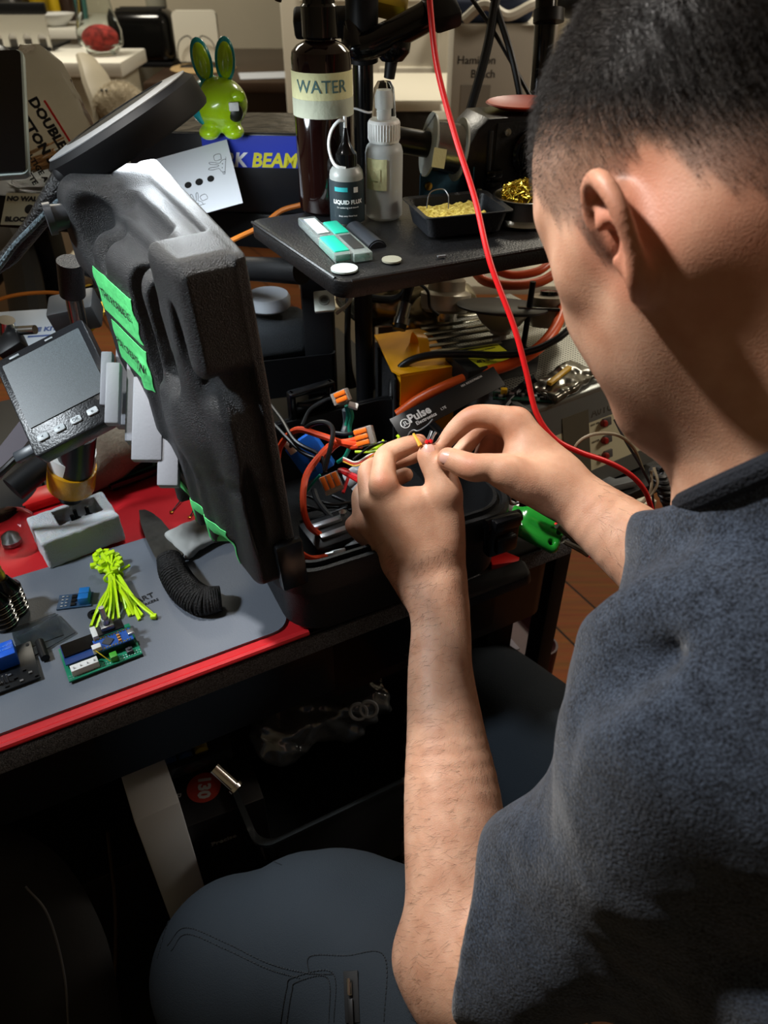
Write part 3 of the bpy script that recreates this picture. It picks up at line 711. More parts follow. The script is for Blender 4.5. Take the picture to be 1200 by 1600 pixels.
# napkin holder on a round mat, papers
mt = single('round_placemat', lathe([(.14, 0), (.145, .004), (.14, .008)]), M('rattan', 'b79a6c', .9, bump=.8, bscale=120), 'round woven straw placemat on the dark table', 'placemat', mx=T(xat(318, 3.90, .75), 3.90, .75))
nh = thing('napkin_holder', 'napkin holder with wire elephant outline holding white napkins beside the toaster', 'napkin holder', T(xat(310, 3.90, .8), 3.90, .758))
obj('napkins', rbox(.19, .19, .03, .02).tr(RX(R(90))).tr(T(0, .02, .115)), M('napkin', 'd8d4c6', .9), nh)
g = Geo()
for sx in (-1, 1): g.join(tube([(sx*.075, -.02, 0), (sx*.085, -.02, .05), (sx*.07, -.02, .1), (sx*.03, -.02, .12), (sx*.01, -.02, .09), (sx*.02, -.02, .04), (sx*.03, -.02, 0)], .0025, 6))
obj('wire_elephant', g, M('dark_wire', '2b2a28', .5), nh)
obj('holder_base', box(.17, .06, .008, (0, .01, .0), .002), M('dark_wire'), nh)
single('paper_sheet', box(.22, .16, .002), paper, 'white sheet of paper lying on the right end of the dark table', 'paper', mx=T(xat(415, 3.72, .75), 3.72, .752) @ RZ(.2))
# cream chair with plush
ch = thing('dining_chair', 'cream upholstered dining chair with a curved back in front of the peninsula', 'chair', T(-.86, 1.95, 0))
cm = M('cream_vinyl', 'a39b88', .5)
obj('seat', box(.40, .40, .07, (-.78, 2.42, .44), .03, 3), cm, ch, world=True)
obj('backrest', tube([(-.88, 2.25, .44), P(175, 230, 2.1), P(152, 130, 2.1), P(135, 92, 2.15)], [.05, .05, .045, .03], 12, flat=.5), cm, ch, world=True)
for a in (-.94, -.62):
    for b in (2.26, 2.58): obj('leg', cyl((a, b, 0), (a, b, .41), .018), M('leg_black'), ch, world=True)
# plush toy
pl_s = SDF(); pc = np.array(P(190, 165, 2.06))
def cv(r, u, f): return np.array(camvec(r, u, f))
pl_s.ell(pc, (.059, .054, .054), k=.02); pl_s.ell(pc+cv(-.033, -.014, -.024), (.030, .030, .028), k=.02); pl_s.ell(pc+cv(.02, -.07, 0), (.06, .06, .055), k=.03)
pv, pf = pl_s.mesh(.004, disp=lambda p: .002*vnoise(p, 160, 3), relax=1)
ps = thing('plush_toy', 'fluffy beige plush animal with black bead eyes propped on the cream chair', 'plush toy', T(*(pc-np.array((0, 0, .1)))))
obj('plush_body', (pv, pf), M('plush', 'b3a892', 1, bump=1, bscale=250), ps, world=True, auto=0)
cen_p = pv[pf].mean(1); nn_ = cen_p-pc; nn_ /= np.linalg.norm(nn_, axis=1)[:, None]; pk = rng.choice(len(pf), 6000)
dd = nn_[pk]+rng.normal(0, .5, (6000, 3)); dd /= np.linalg.norm(dd, axis=1)[:, None]
obj('fur', strands(cen_p[pk], dd, dd, rng.uniform(.006, .014, 6000), .0004), M('plush_fur', 'c4b9a2', 1), ps, world=True, auto=0)
for dx in (-.034, -.022): obj('eye', ball(Vector(pc+cv(dx, .012, -.052)), .004, 8), blackg, ps, world=True)
# right background: low cabinet, shelf with box and bags
ca = thing('white_cabinet', 'low white-topped cabinet in front of the panelled door', 'cabinet', T(.1, 2.75, 0))
cx0, cx1 = xat(545, 2.5, .88), xat(728, 2.5, .88)
obj('cabinet_body', box(cx1-cx0-.02, .45, .84, ((cx0+cx1)/2, 2.74, .42), .004), M('cabinet_dark', '2a2622', .6), ca, world=True)
obj('cabinet_top', box(cx1-cx0, .48, .03, ((cx0+cx1)/2, 2.73, .855), .004), white_m, ca, world=True)
sy = 2.05; sz = .88; sx0, sx1 = xat(700, sy, sz), xat(920, sy, sz)
su = thing('shelf_unit', 'black metal shelf unit holding a boxed appliance behind the soldering fan', 'shelf', T((sx0+sx1)/2, sy+.15, 0))
for z_ in (.15, .5, sz-.0): obj('shelf_board', box(sx1-sx0, .36, .025, ((sx0+sx1)/2, sy+.15, z_-.0125), .003), M('shelf_white', 'bdb6a6', .6), su, world=True)
for a in (sx0+.01, sx1-.01):
    for b in (sy-.02, sy+.32): obj('upright', box(.02, .02, sz-.03, (a, b, (sz-.03)/2), .002), black, su, world=True)
hb = thing('appliance_box', 'white appliance box printed Hamilton Beach on the shelf behind the solder station', 'box', T(xat(780, sy+.05, 1.0), sy+.07, sz))
obj('carton', box(.235, .16, .22, (0, .0, .11), .003), M('carton', 'b9b3a6', .7), hb)
obj('lettering', text('Hamilton', .024, mx=T(-.062, -.081, .150) @ RX(R(90))).join(text('Beach', .024, mx=T(-.045, -.081, .122) @ RX(R(90)))), ink, hb, smooth=False)
obj('printed_picture', box(.07, .001, .09, (-.06, -.0808, .055)), M('pic_grey', '8b857a', .6), hb)
single('folded_fabric', box(.2, .12, .05, bev=.02, seg=3), M('navy', '1c2740', .8), 'navy blue folded bag on top of the appliance box', 'bag', mx=T(xat(765, sy+.03, 1.15), sy+.06, sz+.245))
single('white_cable_bundle', tube([(-.09, 0, 0), (-.05, -.03, .03), (0, -.04, .01), (.06, -.03, .03), (.1, 0, .0)], .011, 8), M('offwhite', 'cfcabb', .5), 'bundle of thick white cable lying on the appliance box', 'cable', mx=T(xat(790, sy-.02, 1.13), sy-.03, sz+.232))
single('orange_bag', ball((0, 0, .04), .055, 10, (1, .8, .7)), M('orange_cloth', 'c5761f', .8, bump=.6, bscale=30), 'orange and black cloth bundle on top of the navy bag', 'cloth', mx=T(xat(808, sy+.03, 1.2), sy+.06, sz+.285))
single('black_pouch', ball((0, 0, .04), .05, 10, (1.2, .8, .8)), rubber, 'black pouch between the appliance box and the tripod', 'pouch', mx=T(xat(860, sy, 1.1)+.06, sy+.05, sz+.225))
hv = single('hi_vis_vest', box(.30, .03, .35, (0, 0, .175), .012), M('hivis', 'b9d433', .8), 'yellow-green high-visibility vest hanging at the top edge above the man\'s head', 'vest', mx=T(xat(868, 3.2, 1.4), 3.20, 1.10))
single('paper_stack', box(.08, .10, .03, bev=.003), M('offwhite'), 'stack of off-white papers on the shelf below the appliance box', 'papers', mx=T(xat(725, sy-.02, sz)-.03, sy+.10, sz+.0))
# ------------------------------------------------------------------ the workbench
DA = R(27.9); du = Vector((math.cos(DA), math.sin(DA), 0)); dv = Vector((-math.sin(DA), math.cos(DA), 0))
DO = G(0, 1172, .75)                         # a point on the desk front edge
ZD = .75
def dl(p): q = p-DO; return (q.dot(du), q.dot(dv))
def dw(u, v, z=ZD): return DO+du*u+dv*v+Vector((0, 0, z-ZD))
DM = Matrix.Translation((DO.x, DO.y, 0)) @ RZ(DA)       # desk frame, z from the floor
ur = dl(G(925, 862, ZD))[0]
desk = thing('workbench', 'black workbench with a speckled front edge and shallow drawers under it', 'desk', DM)
UL = -.75; DEP = .62
obj('desk_top', box(ur-UL, DEP, .028, ((ur+UL)/2, DEP/2, ZD-.014), .003), black, desk)
obj('edge_band', box(ur-UL, .004, .022, ((ur+UL)/2, -.002, ZD-.014), .001), M('speckled_edge', '1b1d21', .6, bump=1, bscale=700, col2='6a6e75', vscale=900), desk)
for a in (UL+.05, ur-.05):
    for b in (.06, DEP-.06): obj('leg', box(.04, .04, ZD-.028, (a, b, (ZD-.028)/2), .003), blackm, desk)
obj('blackout_panel', box(ur-UL-.12, .012, ZD-.10, ((ur+UL)/2, DEP-.03, (ZD-.10)/2+.06), .002), black, desk)  # added to hide the lit room beyond and keep the underside dark
# drawers
dk = M('smoked_plastic', '14161a', .12, spec=.6)
obj('drawer', rbox(.62, .42, .075, .02, (dl(G(400, 1100, .68))[0], .216, ZD-.0675)), dk, desk)
obj('drawer', rbox(.30, .42, .088, .02, (ur-.165, .216, ZD-.074)), M('brown_black', '120b0a', .35), desk)
# red mat
redm = M('red_mat', 'c21a22', .55, bump=.5, bscale=25, var=.08, vscale=14)
ru = dl(G(488, 1000, ZD))[0]; rv = dl(G(150, 762, ZD))[1]
rmw = ru-UL-.02
pts = []
single('red_mat', box(rmw, rv, .004, ((ru+UL+.02)/2, rv/2+.001, ZD+.002), .0015).join(tube([(UL+.03, .0, ZD+.003), (ru, .0, ZD+.003)], .0035, 8)), redm, 'red fabric mat covering the left part of the workbench under the grey pad', 'mat', mx=DM)
# grey pad
gu, gv0 = dl(G(458, 985, ZD)); gv1 = dl(G(225, 849, ZD))[1]; gu -= .0
pad = single('grey_work_pad', rbox(gu-UL-.03, gv1-gv0, .003, .02, ((gu+UL+.03)/2, (gv0+gv1)/2, ZD+.0055)), M('grey_silicone', '646a74', .5, bump=.1, bscale=600), 'grey silicone work pad lying on the red mat', 'mat', mx=DM)
ZP = ZD+.0072
def on(px, py, a=0, z=ZP): return T(*G(px, py, z)) @ RZ(DA+R(a))
obj('printed_logo', text('SMART', .0100, .0002, bold=.0002, mx=T(-.002, .004, .0001)).join(text('MAKERS', .0050, .0002, bold=.0001, mx=T(.006, -.005, .0001))).tr(DM.inverted() @ on(222, 941, 6, ZP)), ink, pad, smooth=False)
# ------------------------------------------------------------------ the hard case
LN, LF = P(436, 884, .64), G(400, 655, .87); RN, RF = G(822, 806, .845), G(640, 622, .845); LN = G(440, 885, .845); LF = G(317, 675, .845)
cy = ((LF-LN).normalized()+(RF-RN).normalized()).normalized(); cx = Vector((cy.y, -cy.x, 0))
cyaw = math.atan2(cx.y, cx.x); cc = (LN+LF+RN+RF)/4
CW = ((RN-LN).dot(cx)+(RF-LF).dot(cx))/2+.01; CL = ((LF-LN).length+(RF-RN).length)/2+.01
ZB = ZD+.0075; ZR = .845
CM = Matrix.Translation((cc.x, cc.y, ZB)) @ RZ(cyaw); CI = CM.inverted()
casem = M('case_black', '0b0c0e', .42, bump=.35, bscale=900, spec=.45)
case = thing('hard_case', 'black hard equipment case standing open on the bench, lid raised, full of wires', 'case', CM)
hc = ZR-ZB
def rr_pts(w, l, r, n=8):
    pts = []
    for sx, sy, a0 in ((1, 1, 0), (-1, 1, 90), (-1, -1, 180), (1, -1, 270)):
        for i in range(n+1): a = R(a0+90*i/n); pts.append((sx*(w/2-r)+r*math.cos(a), sy*(l/2-r)+r*math.sin(a)))
    return pts
def ring_loft(levels):
    "levels of (w,l,r,z) outside then inside"
    g = Geo(); n = 36; vs = []; fs = []
    for w_, l_, r_, z_ in levels: vs += [(x, y, z_) for x, y in rr_pts(w_, l_, r_)]
    for k in range(len(levels)-1):
        for i in range(n): j = (i+1) % n; fs.append((k*n+i, k*n+j, (k+1)*n+j, (k+1)*n+i))
    fs.append(tuple(range(n-1, -1, -1))); fs.append(tuple(range((len(levels)-1)*n, len(levels)*n))); return g.add(vs, fs)
W_, L_ = CW, CL
obj('case_base', ring_loft([(W_-.03, L_-.03, .03, 0), (W_-.018, L_-.018, .035, .008), (W_-.012, L_-.012, .035, hc-.03), (W_, L_, .038, hc-.026), (W_, L_, .038, hc-.004), (W_-.004, L_-.004, .037, hc), (W_-.012, L_-.012, .035, hc), (W_-.014, L_-.014, .034, hc-.003), (W_-.020, L_-.020, .032, hc-.003), (W_-.022, L_-.022, .031, hc+.002), (W_-.028, L_-.028, .030, hc+.002), (W_-.030, L_-.030, .029, hc-.006), (W_-.034, L_-.034, .028, .012)]), casem, case, auto=30)
# latches and rear stay
def latch(x, y, a, s=1):
    m = T(x, y, hc-.012) @ RZ(R(a)) @ Matrix.Scale(s, 4)
    g = box(.034, .014, .040, (0, -.008, -.006), .004).join(box(.030, .010, .014, (0, -.014, .014), .003)).join(cyl((-.019, -.008, .012), (.019, -.008, .012), .006)).join(box(.022, .006, .018, (0, -.017, -.010), .002)).tr(m)
    obj('latch', g, M('latch_black', '0c0d0f', .25), case)
p = CI @ G(782, 838, .825); latch(p.x, -L_/2, 0)
g = box(.055, .012, .006, (0, 0, .034), .002)
for sx in (-.025, .025): g.join(box(.008, .010, .05, (sx, 0, .012), .002))
g.join(box(.042, .006, .018, (0, .002, .010), .002)).join(tube([(-.02, -.005, .022), (0, -.007, .017), (.02, -.005, .022)], .003, 8))
p = CI @ G(487, 628, .86); obj('hinge_stay', g.tr(T(p.x, p.y-.0, hc-.002) @ RZ(R(6))), M('latch_black'), case)
p = CI @ G(619, 617, .847); obj('rivet', cyl((p.x, p.y, hc-.002), (p.x, p.y, hc+.003), .006).join(lathe([(.0035, 0), (.006, .0), (.0065, .003), (.004, .0035)], 16).tr(T(p.x, p.y, hc+.002))), steel, case)
p = CI @ G(806, 782, .835); obj('eyelet', tube([(p.x+.008*math.cos(a), p.y, hc-.006+.008*math.sin(a)) for a in np.linspace(0, 6.28, 13)], .0018, 6), steel, case)
# lid : local frame a along the hinge (near to far), b up, c outwards (left)
LO = CM @ Vector((-W_/2+.014, -L_/2+.004, hc+.004)); LY = CM.to_3x3() @ Vector((0, 1, 0))
topn = P(366, 398, .515)
LU = (topn-LO); 
farU = P(226, 270, .698)-(LO+LY*(L_-.008))
LU = (LU.normalized()*.55+farU.normalized()*.45); LU = (LU-LY*LU.dot(LY)).normalized()
LH = .277; LCn = LY.cross(LU); LCn = -LCn if LCn.x > 0 else LCn
LM = Matrix((LY, LU, LCn)).transposed().to_4x4(); LM.translation = LO; 
def lsc(a): return .52+.47*a/(L_-.008)
LL = L_-.008; lid = SDF()
def Lb(c, h, r, k=.006, op='+', rot=None): lid.box(c, h, r, rot, k, op)
def Lc(a, b, r, rb=None, k=.006, op='+'): lid.cap(a, b, r, rb, k, op)
Lb((LL/2, LH/2, .026), (LL/2, LH/2, .026), .020)                       # shell
Lb((LL/2, LH/2, .004), (LL/2+.006, LH/2+.006, .009), .004)             # rim flange
Lb((LL/2, LH/2, .062), (LL/2-.024, LH/2-.026, .022), .018, k=.012)      # raised back
# near corner post and bumpers
Lb((.024, LH-.035, .044), (.030, .042, .040), .012, k=.004)
Lb((.022, LH*.50, .040), (.026, .046, .034), .020, k=.006)
Lb((.020, .050, .040), (.024, .054, .030), .014, k=.006)
Lb((LL-.020, LH-.035, .046), (.028, .044, .042), .020, k=.008)
# top handle recess
Lb((LL/2+.015, LH+.006, .062), (.058, .020, .030), .012, k=.006, op='-')
# scoops between curved ribs in the outer back
for a, cc_ in ((.062, .094), (.098, .094)):
    lid.ell((a, LH-.082, cc_), (.0165, .070, .058), k=.003, op='-')
for a in (LL-.075, LL-.045):
    lid.ell((a, LH-.024, .094), (.012, .030, .040), k=.006, op='-')
lid.ell((.020, LH-.060, .092), (.010, .036, .034), k=.003, op='-')
lid.ell((-.008, LH*.28, .050), (.014, .05, .012), k=.004, op='-')
for a in (.055, .084, .128): Lb((a, LH*.32, .080), (.005, LH*.26, .010), .004, k=.008)
lid.ell((.060, LH*.48, .070), (.040, .040, .028), k=.012)
# inside hollow (faces right)
Lb((LL/2, LH/2, -.002), (LL/2-.014, LH/2-.014, .042), .016, k=.004, op='-')
lv, lf = lid.mesh(.0017, relax=1, disp=lambda p: .0004*vnoise(p, 60, 6))
lv[:, 2] *= lsc(lv[:, 0])
lvw = (np.array(LM.to_3x3()) @ lv.T).T+np.array(LM.translation)
lido = obj('case_lid', (lvw, lf), M('lid_black', '101214', .42, bump=.8, bscale=1200, spec=.6, col2='25282c', vscale=800), case, world=True, auto=0, label='raised ribbed lid, dusty silver-grey at the top')
def lw(a, b, c): return LM @ Vector((a, b, c*lsc(a)))
obj('pressure_valve', cyl(lw(LL-.02, LH-.02, .080), lw(LL-.02, LH-.02, .100), .009, .011).join(cyl(lw(LL-.02, LH-.02, .098), lw(LL-.02, LH-.02, .104), .013)), M('valve', '3a3d42', .4), lido, world=True)
# hinge barrels
for a in (.05, .18): obj('hinge', cyl(lw(a-.02, -.003, .004), lw(a+.02, -.003, .004), .006), casem, case, world=True)
obj('latch', box(.024, .05, .010, (0, 0, 0), .003).tr(LM @ T(-.008, .02, .005) @ RY(R(90))), M('latch_black'), case, world=True)
# green tape notes on the lid
lb = BVHTree.FromPolygons([tuple(v) for v in lvw], [tuple(int(i) for i in f) for f in lf])
def decal(name, m, us, vs_, fn, bvh_, label, cat, thick=.0006, parent=None):
    "a thin sheet that lies on a surface: fn(u,v) gives a point near it and a ray direction"
    g = Geo(); n, k = len(us), len(vs_); top = []; 
    for v in vs_:
        for u in us:
            o, d = fn(u, v); h = bvh_.ray_cast(o, d)
            if h[0] is None: h = bvh_.find_nearest(o)
            nn = h[1] if h[1].dot(d) < 0 else -h[1]; top.append(h[0]-d*thick*1.6)
    bot = [q+fn(us[0], vs_[0])[1]*thick*.8 for q in top]; N = n*k; fs = []
    for j in range(k-1):
        for i in range(n-1): o = j*n+i; fs += [(o, o+1, o+n+1, o+n), (N+o, N+o+n, N+o+n+1, N+o+1)]
    rim = list(range(n))+[j*n+n-1 for j in range(1, k)]+[(k-1)*n+i for i in range(n-2, -1, -1)]+[j*n for j in range(k-2, 0, -1)]
    for a, b in zip(rim, rim[1:]+rim[:1]): fs.append((a, N+a, N+b, b))
    g.add(top+bot, fs); return g
# tape notes on the lid
greent = M('green_tape', '59d47c', .7, bump=.4, bscale=150, var=.06, vscale=40)
RD = -(LM.to_3x3() @ Vector((0, 0, 1))).normalized()
def lidpt(u, v): return lw(u, v, .16)
def tape(u0, u1, v0, v1, seed, n=14, k=9, cut=0):
    rnd = random.Random(seed); us = np.linspace(u0, u1, n); vs_ = np.linspace(v0, v1, k)
    def fn(u, v): w_ = .0015*math.sin(v*300+seed); return lidpt(u+w_, v+cut*(u-u0)), RD
    return decal('t', None, list(us), list(vs_), fn, lb, '', '')
def note(g, txt, uc, vc, size, rot, label, who):
    t = thing('tape_note', label, 'tape note', T(*lw(uc, vc, .1)), 'green tape notes on the case lid')
    obj('tape', g, greent, t, world=True, auto=60)
    tb = BVHTree.FromPolygons([tuple(v) for v in g.v], [tuple(f) for f in g.f if len(f) == 4])
    # writing, laid on the tape
    gt = text(txt, size, .0001, bold=size*.012); out = Geo(); X = (LY*-1 if False else LY); Y = LU
    o = lw(uc, vc, .16); cr_, sr_ = math.cos(rot), math.sin(rot); 
    for v in gt.v:
        x, y = v.x*cr_-v.y*sr_, v.x*sr_+v.y*cr_
        p = o-LY*x+LU*y; h = tb.ray_cast(p, RD)
        if h[0] is None: h = lb.ray_cast(p, RD)
        out.v.append((h[0] if h[0] else p+RD*.1)-RD*(.0012+v.z))
    out.f = gt.f; obj('lettering', out, ink, t, world=True, smooth=False); return t
note(tape(.116, .205, LH*.66, LH*.80, 1, n=20), 'THIS ROBBIE IS', .160, LH*.73, .0105, 0, 'green tape note reading THIS ROBBIE IS, upper one on the case lid', 1)
note(tape(.116, .195, LH*.505, LH*.64, 2, n=20), 'FOR CREATION', .156, LH*.575, .0100, 0, 'green tape note reading FOR CREATION, just under the upper one', 2)
g = tape(.03, .12, LH*.02, LH*.16, 3, cut=.05); single('tape_note', g, greent, 'plain green tape strip at the bottom edge of the case lid', 'tape note', 'green tape notes on the case lid', auto=60)
# ---- things in the case
def cw(px, py, D): return P(px, py, D)
def wire(pts, r, m, label, cat='wire', group='wires in the open case', name='wire', n=8):
    return single(name, tube(pts, r, n), m, label, cat, group)
P_ = P
def P(x, y, D): return P_(x, y, D*1.04)
WR = .0033
wire([P(432, 742, .77), P(437, 700, .76), (P(462, 672, .74)), P(500, 680, .73), P(535, 692, .725), P(566, 696, .73)], WR, orange_w, 'thick orange-red wire arching over the blue module to the middle lever connector')
wire([P(566, 684, .735), P(545, 690, .73), P(520, 694, .73), P(500, 712, .72), P(478, 745, .71), P(474, 790, .70), P(482, 820, .71), P(500, 836, .73)], WR, orange_w, 'thick orange-red wire curving down to the terminal block')
wire([P(452, 845, .70), P(470, 865, .69), P(490, 873, .70), P(518, 868, .715)], WR, orange_w, 'short thick orange-red wire along the near rim ending in a lug')
wire([P(566, 694, .728), P(550, 698, .727), P(532, 692, .732), P(515, 705, .74), P(505, 722, .76)], WR*.9, M('orange_wire'), 'orange-red wire looping behind the middle connector')
wire([P(392, 622, .80), P(430, 665, .76), P(470, 705, .73), P(505, 722, .72), P(508, 738, .72)], .0022, black_w, 'left of two black cables running from the lid to the lower connector')
wire([P(408, 614, .80), P(440, 655, .76), P(462, 690, .73), P(500, 712, .72), P(508, 735, .715)], .0022, black_w, 'right of two black cables running from the lid to the lower connector')
wire([P(450, 705, .77), P(462, 685, .75), P(485, 664, .73), P(508, 660, .72), P(520, 672, .715), P(516, 700, .712), P(507, 735, .712)], .0024, black_w, 'black wire looping over the orange wires into the lower connector')
wire([P(472, 665, .79), P(485, 640, .80), P(510, 625, .80), P(525, 622, .79)], .0022, black_w, 'black cable arching along the far wall of the case')
wire([P(540, 640, .78), P(542, 660, .79), P(538, 676, .79)], .004, M('grey_cable', '3a4045', .4), 'thick grey cable hanging below the upper connector')
wire([P(520, 676, .76), P(545, 678, .75), P(566, 671, .735)], .002, black_w, 'black wire entering the top of the middle connector')
greenw = M('green_wire', '14705a', .4); tealw = M('teal_wire', '2bb09a', .4)
wire([P(545, 634, .765), P(550, 650, .77), P(546, 668, .775), P(548, 690, .78), P(540, 712, .79), P(528, 722, .80)], .0022, greenw, 'dark green wire hanging from the upper connector')
wire([P(541, 634, .768), P(544, 650, .776), P(541, 665, .78)], .0022, greenw, 'dark green wire close beside the long one at the upper connector')
wire([P(500, 742, .76), P(485, 760, .77), P(468, 784, .79)], .0013, tealw, 'thin teal wire crossing below the blue module')
wire([P(536, 770, .75)+Vector((0, 0, 0)), P(545, 738, .76), P(530, 735, .75), P(560, 752, .72)], .0018, M('red_wire'), 'thin red wire leaving the lower connector towards the hand')
wire([P(530, 735, .745), P(550, 742, .735), P(566, 750, .73)], .0026, M('pinkred', 'd2323c', .35), 'short crimson wire leaving the right side of the lower connector')
yg = M('neon_wire', 'b9e02a', .4)
wire([P(555, 706, .76), P(580, 706, .755), P(598, 702, .75), P(618, 692, .745), P(623, 684, .742), P(620, 680, .742)], .0015, yg, 'neon yellow-green wire curling up beside the hand')
wire([P(575, 706, .757), P(592, 697, .752), P(600, 688, .75)], .0018, yg, 'short neon yellow-green wire crossing the curled one')
wire([P(552, 718, .76), P(575, 700, .755), P(592, 692, .75), P(604, 690, .75)], .0013, black_w, 'thin black wire with white stripe beside the neon wire')
for i, (a, b, c) in enumerate((((470, 800), (520, 792), (560, 800)), ((478, 790), (530, 806), (570, 830)), ((490, 765), (500, 790), (545, 820)), ((470, 815), (500, 808), (550, 790)), ((520, 775), (550, 790), (566, 812)), ((480, 775), (520, 788), (560, 782)))):
    wire([P(*a, .80-.006*i), P(*b, .785-.005*i), P(*c, .77)], .0018, black_w, 'thin black wire in the tangle at the bottom of the case', group='black wires at the bottom of the case')
wire([P(490, 765, .76), P(498, 785, .755), P(520, 810, .75), P(545, 822, .745)], .003, M('grey_cable'), 'dark grey cable sweeping down to the terminal block')
for i, c in enumerate(('e8e4da', 'c23a2a', 'd7a02a')):
    wire([P(536, 715+i*3, .78), P(556, 722+i*3, .775), P(575, 712+i*3, .77), P(590, 705, .765)], .0009, M('thin_%d' % i, c, .4), ('thin %s signal wire in the bundle left of the hands' % ('white', 'brown-red', 'amber')[i]))
# blue module
bm_ = frame(P(485, 712, .775), camvec(.80, .50, -.2), za=camvec(.25, -.15, -1))
mod = thing('power_module', 'bright blue power module with printed text under the wires', 'electronic module', bm_)
obj('module_case', box(.034, .042, .016, bev=.0015), M('module_blue', '1f6fe0', .4), mod)
obj('lettering', text('RIGWZ', .006, .0002, mx=T(-.001, -.006, .0082) @ RZ(R(75))).join(text('EN0101', .0035, .0002, mx=T(-.008, -.008, .0082) @ RZ(R(75)))), ink, mod, smooth=False)
obj('terminal', box(.008, .014, .006, (-.010, .020, .009), .001), M('offwhite'), mod)
# lever connectors
def lever_conn(px, py, D, xa, za, n, label, s=1):
    m = frame(P(px, py, D), camvec(*xa), za=camvec(*za)) @ Matrix.Scale(s, 4)
    t = thing('lever_connector', label, 'connector', m, 'clear lever connectors'); wd = .0058*n+.001
    obj('housing', box(wd, .0185, .0085, bev=.0008), M('clear_connector', 'e6dfd8', .12, trans=.75, ior=1.4), t)
    obj('metal_insert', box(wd*.85, .009, .004, (0, -.001, -.001)), steel, t)
    for i in range(n): obj('lever', box(.0046, .0135, .0024, ((i-(n-1)/2)*.0058, .0025, .0052), .0008), M('orange_lever', 'e8731f', .35), t)
    return t
lever_conn(533, 620, .755, (.35, -.9, .1), (-.55, .30, -.75), 2, 'clear connector with orange levers sticking up at the far rim of the case')
lever_conn(571, 682, .725, (-.25, 1, 0), (-.35, .15, -1), 3, 'clear connector with three wires entering from the left, beside the hands')
lever_conn(518, 755, .70, (.95, .40, 0), (.15, -.1, -1), 3, 'clear connector with three raised orange levers below the blue module')
single('white_plug', box(.010, .006, .006, bev=.001), white_pl, 'tiny white plug beside the upper clear connector', 'plug', mx=frame(P(552, 634, .762), camvec(1, -.3, 0), za=camvec(0, .3, -1)))
# white ducts / tube bundle
single('white_hose', tube([P(545, 752, .80), P(565, 738, .795), P(590, 722, .79)], .011, 14), M('milky', 'b9bcc0', .35, bump=.5, bscale=80), 'short milky white hose behind the left hand', 'hose')
single('cable_sleeve', cyl(P(556, 772, .775), P(575, 755, .775), .0075), M('milky'), 'grey sleeve with a dark stripe behind the curled fingers', 'sleeve')
# terminal block and switch housing in the near corner
p = CI @ G(520, 840, .805)
tb_ = thing('terminal_block', 'metal terminal block with soldered tabs in the near left corner of the case', 'terminal block', CM @ T(p.x, p.y, .03) @ RZ(R(4)))
obj('block_base', box(.055, .045, .03, (0, 0, .015), .002), M('block_black', '16181b', .4), tb_)
for i in range(2): obj('metal_bar', box(.032, .007, .004, (-.002, -.010+i*.018, .032), .001), M('tinned', 'b9bdc2', .3, .9), tb_)
for i in range(2): obj('screw_head', cyl((.016, -.01+i*.018, .036), (.016, -.01+i*.018, .039), .004), chrome, tb_)
single('wire_lug', box(.016, .007, .003, bev=.001).join(cyl((-.012, 0, .001), (-.004, 0, .001), .003)), M('tinned'), 'tinned lug at the end of the short orange-red wire', 'lug', mx=frame(P(528, 864, .712), camvec(1, .25, 0), za=camvec(0, .3, -1)))
single('black_terminal_cube', box(.022, .022, .022, bev=.0015), M('block_black'), 'black cube terminal beside the near rim of the case under the fingers', 'terminal block', mx=frame(P(556, 852, .735), camvec(1, .25, 0), za=Vector((0, 0, 1))))
single('case_inner_panel', box(.10, .002, .06, bev=.0005), M('panel_black', '0e0f11', .35), 'black bracket plate with screws inside the left wall of the case', 'bracket', mx=frame(P(425, 720, .76), CM.to_3x3() @ Vector((.3, 1, 0)), za=Vector((0, 0, 1))))
# antenna bar
an = thing('antenna_board', 'long flat black antenna printed Pulse Electronics in white, leaning across the far right rim', 'antenna', frame(P(700, 628, .77), camvec(.86, .46, .20), za=camvec(-.12, .15, -1)))
obj('board', box(.128, .024, .0012, bev=.0003), M('antenna_black', '0b0b0d', .45), an)
obj('lettering', text('Pulse', .0125, .0002, bold=.0004, mx=T(-.034, .0020, .0006)).join(text('Electronics', .0055, .0002, bold=.0001, mx=T(-.030, -.0055, .0006))).join(text('LTE', .004, .0002, mx=T(-.008, -.004, .0006))).join(text('W3906XXXX V01', .0034, .0002, mx=T(.034, .0085, .0006) @ RZ(math.pi))).join(tube([(-.052+.0048*math.cos(a), .000+.0048*math.sin(a), .0008) for a in np.linspace(0, 6.28, 17)], .00045, 5)).join(tube([(-.055, -.002, .0009), (-.053, -.002, .0009), (-.053, .002, .0009), (-.051, .002, .0009), (-.051, -.0015, .0009), (-.049, -.0015, .0009)], .0004, 5, smooth=0)), whitei, an, smooth=False)
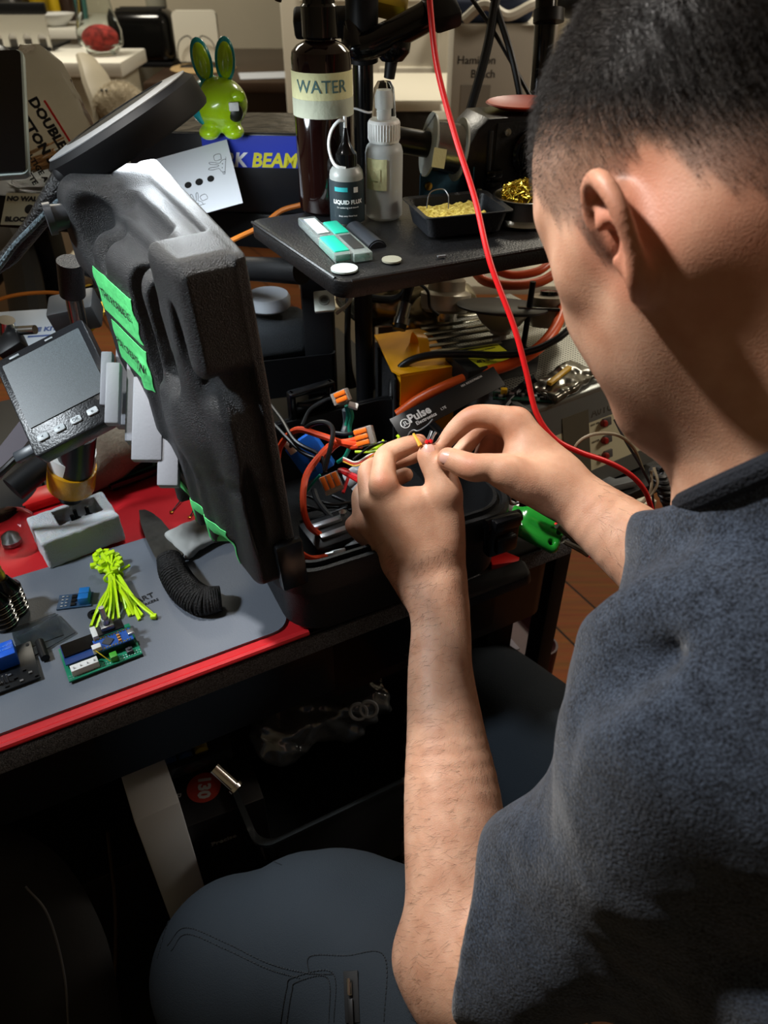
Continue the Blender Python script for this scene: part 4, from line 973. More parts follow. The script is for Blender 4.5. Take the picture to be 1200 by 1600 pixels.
# held parts
P = P_
single('crimp_contact', tube([P(646, 678, .672), P(652, 688, .668), P(657, 697, .665)], [.0012, .0016, .0022], 6), M('amber', 'd89a2a', .4), 'tiny amber crimp contact pinched between left thumb and index finger', 'connector')
single('coax_pigtail', tube([P(637, 683, .69), P(640, 676, .688), P(646, 672, .685), P(654, 673, .682), P(668, 664, .675), P(676, 655, .672)], .0006, 6), M('thin_grey', '5d6266', .4), 'hair-thin grey wire arching up between the hands', 'wire')
single('ferrule_pair', tube([P(668, 688, .668), P(671, 681, .668), P(674, 673, .668)], .0012, 6).join(tube([P(674, 688, .668), P(677, 681, .668), P(681, 675, .668)], .0012, 6)), M('tinned'), 'pair of stripped wire ends held between both thumbs', 'wire end')
single('red_ferrule', tube([P(666, 693, .667), P(669, 688, .667)], .0019, 6).join(tube([P(672, 692, .667), P(674, 687, .667)], .0019, 6)), red_w, 'red insulation sleeves below the stripped wire ends', 'sleeve')
# ------------------------------------------------------------------ lamp
ln_ = camvec(.45, -.68, .56).normalized(); lc = P(200, 208, .675); lx = camvec(.83, .555, .0)
lm = frame(lc, lx, za=ln_)           # z = lit side
lamp = thing('desk_lamp', 'black round desk lamp head on a flexible braided neck at the upper left', 'lamp', lm)
obj('lamp_head', lathe([(.0001, -.017), (.056, -.017), (.070, -.015), (.075, -.010), (.075, .010), (.0735, .0125), (.069, .0125), (.069, .009), (.0001, .009)], 64), M('lamp_black', '0c0d10', .6, spec=.3), lamp)
obj('lamp_rim', lathe([(.050, -.0172), (.050, -.0182), (.070, -.0160), (.070, -.0152)], 64, False), M('lamp_top_grey', '8f9295', .5, bump=.4, bscale=300), lamp)
obj('diffuser', lathe([(.0001, .0091), (.0685, .0091), (.0685, .0110), (.0001, .0110)], 64), M('lamp_diffuser', 'eef6ff', .5, emit=3), lamp)
la = light('desk_lamp_light', 'AREA', lm @ Vector((0, 0, .0125)), lm @ Vector((0, 0, 1)), 1.2, (.86, .95, 1), .12); la.data.shape = 'DISK'
obj('flexible_neck', tube([P(108, 272, .655), P(88, 303, .66), P(55, 350, .68), P(20, 395, .71), P(-40, 470, .74), P(-60, 700, .86)], [.012, .011, .0085, .008, .0075, .007], 14), M('neck_black', '0d0e10', .35, bump=1, bscale=400), lamp, world=True)
obj('braid', tube([P(112, 300, .655), P(88, 318, .655), P(52, 354, .665), P(22, 385, .69), P(0, 415, .70), P(-30, 450, .72)], .0028, 8), M('braid_grey', '5b6a72', .35, bump=1, bscale=900, var=.9, vscale=500), lamp, world=True)
nb_ = P(-60, 700, .86); obj('lamp_base', lathe([(.07, 0), (.07, .012), (.06, .018), (.0001, .02)], 40).tr(T(nb_.x, nb_.y, ZD+.004)).join(cyl(nb_, (nb_.x, nb_.y, ZD+.02), .007)), M('lamp_black'), lamp, world=True)
obj('neck_joint', ball(P(106, 274, .653), .012, 12), M('lamp_black'), lamp, world=True)
# ------------------------------------------------------------------ raised shelf at the back
zb = 1.0
mb = thing('back_shelf', 'black back shelf across the bench holding the box and the bag', 'shelf', T(*G(250, 335, zb).xy, 0))
A_, B_ = G(-60, 300, zb), G(462, 338, zb)
xs = (B_-A_).normalized(); xm = frame((A_+B_)/2, xs, za=Vector((0, 0, 1)))
LW_ = (B_-A_).length
obj('shelf_board', box(LW_, .24, .045, (0, .12, -.0225), .004), black, mb, world=False).data.transform(T(*G(250, 335, zb).xy, 0).inverted() @ xm)
for s_ in (-.46, .46):
    q = xm @ Vector((s_*LW_, .12, 0)); obj('post', box(.04, .05, zb-.045-.0, (q.x, q.y, (zb-.045)/2), .003), blackm, mb, world=True)
# DARKBEAM box
bxn = xm.to_3x3() @ Vector((0, 1, 0)); b0, b1 = G(248, 330, zb), G(500, 336, zb)
bw = .245; bm2 = frame(G(366, 332, zb), (G(462, 334, zb)-G(262, 330, zb)), za=Vector((0, 0, 1)))
bx = thing('flashlight_box', 'flat black retail box with a blue stripe lettered WORKBEAM, under the green bunny', 'box', bm2)
obj('carton', box(bw, .12, .092, (0, .06, .046), .002), M('box_black', '15161a', .35), bx)
obj('wrap', box(bw*.98, .115, .001, (0, .06, .0922)), M('wrap_grey', '3b3c3e', .2, bump=1, bscale=50), bx)
obj('blue_stripe', box(bw*.62, .0008, .036, (bw*.19, -.0004, .072)), M('stripe_blue', '1d36b8', .4), bx)
obj('lettering', text('WORK', .022, .0004, bold=.0008, shear=.25, mx=T(-.013, -.001, .062) @ RX(R(90))), whitei, bx, smooth=False)
obj('lettering', text('BEAM', .022, .0004, bold=.0008, shear=.25, mx=T(.056, -.001, .062) @ RX(R(90))), M('ink_yellow', 'd9d22a', .5), bx, smooth=False)
# bunny toy
lime = M('lime_vinyl', 'a5cf18', .22, coat=.5); teal = M('teal_vinyl', '1796a0', .25, coat=.5)
bp = P(352, 178, 1.03); bz = zb+.093; q_ = G(350, 212, bz); bfr = Matrix.Translation(q_) @ RZ(R(10))
bt = thing('vinyl_bunny', 'lime green vinyl bunny figure with teal back and buck teeth on the black box', 'figurine', bfr)
S = SDF(); S.ell((0, 0, .034), (.031, .028, .027), k=.01); S.ell((.012, -.010, .006), (.012, .016, .008), k=.006); S.ell((-.016, -.008, .006), (.012, .016, .008), k=.006)
v_, f_2 = S.mesh(.0015, relax=2); obj('figure_body', (v_, f_2), lime, bt, auto=0)
for sx, rt in ((-.011, -.16), (.009, .08)):
    m_ = T(sx, .002, .053) @ RY(rt) @ Matrix.Diagonal((1, .45, 1, 1)); e = ball((0, 0, .024), .0115, 12, (1, 1, 1)); e.v = [Vector((v.x, v.y, (v.z-.024)*2.0+.024)) for v in e.v]
    obj('ear', Geo().join(e, m_), teal, bt); e2 = ball((0, 0, .024), .0088, 12); e2.v = [Vector((v.x, v.y-.006, (v.z-.024)*2.1+.024)) for v in e2.v]; obj('inner_ear', Geo().join(e2, m_), lime, bt)
S = SDF(); S.ell((-.004, .004, .034), (.032, .029, .028), k=.001); S.box((.014, -.02, .04), (.032, .04, .05), .002, RZ(R(-35)), k=.001, op='-'); v_, f_2 = S.mesh(.0015, relax=1); obj('shell', (v_, f_2), teal, bt, auto=0)
obj('mouth', ball((.016, -.0225, .028), .0085, 10, (1, .5, 1.15)), M('mouth_dark', '15170c', .4), bt)
obj('teeth', box(.011, .004, .009, (.015, -.0272, .035), .001), white_pl, bt)
obj('cheek', ball((.020, -.019, .043), .009, 10, (1, .5, .8)), lime, bt)
# bag of swabs
bgp = G(88, 300, zb); bgm = Matrix.Translation(bgp) @ RZ(R(8)) @ T(0, .05, 0)
bag = thing('swab_bag', 'clear plastic bag of wooden cotton swabs printed DOUBLE HEAD COTTON SWABS', 'bag', bgm)
g = Geo(); vs_ = []; rows = 9; cols = 24
for j in range(rows):
    t = j/(rows-1); w_ = .062*(1-t)**.55+.012; dp = .030*(1-t)**.7+.003
    for i in range(cols):
        a = 2*math.pi*i/cols; rnd = 1+.08*math.sin(5*a+j)+.05*math.sin(11*a-j*2); vs_.append((w_*math.cos(a)*rnd-.0*t, dp*math.sin(a)*rnd, .002+.165*t))
fs = [(j*cols+i, j*cols+(i+1) % cols, (j+1)*cols+(i+1) % cols, (j+1)*cols+i) for j in range(rows-1) for i in range(cols)]
g.add(vs_, fs); obj('bag_film', g, M('bag_film', 'eef2f2', .10, trans=.97, ior=1.06, bump=.6, bscale=60), bag)
g = Geo(); rnd = random.Random(5)
for i in range(46):
    a = R(rnd.uniform(-15, 12)); x, y = rnd.uniform(-.04, .035), rnd.uniform(-.016, .016); g = Geo().join(cyl((0, 0, 0), (0, 0, .075), .0011, n=6)).join(ball((0, 0, .078), .0028, 5, (1, 1, 1.8))).tr(T(x, y, .012) @ RY(R(78)+a) @ T(0, 0, -.03)) if False else cyl((x-.036, y, .012+abs(y)), (x+.036, y+rnd.uniform(-.006, .006), .020+rnd.uniform(0, .035)), .0012, n=6)
    obj('swab', g, M('birch', 'c39a6a', .7), bag)
obj('lettering', text('DOUBLE HEAD', .017, .0003, bold=.0009).tr(T(.016, -.034, .058) @ RY(R(0)) @ RX(R(90)) @ RZ(R(-68))).join(text('COTTON SWABS', .017, .0003, bold=.0009).tr(T(-.006, -.036, .052) @ RX(R(90)) @ RZ(R(-68)))).join(text('COTON-TIGE A', .010, .0003, bold=.0004).tr(T(-.026, -.036, .044) @ RX(R(90)) @ RZ(R(-68)))).join(text('DOUBLE TETE', .010, .0003, bold=.0004).tr(T(-.040, -.034, .036) @ RX(R(90)) @ RZ(R(-68)))), ink, bag, smooth=False)
obj('red_stripe', box(.10, .0005, .003).tr(T(.028, -.033, .062) @ RY(R(68))), M('red_plastic'), bag)
single('clear_pouch', tube([P(95, 250, 1.02), P(108, 245, 1.02), P(128, 262, 1.0)], .012, 10), M('bag_film'), 'small crumpled clear pouch beside the swab bag', 'pouch')
# dark monitor at the left edge
mm = frame(P(-22, 180, .70), camvec(.985, .12, .12), za=camvec(-.1, .22, -1))
mn = thing('tablet_monitor', 'black tablet monitor with a pale rim cut by the left edge of the picture', 'monitor', mm)
obj('frame', rbox(.072, .135, .007, .006, bev=.001), M('pale_rim', '9aa7a4', .35), mn)
obj('screen', rbox(.068, .131, .0015, .005, (0, 0, .0042)), M('screen_black', '050608', .08), mn)
obj('stand', tube([mm @ Vector((0, -.02, -.006)), mm @ Vector((-.03, -.05, -.06)), Vector(G(-60, 330, zb))+Vector((0, .08, 0))], .006, 10), black, mn, world=True)
single('monitor_arm', tube([P(-40, 85, .76), P(2, 92, .74), P(8, 108, .73)], .012, 12), black, 'black monitor arm tip above the tablet monitor', 'arm')
# ------------------------------------------------------------------ papers
def sheet(px, py, D, w_, h_, xa, za): return frame(P(px, py, D), camvec(*xa), za=camvec(*za))
nm = sheet(309, 283, .90, 0, 0, (.965, .27, .0), (-.05, .25, -1))
nt_ = thing('bunny_note', 'square white paper with two doodled bunnies and three punched holes', 'paper', nm)
w2 = .090
pg = Geo(); N = 24
obj('sheet', box(w2, w2, .0006), paper, nt_)
for i, x in enumerate((-.012, .0015, .0155)): obj('punched_hole', cyl((x, -.002, .0003), (x, -.002, .0006), .0042 if i != 1 else .0046, n=20), M('hole_dark', '08090b', .8), nt_)
def doodle(s, m):
    L_2 = [[(-.5, 0), (-.42, .25), (-.2, .42), (-.28, .8), (-.25, 1.1), (-.12, 1.0), (-.05, .5), (.08, .5), (.15, 1.0), (.28, 1.1), (.28, .8), (.2, .42), (.42, .25), (.5, 0)], [(-.65, 0), (.65, 0)], [(.5, .3), (.9, .4), (.8, .8), (.4, .7), (.5, .3)], [(-.6, .0), (-.62, .12), (-.48, .12), (-.46, 0)]]
    g = Geo()
    for l in L_2: g.join(tube([(x*s, y*s, 0) for x, y in l], .00028, 4, smooth=4))
    for x in (-.15, .15): g.join(ball((x*s, .2*s, 0), .0006, 5))
    return g.tr(m)
obj('drawing', doodle(.016, T(-.008, -.033, .0004) @ RZ(R(0))).join(doodle(.018, T(.036, .010, .0004) @ RZ(R(75)))), ink, nt_, smooth=False)
pm = sheet(186, 312, .97, 0, 0, (.98, .18, 0), (0, .3, -1))
pcd = thing('postcard', 'painted postcard with ST. JOSEPH lettering pinned to the back shelf, behind the lid', 'postcard', pm)
obj('card', box(.105, .080, .0006), M('card_white', 'c9cfc8', .7), pcd)
cm2 = M('painting', 'b9a46a', .7, col2='5f8fb8', vscale=60)
obj('picture', box(.098, .050, .0003, (0, .012, .0004)), cm2, pcd)
obj('picture_detail', ball((.012, .022, .0006), .008, 8, (1, 1, .03)).join(ball((.006, .006, .0006), .012, 8, (1.2, .8, .02))), M('paint_orange', 'c07a48', .7), pcd)
obj('lettering', text('ST. JOSEPH OF', .0075, .0002, bold=.0003, mx=T(-.005, -.022, .0004)), M('ink_slate', 'dfe8ea', .6), pcd, smooth=False)
obj('caption_band', box(.098, .010, .0002, (0, -.022, .0003)), M('band_grey', '7f9aa2', .7), pcd)
wm = sheet(46, 327, .98, 0, 0, (.99, -.02, 0), (0, .3, -1))
wn = thing('walking_note', 'cream handwritten note reading NO WALKING AREA on the back shelf edge', 'paper', wm)
obj('sheet', box(.066, .048, .0006), M('cream_paper', 'bdbfae', .8), wn)
obj('lettering', text('NO WALKING', .0095, .0003, bold=.0006, mx=T(.0, .015, .0004)).join(text('BLOCK AREA', .0095, .0003, bold=.0006, mx=T(.0, -.016, .0004))).join(ball((0, 0, .0004), .006, 8, (1, 1.2, .05))), ink, wn, smooth=False)
# ------------------------------------------------------------------ microscope
pb0, pt0 = P(158, 640, .92), P(111, 425, .80)
ms = thing('usb_microscope', 'digital microscope with a tilted black screen, chrome post and taped lens barrel', 'microscope', T(*G(120, 770, ZD+.006)))
obj('post', cyl(P(150, 640, .86), P(113, 455, .77), .0085), chrome, ms, world=True)
obj('post_cap', cyl(P(113.5, 460, .772), P(109, 408, .745), .0125), M('cap_black', '121316', .4, bump=.4, bscale=600), ms, world=True)
sm = frame(P(92, 604, .715), camvec(.875, .475, .06), za=camvec(-.10, .22, -1))
obj('screen_housing', rbox(.092, .108, .020, .004, (0, 0, -.010), bev=.0015), M('housing_black', '14161a', .3, bump=.15, bscale=500), ms, world=False).data.transform(WM[ms.name].inverted() @ sm)
def onscreen(nm_, g, m_, par=None, **k):
    o = obj(nm_, g, m_, par or ms, **k); o.data.transform(WM[ms.name].inverted() @ sm); return o
onscreen('display', rbox(.079, .071, .0012, .001, (0, .010, .0005)), M('display_dust_sheen', '171c20', .40, col2='545f64', vscale=2600), auto=30)  # dust speckle, its colour lightened to hold the lamp's reflection
for i in range(5):
    bo = onscreen('button', rbox(.0105, .0065, .0022, .0018, (-.032+i*.0168, -.039, .0008), bev=.0005), M('button_white', 'c8ced2', .4))
    s_ = ['<', '=', 'OK', 'o', '>'][i]; onscreen('lettering', text(s_, .0045, .0002, mx=T(-.032+i*.0168, -.039, .002)), M('ink_grey', '5a6066', .6), bo, smooth=False)
onscreen('led_slot', box(.010, .0025, .001, (-.026, .0495, .0004), .0004), M('slot_grey', '8a9094', .4)); onscreen('led_slot', box(.008, .002, .001, (.010, .0495, .0004), .0004), M('slot_grey'))
obj('lens_barrel', cyl(P(122, 676, .765), P(117, 735, .80), .018), M('barrel_black', '0e0f11', .35), ms, world=True)
obj('barrel_sleeve', cyl(P(113, 705, .790), P(112, 738, .812), .0235), white_pl, ms, world=True)
obj('kapton_tape', cyl(P(113, 728, .800), P(111, 757, .820), .0242), M('kapton', 'c98f12', .25, bump=.4, bscale=200), ms, world=True)
obj('lens_tip', cyl(P(111, 757, .820), P(110, 775, .835), .013), M('barrel_black'), ms, world=True)
obj('clamp_block', box(.05, .035, .03, bev=.004).tr(frame(P(118, 487, .82), camvec(.95, .2, 0), za=camvec(0, .6, -.8))), M('clamp_dark', '2a2b2c', .5), ms, world=True)
cb = thing('usb_cable', 'black cable plugged into the lower left corner of the microscope screen', 'cable', T(*P(30, 720, .74)))
obj('cord', tube([P(25, 716, .735), P(5, 735, .735), P(-20, 755, .74), P(-60, 790, .76)], .0036, 10), black_w, cb, world=True)
obj('plug', box(.026, .011, .008, bev=.002).tr(frame(P(43, 707, .728), camvec(.88, .45, -.05), za=camvec(0, .2, -1))), M('plug_grey', '3b4148', .35), cb, world=True)
q0 = P(158, 690, .90); obj('stand_base', box(.10, .08, .008, bev=.002).tr(T(q0.x-.02, q0.y+.02, ZD+.010) @ RZ(DA)), M('clamp_dark'), ms, world=True); obj('lower_post', cyl(P(150, 640, .86), (q0.x-.01, q0.y+.02, ZD+.012), .0085), chrome, ms, world=True)
# clamp + hose behind
yl = M('yellow_tape', 'd9a812', .5)
tr_ = thing('tape_roll', 'yellow tape roll standing behind the microscope post', 'tape', T(*P(145, 485, .95)))
rm = frame(P(138, 482, .93), camvec(.75, .1, -.6), za=camvec(.55, .15, -.8))
o = obj('tape_ring', lathe([(.022, -.007), (.028, -.007), (.028, .007), (.022, .007), (.022, -.007)], 40, False), yl, tr_); o.data.transform(WM[tr_.name].inverted() @ rm)
o = obj('core', lathe([(.0001, -.005), (.0215, -.005), (.0215, .005), (.0001, .005)], 32), M('core_dark', '1a1b1d', .5), tr_); o.data.transform(WM[tr_.name].inverted() @ rm)
hs = thing('torch_barrel', 'black cylinder with a small yellow square sticker between tape roll and lid', 'torch', T(*P(160, 465, .93)))
obj('tube_body', cyl(P(138, 470, .94), P(192, 455, .90), .0165), blackg, hs, world=True)
obj('sticker', box(.013, .013, .0006).tr(frame(P(168, 478, .893), camvec(.97, .2, .0), za=camvec(0, .05, -1))), yl, hs, world=True)
obj('thumb_lever', box(.026, .012, .008, bev=.003).tr(frame(P(148, 428, .90), camvec(.9, -.3, 0), za=camvec(0, .5, -1))), black, hs, world=True)
obj('lever_stem', cyl(P(150, 432, .905), P(154, 452, .91), .005), black, hs, world=True)
# wire kit sheet
wk = thing('wire_kit_box', 'white box lid printed WIRE KIT in blue behind the microscope', 'box', frame(P(38, 512, .92), camvec(.97, .08, .05), za=camvec(0, .62, -.78)))
obj('lid', box(.10, .070, .012, (0, 0, -.006), .001), M('lid_white', 'aab2ba', .6), wk)
obj('lettering', text('WIRE KIT', .0105, .0003, bold=.0004, mx=T(.018, -.006, .0002)), M('ink_navy', '22447e', .6), wk, smooth=False)
obj('blue_edge', box(.045, .003, .0004, (.030, -.018, .0001)), M('ink_navy'), wk)
cl = thing('clamp_fitting', 'chrome clamp fitting with a side bar at the left of the microscope', 'clamp', T(*P(15, 515, .86)))
obj('clamp_post', cyl(P(12, 535, .86), P(10, 500, .84), .009), chrome, cl, world=True); obj('clamp_bar', cyl(P(8, 518, .85), P(55, 515, .84), .005), chrome, cl, world=True)
obj('clamp_jaw', box(.03, .025, .02, bev=.004).tr(frame(P(18, 540, .845), camvec(.8, .5, 0), za=camvec(0, .5, -1))), black, cl, world=True)
# grey stacked plastic bricks
gy = M('grey_plastic', '8c8f97', .5, bump=.1, bscale=400)
gb = thing('slotted_bracket', 'stack of light grey plastic slotted brackets leaning on the outside of the lid', 'bracket', T(*P(215, 600, .74)))
fr_ = frame(P(230, 572, .705), camvec(1, .0, .12), za=camvec(-.52, .84, .05))
for i, (x, y, top, sx, sy, h) in enumerate(((-.014, .012, .030, .030, .020, .085), (.002, -.006, .016, .034, .020, .090), (.024, -.016, .000, .018, .016, .115), (-.022, .030, .044, .012, .010, .04), (-.034, -.004, .010, .010, .012, .05), (-.024, -.022, -.006, .012, .012, .055), (.006, -.020, -.018, .026, .012, .075))):
    o = obj('bracket_block', box(sx, sy, h, (x, y, top-h/2), .0015), gy, gb); o.data.transform(WM[gb.name].inverted() @ fr_)
# crumpled beige cloth behind
S = SDF(); c0 = Pn(205, 660, .90); S.ell(c0, (.07, .06, .05), k=.02); S.ell(c0+np.array((-.05, -.02, -.03)), (.05, .05, .04), k=.02)
v_, f_2 = S.mesh(.003, disp=lambda p: .008*vnoise(p, 28, 41)+.004*vnoise(p, 70, 42), relax=2)
t = obj('crumpled_cloth', (v_, f_2), M('beige_cloth', '75695a', .9, bump=.5, bscale=200, var=.3, vscale=14)); tag(t, 'crumpled beige cloth behind the green circuit board', 'cloth')
# green pcb with lcd
pm_ = on(225, 738, 9, ZD+.006)
pcb = thing('lcd_circuit_board', 'green circuit board with a small grey LCD at the back of the red mat', 'circuit board', pm_)
pcbg = M('pcb_green', '14382c', .35, var=.2, vscale=100)
obj('board', box(.098, .042, .0016, (0, 0, .008)), pcbg, pcb)
obj('lcd', box(.044, .024, .005, (-.012, .003, .0135), .0006), M('lcd_dark', '262c2d', .15), pcb)
obj('lcd_frame', box(.052, .031, .0025, (-.012, .003, .0105)), M('lcd_teal', '3f8578', .4), pcb)
g = Geo(); goldp = M('gold_pin', 'b9a05a', .3, 1)
for i in range(20):
    obj('header_pin', cyl((-.028+i*.0026, .019, .009), (-.028+i*.0026, .021, .022), .0005, n=6), goldp, pcb)
rnd = random.Random(8)
for i in range(16):
    obj('component', box(rnd.uniform(.002, .006), rnd.uniform(.0015, .004), .0015, (rnd.uniform(.018, .046), rnd.uniform(-.018, .018), .0095)), M('part_dark') if False else (steel, goldp, M('chip_black', '111214', .4))[i % 3], pcb)
obj('header_strip', box(.095, .006, .004, (0, -.018, .0105)), M('chip_black'), pcb)
obj('standoff', box(.09, .03, .007, (0, 0, .0036)), M('chip_black'), pcb)
for i, (a, b) in enumerate((((308, 758), (268, 800)), ((316, 785), (296, 808)))):
    t = thing('antenna_pigtail', ('thin dark pigtail with a gold tip, %s of the two by the knife' % ('left', 'right')[i]), 'cable', T(*G(*b, ZD+.006)), 'antenna pigtails'); obj('cord', tube([G(*a, ZD+.012), G((a[0]+b[0])/2, (a[1]+b[1])/2-4, ZD+.009), G(*b, ZD+.006)], .0008, 6), black_w, t, world=True); obj('gold_tip', box(.004, .003, .002, bev=.0005).tr(T(*G(*b, ZD+.006))), brass, t, world=True)
# red tray pieces beside microscope
single('red_tray', box(.09, .03, .012, bev=.003), M('red_plastic'), 'small red plastic tray between the microscope foot and the foam block', 'tray', mx=on(60, 778, 4, ZD+.012))
# foam block with three black screws
S = SDF(); S.box((0, 0, .020), (.047, .031, .020), .003, k=.001); S.box((.008, .008, .036), (.026, .016, .018), .001, k=.001, op='-')
v_, f_2 = S.mesh(.0011, disp=lambda p: .0004*vnoise(p, 700, 2)+.0005*vnoise(p, 200, 5), relax=1)
fm = on(126, 846, 8, ZD+.0065) @ Matrix.Scale(.88, 4); fb = obj('foam_block', (v_, f_2), M('foam_white', 'b9bdc1', .8, bump=.5, bscale=500, sss=.2)); fb.matrix_world = fm; tag(fb, 'white foam block with a square recess on the red mat', 'foam block')
for i, (x, y) in enumerate(((.000, .004), (.006, .012), (.020, .010))):
    t = thing('black_thumb_screw', ('black knurled thumb screw %s in the foam recess' % ('lowest and leftmost', 'in the middle', 'rightmost')[i]), 'screw', fm @ T(x, y, .0182), 'black screws in the foam block')
    obj('screw_head', lathe([(.0062, 0), (.0066, .002), (.0066, .006), (.005, .008)], 18), blackg, t); obj('shank', cyl((0, 0, .008), (.000, .001, .020), .0024), blackg, t)
# glass bulb at the left edge
gl = thing('glass_dome', 'clear glass dome with a steel centre lying on the red mat at the left edge', 'glass dome', on(18, 845, 0, ZD+.006))
obj('dome', lathe([(.031, .004), (.033, .012), (.030, .024), (.018, .034), (.0001, .037)], 32, False), M('dome_glass', 'f2f6f4', .02, trans=1, ior=1.22), gl)
obj('centre_knob', lathe([(.008, .0), (.008, .004), (.004, .008), (.0001, .010)], 20), steel, gl)
# knife
kn_m = on(258, 850, 0)
kt = thing('knife', 'short knife with a grey blade and a black cord-wrapped handle lying across the pad', 'knife', kn_m)
a0, a1 = G(222, 797, ZP+.004), G(262, 872, ZP+.008)
outl = [(217, 797), (232, 799), (252, 812), (272, 840), (285, 862), (262, 868), (246, 872), (232, 850), (222, 825)]
def flat(outl, z, th): 
    pts = [G(x, y, z) for x, y in outl]; n = len(pts); g = Geo(); g.add(pts+[p-Vector((0, 0, th)) for p in pts], [tuple(range(n)), tuple(range(2*n-1, n-1, -1))]+[(i, n+i, n+(i+1) % n, (i+1) % n) for i in range(n)]); return g
obj('blade', flat([(217, 797), (226, 796), (238, 801), (252, 812), (265, 828), (277, 846), (288, 866), (262, 872), (246, 876), (236, 858), (226, 836), (219, 815)], ZP+.009, .0022), M('blade_steel', '5d5c58', .35, .85, var=.25, vscale=60, bump=.2), kt, world=True, smooth=False)
hp = [G(264, 872, ZP+.010), G(272, 895, ZP+.011), G(290, 922, ZP+.011), G(315, 938, ZP+.011), G(345, 935, ZP+.011)]
g = tube(hp, [.011, .0135, .0145, .0150, .0125], 16, smooth=10, flat=.72); obj('handle', g, M('cord_black', '0c0c0e', .7, bump=.8, bscale=500), kt, world=True)
sp2 = spline(hp, 12); wr = Geo(); hel = []
for i in range(0, 330):
    t = i/329*(len(sp2)-2); k = int(t); p = sp2[k].lerp(sp2[k+1], t-k); d = (sp2[k+1]-sp2[k]).normalized(); s_ = d.cross(Vector((0, 0, 1))).normalized(); r_ = float(np.interp(i/329, [0, .25, .5, .75, 1], [.0118, .0142, .0152, .0155, .0125])); a = i*.62
    hel.append(p+s_*math.cos(a)*r_+Vector((0, 0, 1))*math.sin(a)*r_*.8)
obj('cord_wrap', tube(hel, .0014, 5, smooth=2), M('cord_black'), kt, world=True)
# crumpled tissue
S = SDF(); S.box((0, 0, .006), (.028, .024, .005), .004, k=.004); v_, f_2 = S.mesh(.0014, disp=lambda p: .0035*vnoise(p, 90, 61)+.001*vnoise(p, 260, 62), relax=1)
t = obj('paper_towel', (v_, f_2), M('tissue', 'aeb0ae', .9, bump=.3, bscale=120)); t.matrix_world = on(308, 842, 15, ZD+.009); tag(t, 'crumpled white paper towel between the knife and the lid', 'tissue')
# zip ties
neon = M('neon_tie', 'c6ee10', .4, emit=0)
zt_ = thing('zip_tie_bundle', 'bundle of neon yellow zip ties bound in the middle on the grey pad', 'zip ties', on(180, 920, 0))
rnd = random.Random(4); c1 = G(178, 903, ZP+.006)
ends = [(142, 978), (150, 982), (158, 972), (146, 965), (168, 972), (176, 968), (186, 966), (196, 952), (203, 962), (210, 960), (218, 968), (222, 962), (212, 948), (190, 940), (240, 962), (226, 950), (160, 960), (172, 955)]
heads = [(150, 868), (156, 862), (163, 872), (168, 866), (175, 864), (182, 868), (186, 874), (184, 884), (152, 876), (160, 880), (146, 884), (172, 872), (178, 878), (188, 880), (158, 890), (166, 862), (150, 872), (180, 890)]
for i, (e, h) in enumerate(zip(ends, heads)):
    z0 = ZP+.002+.009*rnd.random(); mid = c1+Vector((rnd.uniform(-.004, .004), rnd.uniform(-.003, .003), rnd.uniform(-.003, .007)))
    tie = tube([G(*h, z0+.006), mid, G((e[0]+178)/2+rnd.uniform(-4, 4), (e[1]+903)/2, z0), G(*e, ZP+.0015)], .0021, 6, flat=.5)
    tie.join(box(.0062, .0056, .005, bev=.001).tr(T(*G(*h, z0+.006)) @ RZ(rnd.uniform(0, 3)))); obj('zip_tie', tie, neon, zt_, world=True)
obj('binding_tie', tube([c1+Vector((.009*math.cos(a)*math.cos(.5), .009*math.cos(a)*math.sin(.5), .006*math.sin(a)+.0015)) for a in np.linspace(0, 6.28, 16)], .0014, 6).join(tube([G(186, 893, ZP+.008), G(203, 883, ZP+.010)], .0017, 6, smooth=0)).join(box(.005, .005, .004).tr(T(*G(185, 895, ZP+.008)))), neon, zt_, world=True)
single('loose_zip_tie', tube([G(205, 930, ZP+.008), G(222, 948, ZP+.006), G(240, 962, ZP+.004)], .0016, 6).join(box(.006, .005, .0045, bev=.001).tr(T(*G(240, 963, ZP+.003)))), neon, 'single neon yellow zip tie pointing right out of the bundle', 'zip tie')
# sensor module
sm_ = thing('sensor_module', 'small blue-grey module with two blue screw terminals behind the zip ties', 'circuit board', on(118, 940, -18))
obj('board', box(.033, .020, .0014, (0, 0, .001)), M('pcb_blue', '27435e', .4, var=.2, vscale=200), sm_)
for i in range(2): obj('screw_terminal', box(.010, .008, .009, (.010, -.004+i*.0085, .006), .0006), M('terminal_blue', '1c6fb8', .4), sm_)
for i in range(3): obj('chip', box(.0045, .004, .0018, (-.001, -.006+i*.0055, .0025)), M('chip_black'), sm_)
for i in range(8): obj('component', box(.002, .0012, .001, (-.012+.004*(i % 2), -.007+.0045*(i//2), .002)), M('tinned'), sm_)
# clear squares
cs = Geo()
for i, (x, y, r_) in enumerate(((58, 988, 3), (72, 992, 18))):
    single('acrylic_square', box(.042, .034, .0012), clear, 'clear acrylic square %s by the black tube on the pad' % ('lying underneath', 'lying on top')[i], 'plastic sheet', 'clear acrylic squares', mx=on(x, y, r_, ZP+.0014*i+.0007))
single('heat_shrink_tube', cyl((0, -.012, .004), (0, .012, .004), .004).join(cyl((0, -.0122, .004), (0, -.0118, .004), .003)), black, 'short piece of black heat-shrink tube beside the relay board', 'tube', mx=on(68, 1020, 4))
single('black_washer', lathe([(.0025, 0), (.006, 0), (.006, .002), (.0025, .002), (.0025, 0)], 24, False), black, 'small black washer half hidden by the zip ties', 'washer', mx=on(147, 961, 0))
